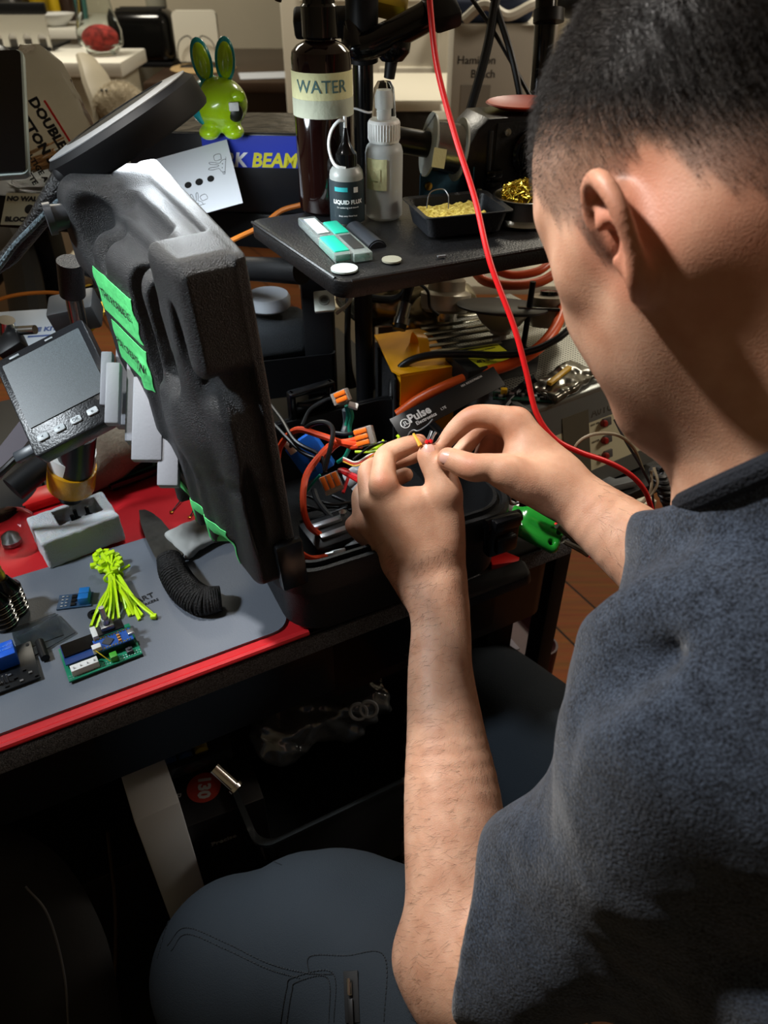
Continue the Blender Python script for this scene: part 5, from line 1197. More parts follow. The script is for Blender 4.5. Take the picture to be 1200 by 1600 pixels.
# insulator stack at left edge
for i, (x, y) in enumerate(((8, 975), (24, 955))):
    t = thing('ribbed_connector', 'black ribbed plug with silver rings and brass tip, %s of the pair' % ('front one', 'rear one')[i], 'connector', on(x, y, 0), 'ribbed plugs at the left edge')
    prof = []
    for k in range(5): z = .004+k*.006; prof += [(.0125, z), (.0135, z+.0015), (.0135, z+.003), (.0115, z+.0045)]
    obj('ribbed_body', lathe([(.0125, 0)]+prof+[(.008, .040), (.006, .044)], 28), blackg, t)
    for k in range(5): obj('silver_ring', lathe([(.0130, .0085+k*.006-.004), (.0137, .009+k*.006-.004), (.0130, .0095+k*.006-.004)], 28, False), chrome, t)
    obj('brass_tip', lathe([(.004, .044), (.0045, .050), (.003, .056), (.0035, .058), (.001, .061)], 12), brass, t)
# relay board
rb = thing('relay_board', 'black relay board with two bright blue relays, cut by the left edge', 'circuit board', on(5, 1052, 2))
obj('board', box(.058, .050, .0016, (0, 0, .003), .0004), M('pcb_black', '0d1014', .35), rb)
for i in range(2): obj('relay', box(.0165, .019, .016, (-.010+.0185*i-.001, .0085, .012), .001), M('relay_blue', '1b5fd6', .35), rb)
for i in range(2): obj('lettering', text('SRD-05VDC', .0028, .0002, mx=T(-.0105+.0185*i, .0115, .0202)).join(text('10A 250VAC', .0026, .0002, mx=T(-.0105+.0185*i, .007, .0202))), M('ink_lightblue', '6aa0ee', .6), rb, smooth=False)
rnd = random.Random(2)
for i in range(12): obj('component', box(.003, .002, .0018, (-.020+.0042*i-.0, -.010-.006*(i % 3), .0045)), (M('tinned'), M('chip_black'))[i % 2], rb)
for i in range(4): obj('header_pin', cyl((-.006+i*.0032, -.0165, .004), (-.006+i*.0032, -.0165, .013), .0006, n=6), M('tinned'), rb)
obj('mount_hole', cyl((.0255, .021, .0038), (.0255, .021, .0042), .0016, n=16), M('hole_dark'), rb)
# proto board
pr_ = thing('prototype_board', 'green prototype board with encoder knob, blue microcontroller, small display and white sockets', 'circuit board', on(158, 1022, 2.5))
obj('board', box(.066, .044, .0016, (0, 0, .003)), M('pcb_proto', '127a5a', .4), pr_)
g = Geo()
for i in range(26):
    for j in range(2): g.join(lathe([(.0006, 0), (.0009, .0002)], 8, False).tr(T(-.031+i*.0025, -.0195+j*.003, .0039)))
o = obj('solder_pads', g, M('tinned'), pr_); o['kind'] = 'stuff'
obj('display_board', box(.030, .026, .0014, (-.016, .005, .010)), M('pcb_navy', '1a3a74', .35), pr_)
obj('display_glass', box(.028, .017, .0016, (-.016, .009, .0114)), blackg, pr_)
obj('display_standoff', box(.027, .022, .005, (-.016, .004, .0065)), M('chip_black'), pr_)
mc = obj('microcontroller_board', box(.034, .016, .0016, (.0135, -.0015, .0125)), M('pcb_navy2', '23509e', .35, var=.15, vscale=300), pr_)
obj('chip', box(.008, .008, .0014, (0, 0, 0)).tr(T(.009, -.0015, .0138) @ RZ(R(45))), M('chip_grey', '3a3d44', .4), mc)
obj('usb_socket', box(.006, .0065, .003, (.030, -.001, .0145), .0005), M('tinned'), mc)
for i in range(12):
    for j in (-1, 1): obj('header_pin', box(.0014, .0014, .0008, (-.001+i*.0026, -.0015+j*.0068, .0136)), goldp, mc)
for i in range(3): obj('capacitor', box(.003, .002, .002, (.019, -.006+i*.0035, .0143), .0004), M('tantalum', 'c98a3a', .4), mc)
obj('support_header', box(.034, .014, .008, (.0135, -.0015, .0075)), M('chip_black'), pr_)
obj('encoder_board', box(.028, .012, .0014, (.013, .0140, .0145)), M('pcb_black'), pr_)
en = obj('encoder', box(.012, .010, .006, (.013, .0145, .018), .0006), steel, pr_)
obj('encoder_shaft', cyl((.013, .0145, .021), (.013, .0150, .027), .0036).join(cyl((.013, .0148, .027), (.013, .0165, .040), .0026)), M('alu', 'a9adb0', .3, 1), en)
obj('white_socket', box(.005, .014, .008, (.0005, .013, .014), .0005), white_pl, pr_)
obj('white_socket', box(.008, .006, .007, (-.002, -.006, .0145), .0005), white_pl, pr_)
obj('pin_socket', box(.024, .008, .007, (-.0165, -.0145, .0073), .0005), white_pl, pr_)
for i in range(4): obj('socket_pin', box(.0012, .0012, .002, (-.0255+i*.006, -.0155, .0112)), M('tinned'), pr_)
obj('green_terminal', box(.0065, .007, .007, (.009, -.0165, .0073), .0006), M('term_green', '3f9c2c', .45), pr_)
obj('push_button', box(.006, .006, .004, (.0235, -.0150, .0058), .0005).join(cyl((.0235, -.015, .0078), (.0235, -.015, .0095), .0016)), M('chip_grey'), pr_)
obj('yellow_wire', tube([(-.004, -.009, .016), (0, -.014, .012), (.005, -.018, .005)], .0005, 6), M('thin_yellow', 'd9c22a', .4), pr_)
obj('red_wire', tube([(-.004, .002, .012), (-.002, -.002, .016), (.002, -.008, .012)], .0005, 6), red_w, pr_)
# orange cable on the left and behind
single('orange_cable', tube([P(-30, 478, 1.02), P(20, 462, 1.02), P(70, 457, 1.02), P(120, 458, 1.0), P(170, 440, .98)], .0026, 8), M('orange_cable', 'c8742a', .4), 'thin orange cable running behind the microscope at the left', 'cable')
single('orange_lead', tube([P(335, 388, .88), P(370, 372, .88), P(410, 352, .90), P(438, 330, .92), P(470, 320, .94)], .0030, 8), M('orange_cable'), 'thin orange cable from the lid up to the raised shelf', 'cable')
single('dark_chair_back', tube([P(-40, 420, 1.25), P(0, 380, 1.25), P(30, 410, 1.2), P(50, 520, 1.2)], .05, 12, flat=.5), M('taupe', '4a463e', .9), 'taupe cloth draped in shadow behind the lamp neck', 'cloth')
single('mauve_cover', rbox(.018, .09, .006, .005), M('phone_white', '6a646c', .5), 'pale mauve plastic cover standing under the microscope screen', 'cover', mx=frame(P(28, 688, .76), camvec(.80, -.50, .1), za=camvec(-.1, .4, -1)))
single('screwdriver', cyl(P(20, 765, .82), P(75, 720, .84), .014).join(ball(P(75, 720, .84), .014, 10)), black, 'thick black tool handle lying behind the glass dome', 'tool')
# ------------------------------------------------------------------ the raised shelf on the post
ZS = 1.05
SN, SFR, SFL = G(530, 441, ZS), G(838, 388, ZS), G(438, 336, ZS)
su_ = (SFR-SN).normalized(); sy_ = math.atan2(su_.y, su_.x); svv = Vector((-su_.y, su_.x, 0))
SW = .40; SD = .20
SM = Matrix.Translation(SN) @ RZ(sy_)             # origin: front left corner of the top
rs = thing('raised_shelf', 'black metal raised shelf tray holding bottles and the soldering sponge', 'shelf', SM)
shelf_m = M('shelf_metal', '0b0c0e', .40, bump=.3, bscale=500, var=.3, vscale=200)
shm = Matrix(((1, -.10, 0, 0), (0, 1, 0, 0), (0, 0, 1, 0), (0, 0, 0, 1)))
obj('shelf_plate', rbox(SW, SD, .016, .014, (SW/2, SD/2, -.009), bev=.002).tr(shm), shelf_m, rs)
obj('rim', Geo().join(tube([(.012, .001, -.001), (SW-.01, .001, -.001)], .0016, 6)).join(tube([(.001, .012, -.001), (-.019, SD-.01, -.001)], .0016, 6)), shelf_m, rs)
q = SM.inverted() @ Vector((-.028, .985, 0))
PX, PY = -.024, 1.0
for (px, py) in ((568, 470), ):
    a = G(px, py, ZS-.02); 
obj('leg', cyl((-.024, .845, ZS-.017), (-.024, .845, ZD), .0103), blackm, rs, world=True)
obj('leg', cyl(SM @ Vector((SW-.03, SD-.03, -.017)), SM @ Vector((SW-.03, SD-.03, .873-ZS)), .0038), blackm, rs, world=True)
obj('side_arm', cyl(G(470, 395, ZS-.03)+Vector((0, 0, -.02)), P(300, 415, .93), .0135, .0125), blackm, rs, world=True)
pole = thing('mounting_pole', 'tall black mounting pole rising behind the spray bottles', 'pole', T(PX, PY, ZD))
obj('pole', cyl((PX, PY, ZD), (PX, PY, 1.62), .0118), blackg, pole, world=True)
obj('wire_tie', tube([(PX+.0125*math.cos(a), PY+.0125*math.sin(a), 1.118+.002*math.sin(a*2)) for a in np.linspace(0, 6.28, 14)], .0012, 6), white_pl, pole, world=True)
# microscope boom
bo = thing('tool_boom', 'black clamp boom with a drooping nozzle hanging over the small spray bottle', 'boom', T(*P(567, 60, .85)))
obj('clamp_collar', cyl(P(566, 95, .845), P(565, -10, .80), .0175), black, bo, world=True)
obj('arm_left', box(.085, .024, .024, bev=.004).tr(frame(P(520, 35, .84), camvec(1, .02, 0), za=camvec(0, .3, -1))), black, bo, world=True)
obj('hook', tube([P(552, 42, .82), P(553, 70, .82), P(572, 72, .82), P(600, 60, .82), P(640, 40, .82), P(672, 20, .82), P(690, -10, .82)], [.012, .013, .014, .015, .015, .015, .016], 14), blackg, bo, world=True)
obj('hook_tip', cyl(P(550, 36, .815), P(558, 78, .815), .009), blackg, bo, world=True)
obj('dome', lathe([(.0001, -.019), (.012, -.018), (.019, -.010), (.0205, 0), (.019, .004), (.0001, .004)], 28).tr(T(*P(613, 65, .83))), blackg, bo, world=True)
obj('nozzle', cyl(P(613, 85, .835), P(608, 122, .85), .0072, .0060), rubber, bo, world=True)
obj('label_band', box(.036, .022, .02, bev=.003).tr(frame(P(610, 8, .83), camvec(.97, -.22, 0), za=camvec(0, .3, -1))), M('label_yellow', 'c2a522', .5), bo, world=True)
obj('grip', box(.03, .05, .02, bev=.005).tr(frame(P(690, 10, .80), camvec(.9, .3, 0), za=camvec(0, .3, -1))), black, bo, world=True)
# amber bottle
am = M('amber_glass', '140605', .08, trans=.15, ior=1.3, spec=.6, coat=.5)
sbp = G(512, 326, ZS)
sb = thing('amber_spray_bottle', 'tall dark amber spray bottle with a masking tape label reading WATER', 'spray bottle', T(*sbp))
rb_ = .029
obj('bottle', lathe([(rb_-.003, 0), (rb_, .003), (rb_, .140), (rb_-.001, .146), (rb_-.006, .151), (.014, .155), (.0135, .162), (.0001, .162)], 48), am, sb)
obj('water', lathe([(.0001, .003), (rb_-.002, .004), (rb_-.002, .012), (.0001, .0121)], 32), M('amber_liquid', '1a0703', .1), sb)
obj('collar', lathe([(.0155, .156), (.0170, .158), (.0170, .182), (.015, .184), (.0145, .194), (.010, .198), (.009, .212), (.0001, .212)], 32), blackg, sb)
obj('trigger_head', tube([(-.02, 0, .218), (0, 0, .218), (.02, -.004, .220)], [.010, .013, .010], 12), blackg, sb)
obj('trigger', tube([(-.018, 0, .222), (-.030, -.006, .208), (-.036, -.012, .186)], [.006, .005, .003], 10), blackg, sb)
lbl = M('masking_tape', 'c8c596', .75, bump=.3, bscale=200); lbl2 = M('masking_tape_low', 'a9ac98', .75, bump=.3, bscale=200)
def wrap(r, z0, z1, a0, a1, n=16, th=.0006):
    g = Geo(); vs = []
    for rr_ in (r, r+th):
        for z in (z0, z1):
            for i in range(n): a = R(a0+(a1-a0)*i/(n-1)); vs.append((rr_*math.cos(a), rr_*math.sin(a), z))
    fs = []
    for i in range(n-1): fs += [(i, i+n, i+n+1, i+1), (2*n+i, 2*n+i+1, 3*n+i+1, 3*n+i), (i, i+1, 2*n+i+1, 2*n+i), (n+i, 3*n+i, 3*n+i+1, n+i+1)]
    fs += [(0, 2*n, 3*n, n), (n-1, 2*n-1, 4*n-1, 3*n-1)]; return g.add(vs, fs)
obj('tape_label', wrap(rb_+.0002, .106, .131, -182, 8), lbl, sb); obj('tape_label', wrap(rb_+.0004, .092, .108, -180, 2), lbl2, sb)
def wraptext(s, size, r, z, adeg, th=.0003, bold=0, sx=1):
    g = text(s, size, .0002, bold=bold, font_scale_x=sx); o = Geo()
    for v in g.v: a = R(adeg)+v.x/r; rr_ = r+th+v.z; o.v.append(Vector((rr_*math.cos(a), rr_*math.sin(a), z+v.y)))
    o.f = g.f; return o
obj('lettering', wraptext('WATER', .0155, rb_+.0008, .119, -88, .0002, sx=1.0), M('ink_teal', '47696a', .8), sb, smooth=False)
# flux bottle
fp = G(541, 345, ZS)+svv*-.004
fx = thing('flux_bottle', 'small grey dropper bottle labelled LIQUID FLUX with looped white cap strap', 'bottle', T(*fp))
obj('bottle', lathe([(.0150, 0), (.0168, .002), (.0168, .046), (.0160, .050), (.013, .054), (.0001, .055)], 40), M('natural_pe', '9ca09c', .35, trans=.2), fx)
obj('label', wrap(.0170, .003, .043, -200, 20, 24), M('label_dark', '1d2b31', .5), fx)
obj('black_cap', lathe([(.0105, .054), (.0105, .066), (.0085, .068), (.004, .076), (.0018, .088), (.0001, .089)], 24), blackg, fx)
obj('white_tip', cyl((0, 0, .085), (0, 0, .098), .0016), white_pl, fx)
obj('cap_strap', tube([(0, 0, .094), (-.006, -.002, .094), (-.013, -.003, .086), (-.016, -.003, .074), (-.014, -.004, .062), (-.009, -.010, .056), (0, -.011, .054)], .0017, 8, flat=.7), white_pl, fx)
obj('lettering', wraptext('LIQUID FLUX', .0052, .0176, .024, -85, .0001, bold=.0002).join(wraptext('for soldering and rework', .0022, .0176, .019, -85, .0001)).join(wraptext('keep away from heat', .0022, .0176, .011, -85, .0001)), whitei, fx, smooth=False)
obj('label_badge', wrap(.0174, .034, .038, -130, -85, 10, .0003), M('badge_teal', '2aa3a8', .5), fx); obj('label_badge', wrap(.0174, .033, .038, -65, -50, 6, .0003), whitei, fx)
# clear mist bottle
mp = G(600, 338, ZS)
mb_ = thing('mist_bottle', 'frosted clear mist bottle with white sprayer under a clear cap', 'spray bottle', T(*mp) @ Matrix.Diagonal((1.04, 1.04, .90, 1)))
obj('bottle', lathe([(.0155, 0), (.0180, .003), (.0180, .070), (.0165, .076), (.0125, .080), (.0001, .080)], 40), M('frosted', 'c6cbca', .4, trans=.35, ior=1.3), mb_)
obj('white_collar', lathe([(.0142, .080), (.0148, .082), (.0148, .100), (.0135, .102), (.0001, .102)], 36), white_pl, mb_)
g = Geo()
for i in range(36): a = 2*math.pi*i/36; g.join(cyl((.0148*math.cos(a), .0148*math.sin(a), .083), (.0148*math.cos(a), .0148*math.sin(a), .099), .0005, n=5))
obj('grip_ribs', g, white_pl, mb_)['kind'] = 'stuff'
obj('sprayer_head', lathe([(.006, .102), (.0060, .112), (.0075, .113), (.0078, .124), (.006, .130), (.0001, .131)], 24), white_pl, mb_)
obj('clear_cap', lathe([(.0115, .102), (.0112, .106), (.0092, .132), (.006, .138), (.0001, .139)], 32, False), M('thin_glass'), mb_)
obj('tape_label', wrap(.0182, .034, .066, -150, -82), lbl, mb_)
obj('tape_label', wrap(.0188, .044, .056, -130, -100), lbl, mb_)
# slide boxes and tube
for i, (a, b, clr, lb_) in enumerate((((497, 345), (555, 402), 1, 'clear flat case with teal block and white label, left of two on the raised shelf'), ((530, 352), (582, 400), 0, 'clear flat case with a teal end, right of two on the raised shelf'))):
    p0, p1 = G(a[0]-18+i*2, a[1], ZS+.004), G(b[0]-16+i*2, b[1]+2, ZS+.004); ln2 = (p1-p0).length
    m = frame((p0+p1)/2, p1-p0, za=Vector((0, 0, 1)))
    t = thing('blister_case', lb_, 'case', m, 'clear cases on the raised shelf')
    obj('case_shell', box(ln2, .018, .008, bev=.001), M('clear_shell', 'cfdad8', .12, trans=.8, ior=1.2), t)
    obj('teal_insert', box(ln2*.38, .015, .0095, ((-.0 if i else ln2*.25)-(ln2*.28 if i else 0), 0, .0005), .0015), M('teal_block', '14a88c', .4), t)
    obj('label', box(ln2*.4, .011, .0006, (-ln2*.22 if not i else ln2*.18, 0, .0046)), M('label_white', 'cfd6d8', .6) if not i else steel, t)
ct = single('cut_tube', cyl(P(553, 362, .765), P(589, 392, .73), .0105, n=28).join(cyl(P(588.6, 391.6, .7305), P(590, 393, .729), .0092, n=28)), M('gunmetal', '2c3036', .35, .3), 'dark grey cut tube lying diagonally beside the teal cases', 'tube')
for i, (x, y, r) in enumerate(((538, 421, .012), (612, 407, .009))): single('lens_disc', lathe([(r, 0), (r, .0015), (.0001, .002)], 24), M('pale_disc', 'b7c8c6', .3) if not i else M('dust_disc', '7a7a6c', .6), ('pale disc at the front left corner of the raised shelf', 'dusty round spot of solder dross behind the front rim')[i], 'disc', mx=T(*G(x, y, ZS+.0005)))
single('solder_scrap', box(.008, .003, .0012).tr(T()), M('tinned'), 'bright scrap at the front edge of the raised shelf', 'scrap', mx=T(*G(690, 400, ZS+.001)) @ RZ(.3))
# solder spool on arm
spm = frame(P(692, 230, .80), camvec(1, -.03, .28), za=camvec(0, 1, 0))
sp = thing('solder_spool', 'spool of solder with pale flanges on a thick black rod', 'spool', spm)
Yr = RY(R(90))
obj('flange', lathe([(.0001, -.0165), (.0305, -.0165), (.0305, -.0145), (.0001, -.0145)], 48).tr(Yr), M('flange_white', 'b4bcb6', .4), sp)
obj('flange', lathe([(.0001, .0165), (.0305, .0165), (.0305, .0185), (.0001, .0185)], 48).tr(Yr), M('flange_white'), sp)
obj('solder', tube([(-.0135+.0305*i/420, .0225*math.cos(i*.6), .0225*math.sin(i*.6)) for i in range(420)], .0018, 5, smooth=0).join(lathe([(.0225, -.014), (.0225, .016)], 32).tr(Yr)), M('solder_metal', '9a9ea2', .25, 1), sp)
obj('lettering', Geo().join(text('LEAD FREE SOLDER 0.8MM', .004, .0002, mx=T(-.0168, 0, .020) @ RZ(R(90)) @ RX(R(90)) @ RY(math.pi))), M('ink_grey'), sp, smooth=False)
obj('tape_tab', box(.016, .0006, .018, (0, 0, 0)).tr(T(-.012, -.024, -.024) @ RX(R(25)) @ RZ(R(20))), lbl, sp)
obj('rod', cyl((-.065, 0, 0), (-.0165, 0, 0), .0125), M('rod_black', '0c0d0f', .3), sp)
# sponge tray
tr2 = thing('sponge_tray', 'black soldering tray with a dirty yellow sponge on the raised shelf', 'tray', Matrix.Translation(G(712, 352, ZS+.002)) @ RZ(sy_-R(8)))
def rect_loft(lv_, n=6):
    g = Geo(); vs = []; N = 4*(n+1)
    for w_, l_, r_, z_ in lv_:
        for sx, sy2, a0 in ((1, 1, 0), (-1, 1, 90), (-1, -1, 180), (1, -1, 270)):
            for i in range(n+1): a = R(a0+90*i/n); vs.append((sx*(w_/2-r_)+r_*math.cos(a), sy2*(l_/2-r_)+r_*math.sin(a), z_))
    fs = [(k*N+i, k*N+(i+1) % N, (k+1)*N+(i+1) % N, (k+1)*N+i) for k in range(len(lv_)-1) for i in range(N)]
    fs += [tuple(range(N-1, -1, -1)), tuple(range((len(lv_)-1)*N, len(lv_)*N))]; return g.add(vs, fs)
obj('tray_body', rect_loft([(.076, .058, .008, 0), (.084, .066, .008, .018), (.092, .074, .006, .020), (.092, .074, .006, .021), (.081, .063, .007, .020), (.074, .056, .007, .003)]), M('tray_black', '15171b', .4, bump=.3, bscale=400), tr2)
S = SDF(); S.box((-.006, -.002, .010), (.030, .022, .006), .002, k=.001); v_, f_2 = S.mesh(.0012, disp=lambda p: .0012*vnoise(p, 380, 7)+.0008*vnoise(p, 900, 8), relax=0)
obj('sponge', (v_, f_2), M('sponge_yellow', 'a8922c', .95, col2='d9c66a', vscale=300, bump=1, bscale=500), tr2)
obj('wire_loop', tube([(-.028, .010, .016), (-.024, .012, .030), (-.012, .010, .033), (-.008, .004, .028), (-.008, .002, .016)], .0006, 6), steel, tr2)
bk = thing('blue_bracket', 'blue-painted metal angle bracket with a screw behind the sponge tray', 'bracket', Matrix.Translation(G(700, 318, ZS+.0)+svv*.012) @ RZ(sy_+R(4)))
blum = M('blue_metal', '2f5870', .35, .6, var=.2, vscale=120)
obj('plate', rbox(.060, .030, .0018, .004).tr(T(0, 0, .018) @ RX(R(90))), blum, bk); obj('tab', box(.0018, .014, .032, (.030, -.006, .018), .0004), blum, bk); obj('screw', lathe([(.0045, 0), (.004, .002), (.0001, .0025)], 16).tr(T(-.020, -.001, .018) @ RX(R(90))), brass, bk)
# brass wool in a tin
tw = thing('brass_wool_tin', 'round steel tin filled with gold brass wool at the right of the raised shelf', 'tin', T(*(G(818, 348, ZS)+Vector((0, .012, 0)))))
obj('tin', lathe([(.036, 0), (.037, .002), (.031, .006), (.031, .022), (.032, .024), (.030, .0245), (.029, .022), (.029, .004), (.0001, .004)], 48), M('tin_steel', '9c9c98', .22, 1), tw)
rnd = random.Random(9); pts = []
for i in range(900):
    a, r_, z = rnd.uniform(0, 6.28), .024*math.sqrt(rnd.random()), .022+.018*rnd.random(); pts.append((r_*math.cos(a), r_*math.sin(a), z*(1-.25*(r_/.024)**2)))
g = Geo()
for i in range(0, 900, 3): g.join(tube(pts[i:i+3], .0007, 3, smooth=3))
o = obj('brass_wool', g, M('brass_wire', 'd9bf4a', .25, 1), tw); o['kind'] = 'stuff'
# fume fan / soldering stand block
fb_m = Matrix.Translation(G(790, 318, ZS)+svv*.03) @ RZ(sy_-R(6))
fs_ = thing('soldering_stand', 'black angular soldering stand with screws and a round air opening', 'soldering stand', fb_m)
prof = [(-.028, 0), (.075, 0), (.075, .080), (-.012, .080), (-.024, .070), (-.036, .050)]
obj('stand_body', prism(prof, .06, .002).tr(T(0, .055, 0) @ RX(R(90))), M('stand_black', '141519', .3, bump=.15, bscale=400), fs_)
obj('face_plate', prism([(-.004, .006), (.070, .006), (.070, .075), (-.002, .075)], .002).tr(T(0, -.004, 0) @ RX(R(90))), M('plate_black', '1b1c20', .4, bump=.3, bscale=300), fs_)
for x, z in ((.010, .066), (.064, .066), (-.018, .008)): obj('screw', lathe([(.0042, 0), (.0036, .0016), (.0001, .002)], 16).tr(T(x, -.006, z) @ RX(R(90))), chrome, fs_)
obj('air_ring', tube([(.040+.020*math.cos(a), -.010, .044+.021*math.sin(a)) for a in np.linspace(0, 6.28, 30)], .0045, 10), blackg, fs_)
g = Geo(); rnd = random.Random(4)
for i in range(90):
    p = [(.040+rnd.uniform(-.018, .018), -.012+rnd.uniform(-.006, .006), .036+rnd.uniform(-.02, .02)) for k in range(3)]; g.join(tube(p, .0006, 3, smooth=3))
o = obj('steel_wool', g, M('dark_wool', '3a3a3c', .3, 1), fs_); o['kind'] = 'stuff'
obj('slot_bar', box(.004, .004, .050, (-.010, -.008, .044), .001), M('slot_black', '26282c', .3), fs_)
for z in (.014, .026): obj('clip', box(.018, .01, .008, (-.004, -.008, z), .001), blackg, fs_)
single('orange_plate', lathe([(.0001, 0), (.035, .002), (.05, .010), (.048, .012), (.034, .005), (.0001, .003)], 32), M('plate_orange', 'b8381c', .4), 'orange-red dish on top of the black soldering stand', 'dish', mx=fb_m @ T(.045, .030, .0805) @ Matrix.Diagonal((.85, .75, .6, 1)))
# ---- cables across the top right
tp_ = single('camera_tripod', tube([P(855, -20, .95), P(850, 60, .97), P(838, 190, 1.02)], [.014, .013, .012], 12), blackg, 'ribbed black tripod column beside the forehead', 'tripod')
obj('collar', cyl(P(858, 15, .945), P(857, 35, .95), .019), black, tp_, world=True)
for i, (a, m_, b, r) in enumerate((((732, -10), (778, 60), (838, 168), .0026), ((768, -10), (800, 90), (818, 180), .0042), ((776, -10), (760, 80), (728, 195), .0060))):
    single('black_cable', tube([P(*a, .93), P(*m_, .95), P(*b, .98)], r, 10), black_w, ('thin black cable running diagonally to the right at the top', 'black cable falling almost straight beside the tripod', 'thick black cable curving down to the left at the top')[i], 'cable', 'black cables at the top right')
rc_ = single('red_cable', tube([P(668, -60, .66), P(673, 20, .66), P(684, 110, .66), P(712, 215, .66), P(742, 310, .66), P(766, 410, .66), P(803, 510, .67), P(822, 580, .68), P(838, 645, .69), P(866, 685, .70), P(905, 706, .71), P(950, 722, .72), P(985, 742, .735), P(1008, 768, .75), P(1021, 805, .77)], .0026, 12), red_w, 'bright red cable hanging from the top across the bench to the right', 'cable')
# ------------------------------------------------------------------ rework station at the right
ZT = .87
A0, A1 = G(823, 647, ZT), G(960, 598, ZT); BL = G(713, 572, ZT)
ax_ = (A1-A0).normalized(); ay_ = Vector((-ax_.y, ax_.x, 0)); stm = Matrix.Translation(Vector((A0.x, A0.y, ZD))) @ RZ(math.atan2(ax_.y, ax_.x))
hs_ = ZT-ZD; WS = .20; LS = .27
st = thing('rework_station', 'grey rework station with a perforated top and a cream front panel of red switches', 'rework station', stm)
alu2 = M('station_alu', '8c8f8c', .35, .7, bump=.1, bscale=300); cream = M('panel_cream', 'c3bfa2', .5)
obj('chassis', prism([(-.030, .006), (LS, .006), (LS, hs_), (0, hs_)], WS, .001).tr(Matrix(((0, 0, 1, 0), (1, 0, 0, 0), (0, 1, 0, 0), (0, 0, 0, 1)))), M('chassis_grey', '6c6f6e', .45, .4), st)
obj('front_rail', box(WS+.002, .014, .012, (WS/2, .006, hs_-.004), .002), alu2, st); obj('side_rail', box(.008, LS, .010, (.003, LS/2, hs_-.002), .002), alu2, st)
gm = M('perforated_top', '4f504c', .4, .7)
def grid_nodes(m):
    nt = m.node_tree; b = nt.nodes['Principled BSDF']; tc = nt.nodes['Texture Coordinate']; v = nt.nodes.new('ShaderNodeTexVoronoi'); v.inputs['Scale'].default_value = 240; v.inputs['Randomness'].default_value = 0
    r = nt.nodes.new('ShaderNodeValToRGB'); r.color_ramp.elements[0].position = .36; r.color_ramp.elements[1].position = .42; r.color_ramp.elements[0].color = lin('060606'); r.color_ramp.elements[1].color = lin('8a8a82')
    nt.links.new(tc.outputs['Object'], v.inputs['Vector']); nt.links.new(v.outputs['Distance'], r.inputs['Fac']); nt.links.new(r.outputs['Color'], b.inputs['Base Color'])
grid_nodes(gm)
obj('perforated_lid', box(WS-.014, LS-.03, .002, (WS/2+.002, LS/2+.008, hs_+.001)), gm, st)
# sloped front : local frame of the panel
pf0, pf1 = Vector((0, -.0305, .006)), Vector((0, 0, hs_-.012)); pu = (pf1-pf0).normalized(); pn = Vector((1, 0, 0)).cross(pu)
pm3 = Matrix((Vector((1, 0, 0)), pu, pn)).transposed().to_4x4(); pm3.translation = pf0
Hh = (pf1-pf0).length
obj('front_plate', box(WS-.01, Hh*.72, .002, (WS/2, Hh*.56, .0012)).tr(pm3), cream, st)
obj('display_band', box(.040, Hh*.72, .001, (.070, Hh*.56, .0028)).tr(pm3), M('band_taupe', '4f4b3f', .5), st)
obj('lower_strip', box(WS-.004, Hh*.2, .004, (WS/2, Hh*.10, .001)).tr(pm3), M('strip_grey', '5f615f', .4, .3), st)
for j, yy in enumerate((.70, .50, .32)):
    obj('rocker_switch', box(.013, .010, .004, (.118, Hh*yy, .003), .0008).tr(pm3), M('switch_grey', '4c4a4a', .4), st)
    obj('red_button', lathe([(.0042, 0), (.0042, .004), (.003, .0055), (.0001, .0058)], 18).tr(pm3 @ T(.112, Hh*yy, .003)), M('switch_red', '8c1d18', .3), st)
    obj('knob', lathe([(.0048, 0), (.0048, .003), (.004, .0045), (.0001, .0048)], 18).tr(pm3 @ T(.036, Hh*(yy+.02), .002)), M('knob_grey', '6e6c64', .35, .5), st)
    obj('indicator', box(.003, .003, .0008, (.028, Hh*(yy-.04), .0026)).tr(pm3), M('hole_dark'), st)
obj('lettering', text('A0YUE 968', .014, .0002, bold=.0002, mx=pm3 @ T(.128, Hh*.85, .0024)).join(text('HOT AIR', .0042, .0002, mx=pm3 @ T(.026, Hh*.82, .0024))).join(text('HOT AIR', .0035, .0002, mx=pm3 @ T(.100, Hh*.72, .0024))).join(text('HEATER', .0035, .0002, mx=pm3 @ T(.100, Hh*.52, .0024))).join(text('SOLDER', .0035, .0002, mx=pm3 @ T(.100, Hh*.34, .0024))), M('ink_brown', '3a352c', .7), st, smooth=False)
# side cart
dcr = DM @ Vector((ur+.004, 0, 0))
cart = thing('side_cart', 'black side cart carrying the rework station right of the workbench', 'cart', stm @ T(0, 0, -ZD))
cm3 = stm @ T(0, 0, -ZD)
obj('cart_top', box(.27, .40, .02, (.155, .14, ZD-.0115), .003), black, cart)
for a in (.03, .28):
    for b in (-.05, .33): obj('leg', box(.025, .025, ZD-.022, (a, b, (ZD-.022)/2), .002), blackm, cart)
single('grey_clip', prism([(0, 0), (.045, 0), (.045, .012), (.020, .012), (.014, .022), (0, .022)], .010, .001), M('clip_grey', '7d868c', .4), 'light grey plastic clip in front of the rework station', 'clip', mx=T(*G(946, 772, ZD+.001)) @ RZ(R(20)))
single('cream_plug', box(.026, .014, .012, bev=.002), M('plug_cream', '9a927c', .5), 'cream plug with a screw at the front of the cart under the wrist', 'plug', mx=T(*G(1006, 788, ZD+.004)) @ RZ(R(25)))
single('coiled_hose', tube([P(1025, 735, .78)+Vector((.006*math.cos(i*.7)*1, .006*math.sin(i*.7), 0))+camvec(.024, -.055, 0)*(i/90) for i in range(90)], .0032, 8, smooth=2), rubber, 'black coiled hose hanging at the right of the rework station', 'hose')
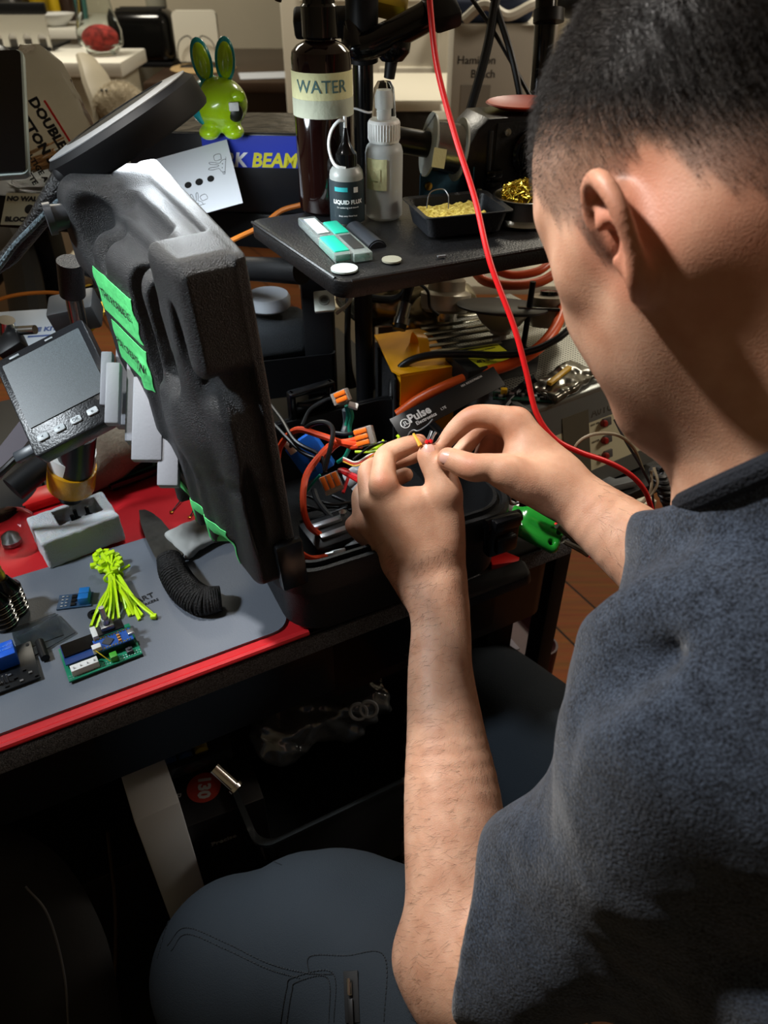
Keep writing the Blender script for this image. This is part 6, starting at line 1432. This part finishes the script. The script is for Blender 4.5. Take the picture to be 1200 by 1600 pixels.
single('braided_leads', tube([P(890, 715, .73), P(905, 690, .72), P(930, 678, .715), P(965, 680, .72), P(990, 700, .74), P(1005, 735, .76)], .0016, 8), M('braid_beige', '7c705a', .5), 'beige braided lead arching over the station front panel', 'cable')
for i, (a, b, c) in enumerate((((1022, 730), (1026, 760), (995, 795)), ((1018, 735), (1015, 770), (985, 800)))): single('beige_lead', tube([P(*a, .76), P(*b, .76), P(*c, .76)], .0015, 8), M('braid_beige'), 'beige lead dangling by the red cable at the right of the station', 'cable', 'beige leads beside the red cable')
single('thin_dark_lead', tube([P(960, 655, .74), P(978, 690, .74), P(1002, 730, .75), P(1018, 765, .765), P(1022, 808, .775)], .0013, 8), black_w, 'thin dark lead running down beside the red cable', 'cable')
# things on the station
def onst(x, y, a=0, z=0): return stm @ T(x, y, hs_+.0022+z) @ RZ(R(a))
sd_ = G(768, 568, ZT+.012); sdi = stm.inverted() @ sd_
su2 = thing('black_gauge_box', 'black box with a yellow label reading THIS SIDE UP upside down', 'box', onst(sdi.x, sdi.y, -6))
obj('carton', box(.096, .052, .022, (0, 0, .011), .001), M('box_black2', '0f1012', .5), su2)
obj('yellow_label', box(.050, .042, .0006, (-.006, -.001, .0224)), M('label_neon', 'c9c926', .6), su2)
obj('lettering', text('THIS SIDE UP', .0085, .0002, bold=.0002, mx=T(-.004, -.010, .0228) @ RZ(math.pi)).join(text('HANDLE WITH CARE', .0036, .0002, mx=T(-.006, .012, .0228) @ RZ(math.pi))), ink, su2, smooth=False)
pcb2p = stm.inverted() @ G(815, 622, ZT+.003)
ps_ = thing('pcb_strip', 'long narrow circuit board strip with a yellow connector on the station front corner', 'circuit board', onst(pcb2p.x, pcb2p.y, -38))
obj('board', box(.064, .016, .0016, (0, 0, .002)), M('pcb_green'), ps_); rnd = random.Random(3)
for i in range(14): obj('component', box(rnd.uniform(.002, .006), rnd.uniform(.002, .005), .003, (-.028+i*.0042, rnd.uniform(-.005, .005), .004)), (M('chip_black'), M('tinned'), M('chip_black'))[i % 3], ps_)
obj('yellow_connector', box(.007, .006, .007, (-.020, .004, .006), .0006), M('conn_yellow', 'cfa31c', .4), ps_)
bgp = stm.inverted() @ G(880, 600, ZT+.003)
S = SDF(); S.box((0, 0, .005), (.045, .022, .004), .003, k=.002); v_, f_2 = S.mesh(.002, disp=lambda p: .0025*vnoise(p, 110, 71)+.0008*vnoise(p, 300, 72), relax=0)
t = obj('antistatic_bag', (v_, f_2), M('antistatic_film', '57544c', .2, .6, trans=.3)); t.matrix_world = onst(bgp.x, bgp.y, 12); tag(t, 'crumpled smoky antistatic bag on the station near the cheek', 'bag')
single('yellow_pin_strip', box(.05, .006, .004, bev=.0005), M('conn_yellow'), 'yellow pin strip seen through the smoky bag on the station', 'pin strip', mx=onst(bgp.x-.004, bgp.y+.004, 20, .011))
# tweezers / foil strips
rnd = random.Random(12)
for i in range(9):
    a = G(632+i*6+rnd.uniform(-6, 6), 478+i*9, ZT+.012+.002*i); b = G(735+i*5+rnd.uniform(-12, 12), 462+i*9, ZT+.012+.002*i)
    m = frame((a+b)/2, b-a, za=Vector((0, 0, 1))); single('foil_strip', box((b-a).length, .007, .0015, bev=.0004), M('strip_silver', '9a9a90', .25, .9), 'flat silver strip in the fanned stack behind the yellow box', 'metal strip', 'silver strips behind the yellow box', mx=m)
for i, (x, y, D, sx, sy3, sz3) in enumerate(((600, 465, 1.02, .055, .035, .05), (665, 500, 1.0, .04, .03, .03), (612, 430, 1.12, .06, .04, .07), (690, 470, 1.06, .05, .03, .05))):
    S = SDF(); S.ell((0, 0, 0), (sx, sz3, sy3), k=.01); v_, f_2 = S.mesh(.004, disp=lambda p: .010*vnoise(p, 38, 80+i)+.004*vnoise(p, 110, 90+i), relax=0)
    t = obj('foil_bag', (v_, f_2), M('foil_bag', '7e7660', .22, .85)); t.matrix_world = T(*P(x, y, D)); tag(t, ('crumpled silver foil bag left of the hanging connector', 'crumpled foil bag just above the yellow box handle', 'taller foil bag at the back behind the shelf leg', 'foil bag below the metal turret')[i], 'foil bag')
# magnifier parts under the shelf
dk_ = frame(P(785, 482, .93), camvec(1, -.02, .05), za=camvec(.02, .90, -.42))
sc = thing('black_disc_stage', 'flat black disc on a cream lens cone hanging under the raised shelf', 'stage', dk_)
obj('disc', lathe([(.0001, 0), (.054, 0), (.0555, .001), (.0555, .003), (.054, .004), (.0001, .004)], 48), M('disc_black', '0a0a0b', .45), sc)
creamp = M('cream_alu', 'a29a8a', .35, .4)
obj('cone', lathe([(.012, -.030), (.013, -.026), (.024, -.018), (.034, -.004), (.034, -.0005), (.0001, -.0005)][::1], 40), creamp, sc)
obj('nozzle', lathe([(.0085, -.052), (.0085, -.030), (.012, -.029)], 24), M('nozzle_white', 'b6b2a8', .4), sc)
obj('wing', box(.05, .008, .004, (.040, -.018, .004), .001), blackg, sc)
tu = thing('metal_turret', 'brushed metal turret with a black knob under the raised shelf', 'lens turret', frame(P(697, 458, .98), camvec(1, 0, .1), za=camvec(0, .92, -.4)))
obj('turret_body', lathe([(.028, -.022), (.032, -.018), (.032, .000), (.024, .004), (.024, .016), (.020, .020), (.0001, .020)], 40), creamp, tu)
obj('black_knob', lathe([(.014, .020), (.015, .034), (.0001, .035)], 28), black, tu); obj('lower_ring', lathe([(.016, -.034), (.017, -.022), (.0001, -.022)], 28), chrome, tu)
t2 = thing('metal_lens_cap', 'second brushed turret with a dark screw beside the cheek', 'lens turret', frame(P(858, 470, .95), camvec(1, 0, 0), za=camvec(0, .9, -.4)))
obj('turret_body', lathe([(.022, -.03), (.026, -.02), (.026, .006), (.0001, .008)], 32), creamp, t2); obj('cap_screw', lathe([(.012, .008), (.012, .012), (.0001, .013)], 24), blackg, t2)
ac = thing('aviation_connector', 'chrome screw connector on a black cable hanging under the shelf', 'connector', T(*P(630, 490, .90)))
obj('cable', tube([P(560, 462, .96), P(600, 468, .93), P(628, 462, .91), P(645, 430, .90)], .0048, 10), black_w, ac, world=True)
obj('cable_tail', tube([P(642, 440, .90), P(636, 460, .90), P(632, 478, .90)], .006, 10), rubber, ac, world=True)
obj('chrome_sleeve', cyl(P(633, 474, .90), P(627, 500, .90), .0078).join(cyl(P(628, 498, .90), P(626, 508, .90), .0095)), chrome, ac, world=True)
obj('front_ring', cyl(P(626, 507, .90), P(624, 515, .90), .0075), rubber, ac, world=True)
single('switch_lead', tube([P(650, 440, .93), P(668, 455, .92), P(672, 480, .92), P(685, 492, .93)], .002, 8), black_w, 'thin black lead between the connector and the turret', 'cable')
g_ = tube([P(742, 425, 1.0), P(760, 440, .99), P(800, 446, .985), P(845, 440, .99), P(880, 418, 1.0)], .0062, 12)
single('orange_hose_loop', g_, M('orange_hose', 'b84a24', .35), 'loop of orange-red hose hanging directly under the raised shelf', 'hose')
single('orange_hose_inner', tube([P(765, 418, 1.02), P(800, 430, 1.01), P(840, 424, 1.01), P(862, 408, 1.02)], .0055, 12), M('orange_hose'), 'inner orange-red hose loop behind the larger one', 'hose')
single('orange_power_cable', tube([P(622, 648, .90), P(655, 624, .89), P(700, 602, .88), P(750, 584, .875), P(800, 568, .875), P(840, 545, .88), P(866, 515, .90), P(880, 480, .93), P(890, 440, .97)], .0066, 14), M('orange_cord', 'e2581c', .35), 'thick bright orange cord running from the case up behind the cheek', 'cable')
single('black_power_cable', tube([P(612, 620, .90), P(614, 595, .90), P(630, 570, .89), P(665, 556, .885), P(720, 553, .88), P(780, 555, .875), P(830, 548, .865), P(870, 530, .86), (P(905, 500, .87))], .0042, 12), black_w, 'black cable arching over the yellow box beside the orange cord', 'cable')
single('black_strap', tube([P(838, 590, .86), P(815, 605, .87), P(790, 632, .85), P(770, 660, .84)], .0045, 8), black_w, 'short black strap between the station rail and the right hand', 'strap')
single('thin_metal_rod', cyl(P(833, 440, .90), P(815, 560, .95), .0036), blackm, 'thin upright black rod under the right end of the shelf', 'rod')
# yellow box
yb_m = M('kotto_yellow', 'f2a80e', .45, bump=.1, bscale=60)
kb = thing('yellow_box', 'bright yellow solder tin box lettered KOTTO with a strap handle and black foam side', 'box', Matrix.Translation(Vector((*G(632, 560, .885).xy, ZD))) @ RZ(R(8)))
K = kb.matrix_world.inverted(); 
tp = [G(585, 523, .89), G(612, 578, .885), G(625, 585, .885), G(712, 572, .885), G(672, 520, .89), G(655, 513, .89)]
def slab(pts, th, name, m):
    n = len(pts); g = Geo(); g.add([p for p in pts]+[p-Vector((0, 0, th)) for p in pts], [tuple(range(n)), tuple(range(2*n-1, n-1, -1))]+[(i, n+i, n+(i+1) % n, (i+1) % n) for i in range(n)]); return obj(name, g, m, kb, world=True, smooth=False)
slab(tp, .0025, 'lid', yb_m)
fr_p = [G(626, 588, .883), G(713, 574, .883)]; bkp = [G(668, 522, .883), G(590, 530, .883)]
body_pts = [fr_p[0], fr_p[1], bkp[0], bkp[1]]
slab([Vector((p.x, p.y, .8825)) for p in body_pts], .12, 'box_body', yb_m)
o_ = slab([Vector((p.x, p.y, .879))+(Vector((-.0035, 0, 0))) for p in (bkp[1], G(621, 588, .883), G(624, 588, .883), bkp[1]+Vector((.006, 0, 0)))], .115, 'foam_side', M('foam_black', '17181b', .95, bump=1, bscale=300))
h0, h1 = G(642, 545, .888), G(664, 555, .888)
hA, hB = G(648, 538, .886), G(664, 556, .886); hw = camvec(1, -.1, .2).normalized()*.013; up_ = Vector((0, 0, 1)); hp = []
for i in range(13):
    t = i/12; hp.append(hA.lerp(hB, t)+up_*(.020*(1-abs(2*t-1)**4)))
g = Geo(); vs = []; fs = []
for i, p in enumerate(hp):
    o = up_*.0012 if 0 < i < 12 else Vector(); vs += [p-hw/2, p+hw/2, p+hw/2-o, p-hw/2-o]
for i in range(12):
    for k in range(4): j = (k+1) % 4; fs.append((i*4+k, i*4+j, i*4+4+j, i*4+4+k))
g.add(vs, fs); obj('handle_strap', g, yb_m, kb, world=True)
obj('lettering', text('KOTTO', .0092, .0004, bold=.0005, mx=Matrix.Translation(G(619, 554, .8855)) @ RZ(R(-38))), ink, kb, world=True, smooth=False)
# tray with speaker and white lid, switch on the post
et = thing('hanging_tray', 'black open tray fixed to the post holding the fabric speaker', 'tray', Matrix.Translation(G(440, 560, .86)) @ RZ(DA-R(14)))
obj('tray_shell', rect_loft([(.118, .09, .006, -.03), (.122, .094, .006, .022), (.118, .090, .005, .022), (.114, .086, .005, -.024)]), black, et)
spk = thing('fabric_speaker', 'charcoal fabric-covered speaker with rounded edges in the black tray', 'speaker', Matrix.Translation(G(430, 532, .87)) @ RZ(DA-R(12)))
fab = M('speaker_fabric', '22262a', .9, bump=1, bscale=900)
obj('speaker_body', box(.088, .062, .05, (0, 0, .010), .016, 4), fab, spk)
wl = single('white_round_lid', lathe([(.024, 0), (.027, .003), (.0275, .012), (.025, .017), (.0001, .018)], 40), M('milky_lid', 'aab0b8', .3), 'milky white round lid standing on the fabric speaker', 'lid', mx=T(*(G(420, 480, .915))))
sw = thing('power_switch_plate', 'square white plate with a round socket on the black post under the shelf', 'wall plate', frame(P(507, 471, .855), camvec(.995, .10, .0), za=camvec(0, .30, -1)))
obj('plate', rbox(.023, .026, .004, .002, bev=.0006), M('plate_ivory', 'b9bdb4', .4), sw)
obj('socket_ring', lathe([(.0045, .002), (.0062, .0022), (.0062, .0034), (.0045, .0034), (.004, .0024)], 24, False), M('ring_grey', '8d938c', .4), sw); obj('socket_hole', lathe([(.0043, .0021), (.0001, .0022)], 20), M('hole_grey', '6a6f68', .5), sw)
pp = thing('square_post', 'wide square black post carrying the white switch plate', 'post', T(*P(502, 520, .93)))
obj('post_bar', box(.036, .03, .34, bev=.003).tr(T(*(P(502, 560, .95)))), blackm, pp, world=True)
for i, (a, b) in enumerate((((528, 452), (532, 470)), ((553, 448), (525, 490)))): single('white_lead', tube([P(*a, .93), P((a[0]+b[0])/2+6, (a[1]+b[1])/2+4, .93), P(*b, .93)], .0022, 8), white_pl, ('short curled white lead beside the switch plate', 'white lead running from the shelf leg to the switch plate')[i], 'cable')
single('black_lead_end', tube([P(545, 450, .96), P(543, 520, .98), P(545, 575, .99), P(549, 605, 1.0)], [.004, .004, .005, .008], 10), rubber, 'black lead with a tapering strain relief hanging left of the shelf leg', 'cable')
single('cream_storage_box', box(.16, .2, .58, bev=.003), M('cream_panel', 'b3ab92', .6), 'cream coloured box front standing on the floor behind the bench', 'box', mx=T(*Vector((G(525, 560, .45).x+.02, G(525, 560, .45).y+.1, .29))))
single('wire_orange_thin', tube([P(480, 400, .97), P(477, 440, .97), P(482, 475, .97), P(479, 510, .98)], .0011, 6), M('orange_cable'), 'hair-thin orange wire hanging beside the square post', 'wire')
# green clamp and red tag on the right of the bench
gc = thing('green_clamp', 'glossy green plastic clamp jaw with two holes lying right of the case', 'clamp', frame(G(843, 830, ZD+.02), camvec(.88, -.45, .1), za=camvec(.1, .45, -1)))
S = SDF(); S.box((0, 0, 0), (.026, .017, .008), .007, k=.001); S.box((-.028, .006, 0), (.010, .008, .006), .004, k=.008); S.ell((-.004, .012, .008), (.02, .012, .006), k=.008)
for x, y in ((.018, .006), (.014, -.009)): S.cap((x, y, -.02), (x, y, .02), .0032, k=.002, op='-')
v_, f_2 = S.mesh(.0010, relax=2); obj('jaw', (v_, f_2), M('green_gloss', '1f8a2c', .22, coat=.5), gc, auto=0)
obj('steel_spring', box(.012, .014, .006, (-.038, .010, 0), .001), steel, gc)
rt = single('red_triangle', prism([(-.014, -.012), (.016, -.012), (.0185, -.006), (-.004, .017), (-.010, .015)], .007, .0008), redp, 'red triangular plastic tag in front of the green clamp', 'tag', mx=T(*G(782, 876, ZD+.001)) @ RZ(R(12)))
for i, (pts_) in enumerate(([(870, 822, .82), (905, 850, .84), (945, 885, .86)], [(880, 845, .83), (905, 858, .84), (918, 868, .85)])): single('probe_lead', tube([P(*q_) for q_ in pts_], [.003, .0034, .0022], 8), M('probe_grey', '5a554a', .4), ('grey probe lead slanting away from the green clamp', 'short tan probe tip beside the green clamp')[i], 'probe')
single('red_probe_lead', tube([P(868, 818, .825), P(888, 835, .84), P(915, 865, .86), P(945, 878, .84), P(985, 884, .80)], .0016, 8), red_w, 'thin red lead passing under the right forearm', 'cable')
single('blue_black_strap', tube([P(822, 782, .80), P(860, 805, .81), P(905, 828, .82), P(940, 842, .83)], .004, 8), M('navy_strap', '1b2433', .3), 'glossy dark strap between the clamp and the right forearm', 'strap')
# black knife-like tool clipped under the bench edge
single('black_multitool', rbox(.085, .022, .02, .006, bev=.003), rubber, 'black ribbed tool handle resting on the front edge of the bench', 'tool', mx=frame(P(765, 915, .79), camvec(.93, .36, 0), za=camvec(0, .6, -.8)))
# ------------------------------------------------------------------ under the bench
darkener = single('floor_darkener', box(1.5, 1.3, .008, bev=.003), M('darkener_black', '0b0b0c', .98, bump=.6, bscale=300), 'black sheet added on the floor for the shade under the bench and the chair', 'darkener', mx=T(-.55, .35, .004) @ RZ(DA))  # added black sheet, stands in for shade on the floor
def fl(px, py, z): return G(px, py, z)
# white box and dark game box
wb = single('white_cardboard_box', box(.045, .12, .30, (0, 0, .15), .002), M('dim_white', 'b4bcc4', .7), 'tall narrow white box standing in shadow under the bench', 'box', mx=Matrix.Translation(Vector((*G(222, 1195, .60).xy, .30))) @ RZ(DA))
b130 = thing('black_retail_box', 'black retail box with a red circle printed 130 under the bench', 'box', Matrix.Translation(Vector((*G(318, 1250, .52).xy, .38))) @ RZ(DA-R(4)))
obj('carton', box(.125, .09, .14, (0, .02, .07), .002), M('carton_black', '0d0d10', .5), b130)
obj('red_circle', lathe([(.019, 0), (.019, .0004), (.0001, .0005)], 32).tr(T(.004, .015, .1402)), M('dot_red', '8c2a1e', .6), b130)
obj('lettering', text('130', .019, .0003, bold=.0008, mx=T(.004, .015, .1408) @ RZ(R(-105))).join(text('Precision', .011, .0003, mx=T(-.030, .0, .1404) @ RZ(R(-105)))).join(text('Hot', .011, .0003, mx=T(-.045, .03, .1404) @ RZ(R(-105)))).join(text('Precise', .010, .0003, bold=.0003, mx=T(.010, -.0255, .09) @ RX(R(90)))), M('ink_dimwhite', '9a9a9a', .6), b130, smooth=False)
bc = thing('battery_case', 'small clear case of yellow and blue batteries on the black retail box', 'case', Matrix.Translation(Vector((*G(300, 1175, .53).xy, .53))) @ RZ(DA-R(4)))
obj('case_shell', box(.085, .055, .018, (0, 0, .009), .002), M('smoke_clear', '3a3f42', .1, trans=.6), bc)
for i in range(3): obj('battery', cyl((-.026+i*.018, -.018, .0185), (-.026+i*.018, .018, .0185), .0075), (M('bat_blue', '1f3c66', .4), M('bat_blue'), M('bat_yellow', '8a7a1a', .4))[i], bc)
for i in range(2): obj('label', box(.006, .020, .0005, (-.026+i*.018, 0, .0262)), M('label_white'), bc)
single('chrome_nozzle', cyl(P(335, 1200, .80), P(366, 1228, .80), .006).join(cyl(P(366, 1228, .80), P(370, 1232, .80), .008)), chrome, 'short chrome nozzle on the black retail box', 'nozzle')
cbn = thing('clear_bin', 'clear plastic storage bin in shadow under the bench', 'bin', Matrix.Translation(Vector((*G(510, 1140, .50).xy, .34))) @ RZ(DA))
obj('bin_shell', rect_loft([(.24, .22, .02, 0), (.26, .24, .02, .18), (.27, .25, .02, .185), (.27, .25, .02, .19), (.255, .235, .02, .185), (.235, .215, .02, .006)]), M('smoke_clear'), cbn)
S = SDF(); S.box((0, 0, 0), (.075, .04, .022), .012, k=.004); v_, f_2 = S.mesh(.0025, disp=lambda p: .010*vnoise(p, 55, 101)+.004*vnoise(p, 170, 102), relax=0)
t = obj('crumpled_film', (v_, f_2), M('film_shiny', '6a6e72', .12, .5, trans=.3)); t.matrix_world = Matrix.Translation(Vector((*G(500, 1100, .56).xy, .555))) @ RZ(DA); tag(t, 'crumpled shiny plastic film on top of the clear bin', 'plastic film')
for i in range(2): single('grey_ring', tube([P(560+16*i+13*math.cos(a), 1112-4*i+12*math.sin(a), .86) for a in np.linspace(0, 6.28, 14)], .0022, 6), M('ring_dim', '6d7074', .4), ('grey ring on the plastic film, left of two', 'grey ring on the plastic film, right of two')[i], 'ring')
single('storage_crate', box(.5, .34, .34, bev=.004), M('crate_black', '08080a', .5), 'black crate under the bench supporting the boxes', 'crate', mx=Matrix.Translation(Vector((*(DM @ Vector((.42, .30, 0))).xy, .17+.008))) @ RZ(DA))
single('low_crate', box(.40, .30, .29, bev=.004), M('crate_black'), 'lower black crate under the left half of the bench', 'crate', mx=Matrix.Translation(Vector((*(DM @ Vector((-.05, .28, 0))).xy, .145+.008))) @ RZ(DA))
# red and white leaflet holder at right
lf_ = thing('leaflet_tray', 'dark red edged tray holding a white leaflet on the floor by the right knee', 'tray', Matrix.Translation(Vector((*G(770, 1000, .42).xy, .0))) @ RZ(DA))
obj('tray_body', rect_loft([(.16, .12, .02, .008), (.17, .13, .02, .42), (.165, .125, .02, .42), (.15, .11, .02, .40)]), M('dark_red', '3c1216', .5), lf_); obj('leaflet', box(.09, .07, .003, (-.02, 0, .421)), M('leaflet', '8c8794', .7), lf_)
# chair under the photographer side
oc = thing('office_chair', 'dark office chair arm curving in shadow at the lower left corner', 'chair', T(-.42, .1, .0))
obj('chair_back', tube([P(-60, 1350, .80), P(20, 1400, .80), P(70, 1500, .80), P(95, 1640, .80)], [.05, .06, .065, .065], 16, flat=.35), M('chair_fabric', '15171a', .85), oc, world=True)
obj('chair_piping', tube([P(40, 1385, .765), P(75, 1430, .765), P(100, 1520, .765), P(108, 1620, .765)], .0012, 6), M('piping', '4a4c50', .5), oc, world=True)
obj('chair_base', cyl((-.42, .1, .01), (-.42, .1, .45), .03), blackm, oc, world=True)
single('extension_cord', tube([P(168, 1300, 1.0), P(180, 1420, 1.0), P(178, 1540, 1.02), P(168, 1640, 1.04)], .0022, 8), M('cord_dim', '3c2a18', .6), 'dim brown cord hanging under the bench left of the knee', 'cable')
st2 = thing('work_stool', 'dark round stool in shadow under the seated man', 'stool', T(.32, .06, 0))
obj('seat', lathe([(.0001, .34), (.17, .34), (.18, .36), (.17, .385), (.0001, .39)], 40).tr(T(.32, .06, 0)), M('stool_black', '0d0d0e', .6), st2, world=True)
for a in range(4): obj('leg', cyl((.32+.14*math.cos(a*1.57+.78), .06+.14*math.sin(a*1.57+.78), .008), (.32+.11*math.cos(a*1.57+.78), .06+.11*math.sin(a*1.57+.78), .345), .012), blackm, st2, world=True)
bpy.context.view_layer.update()
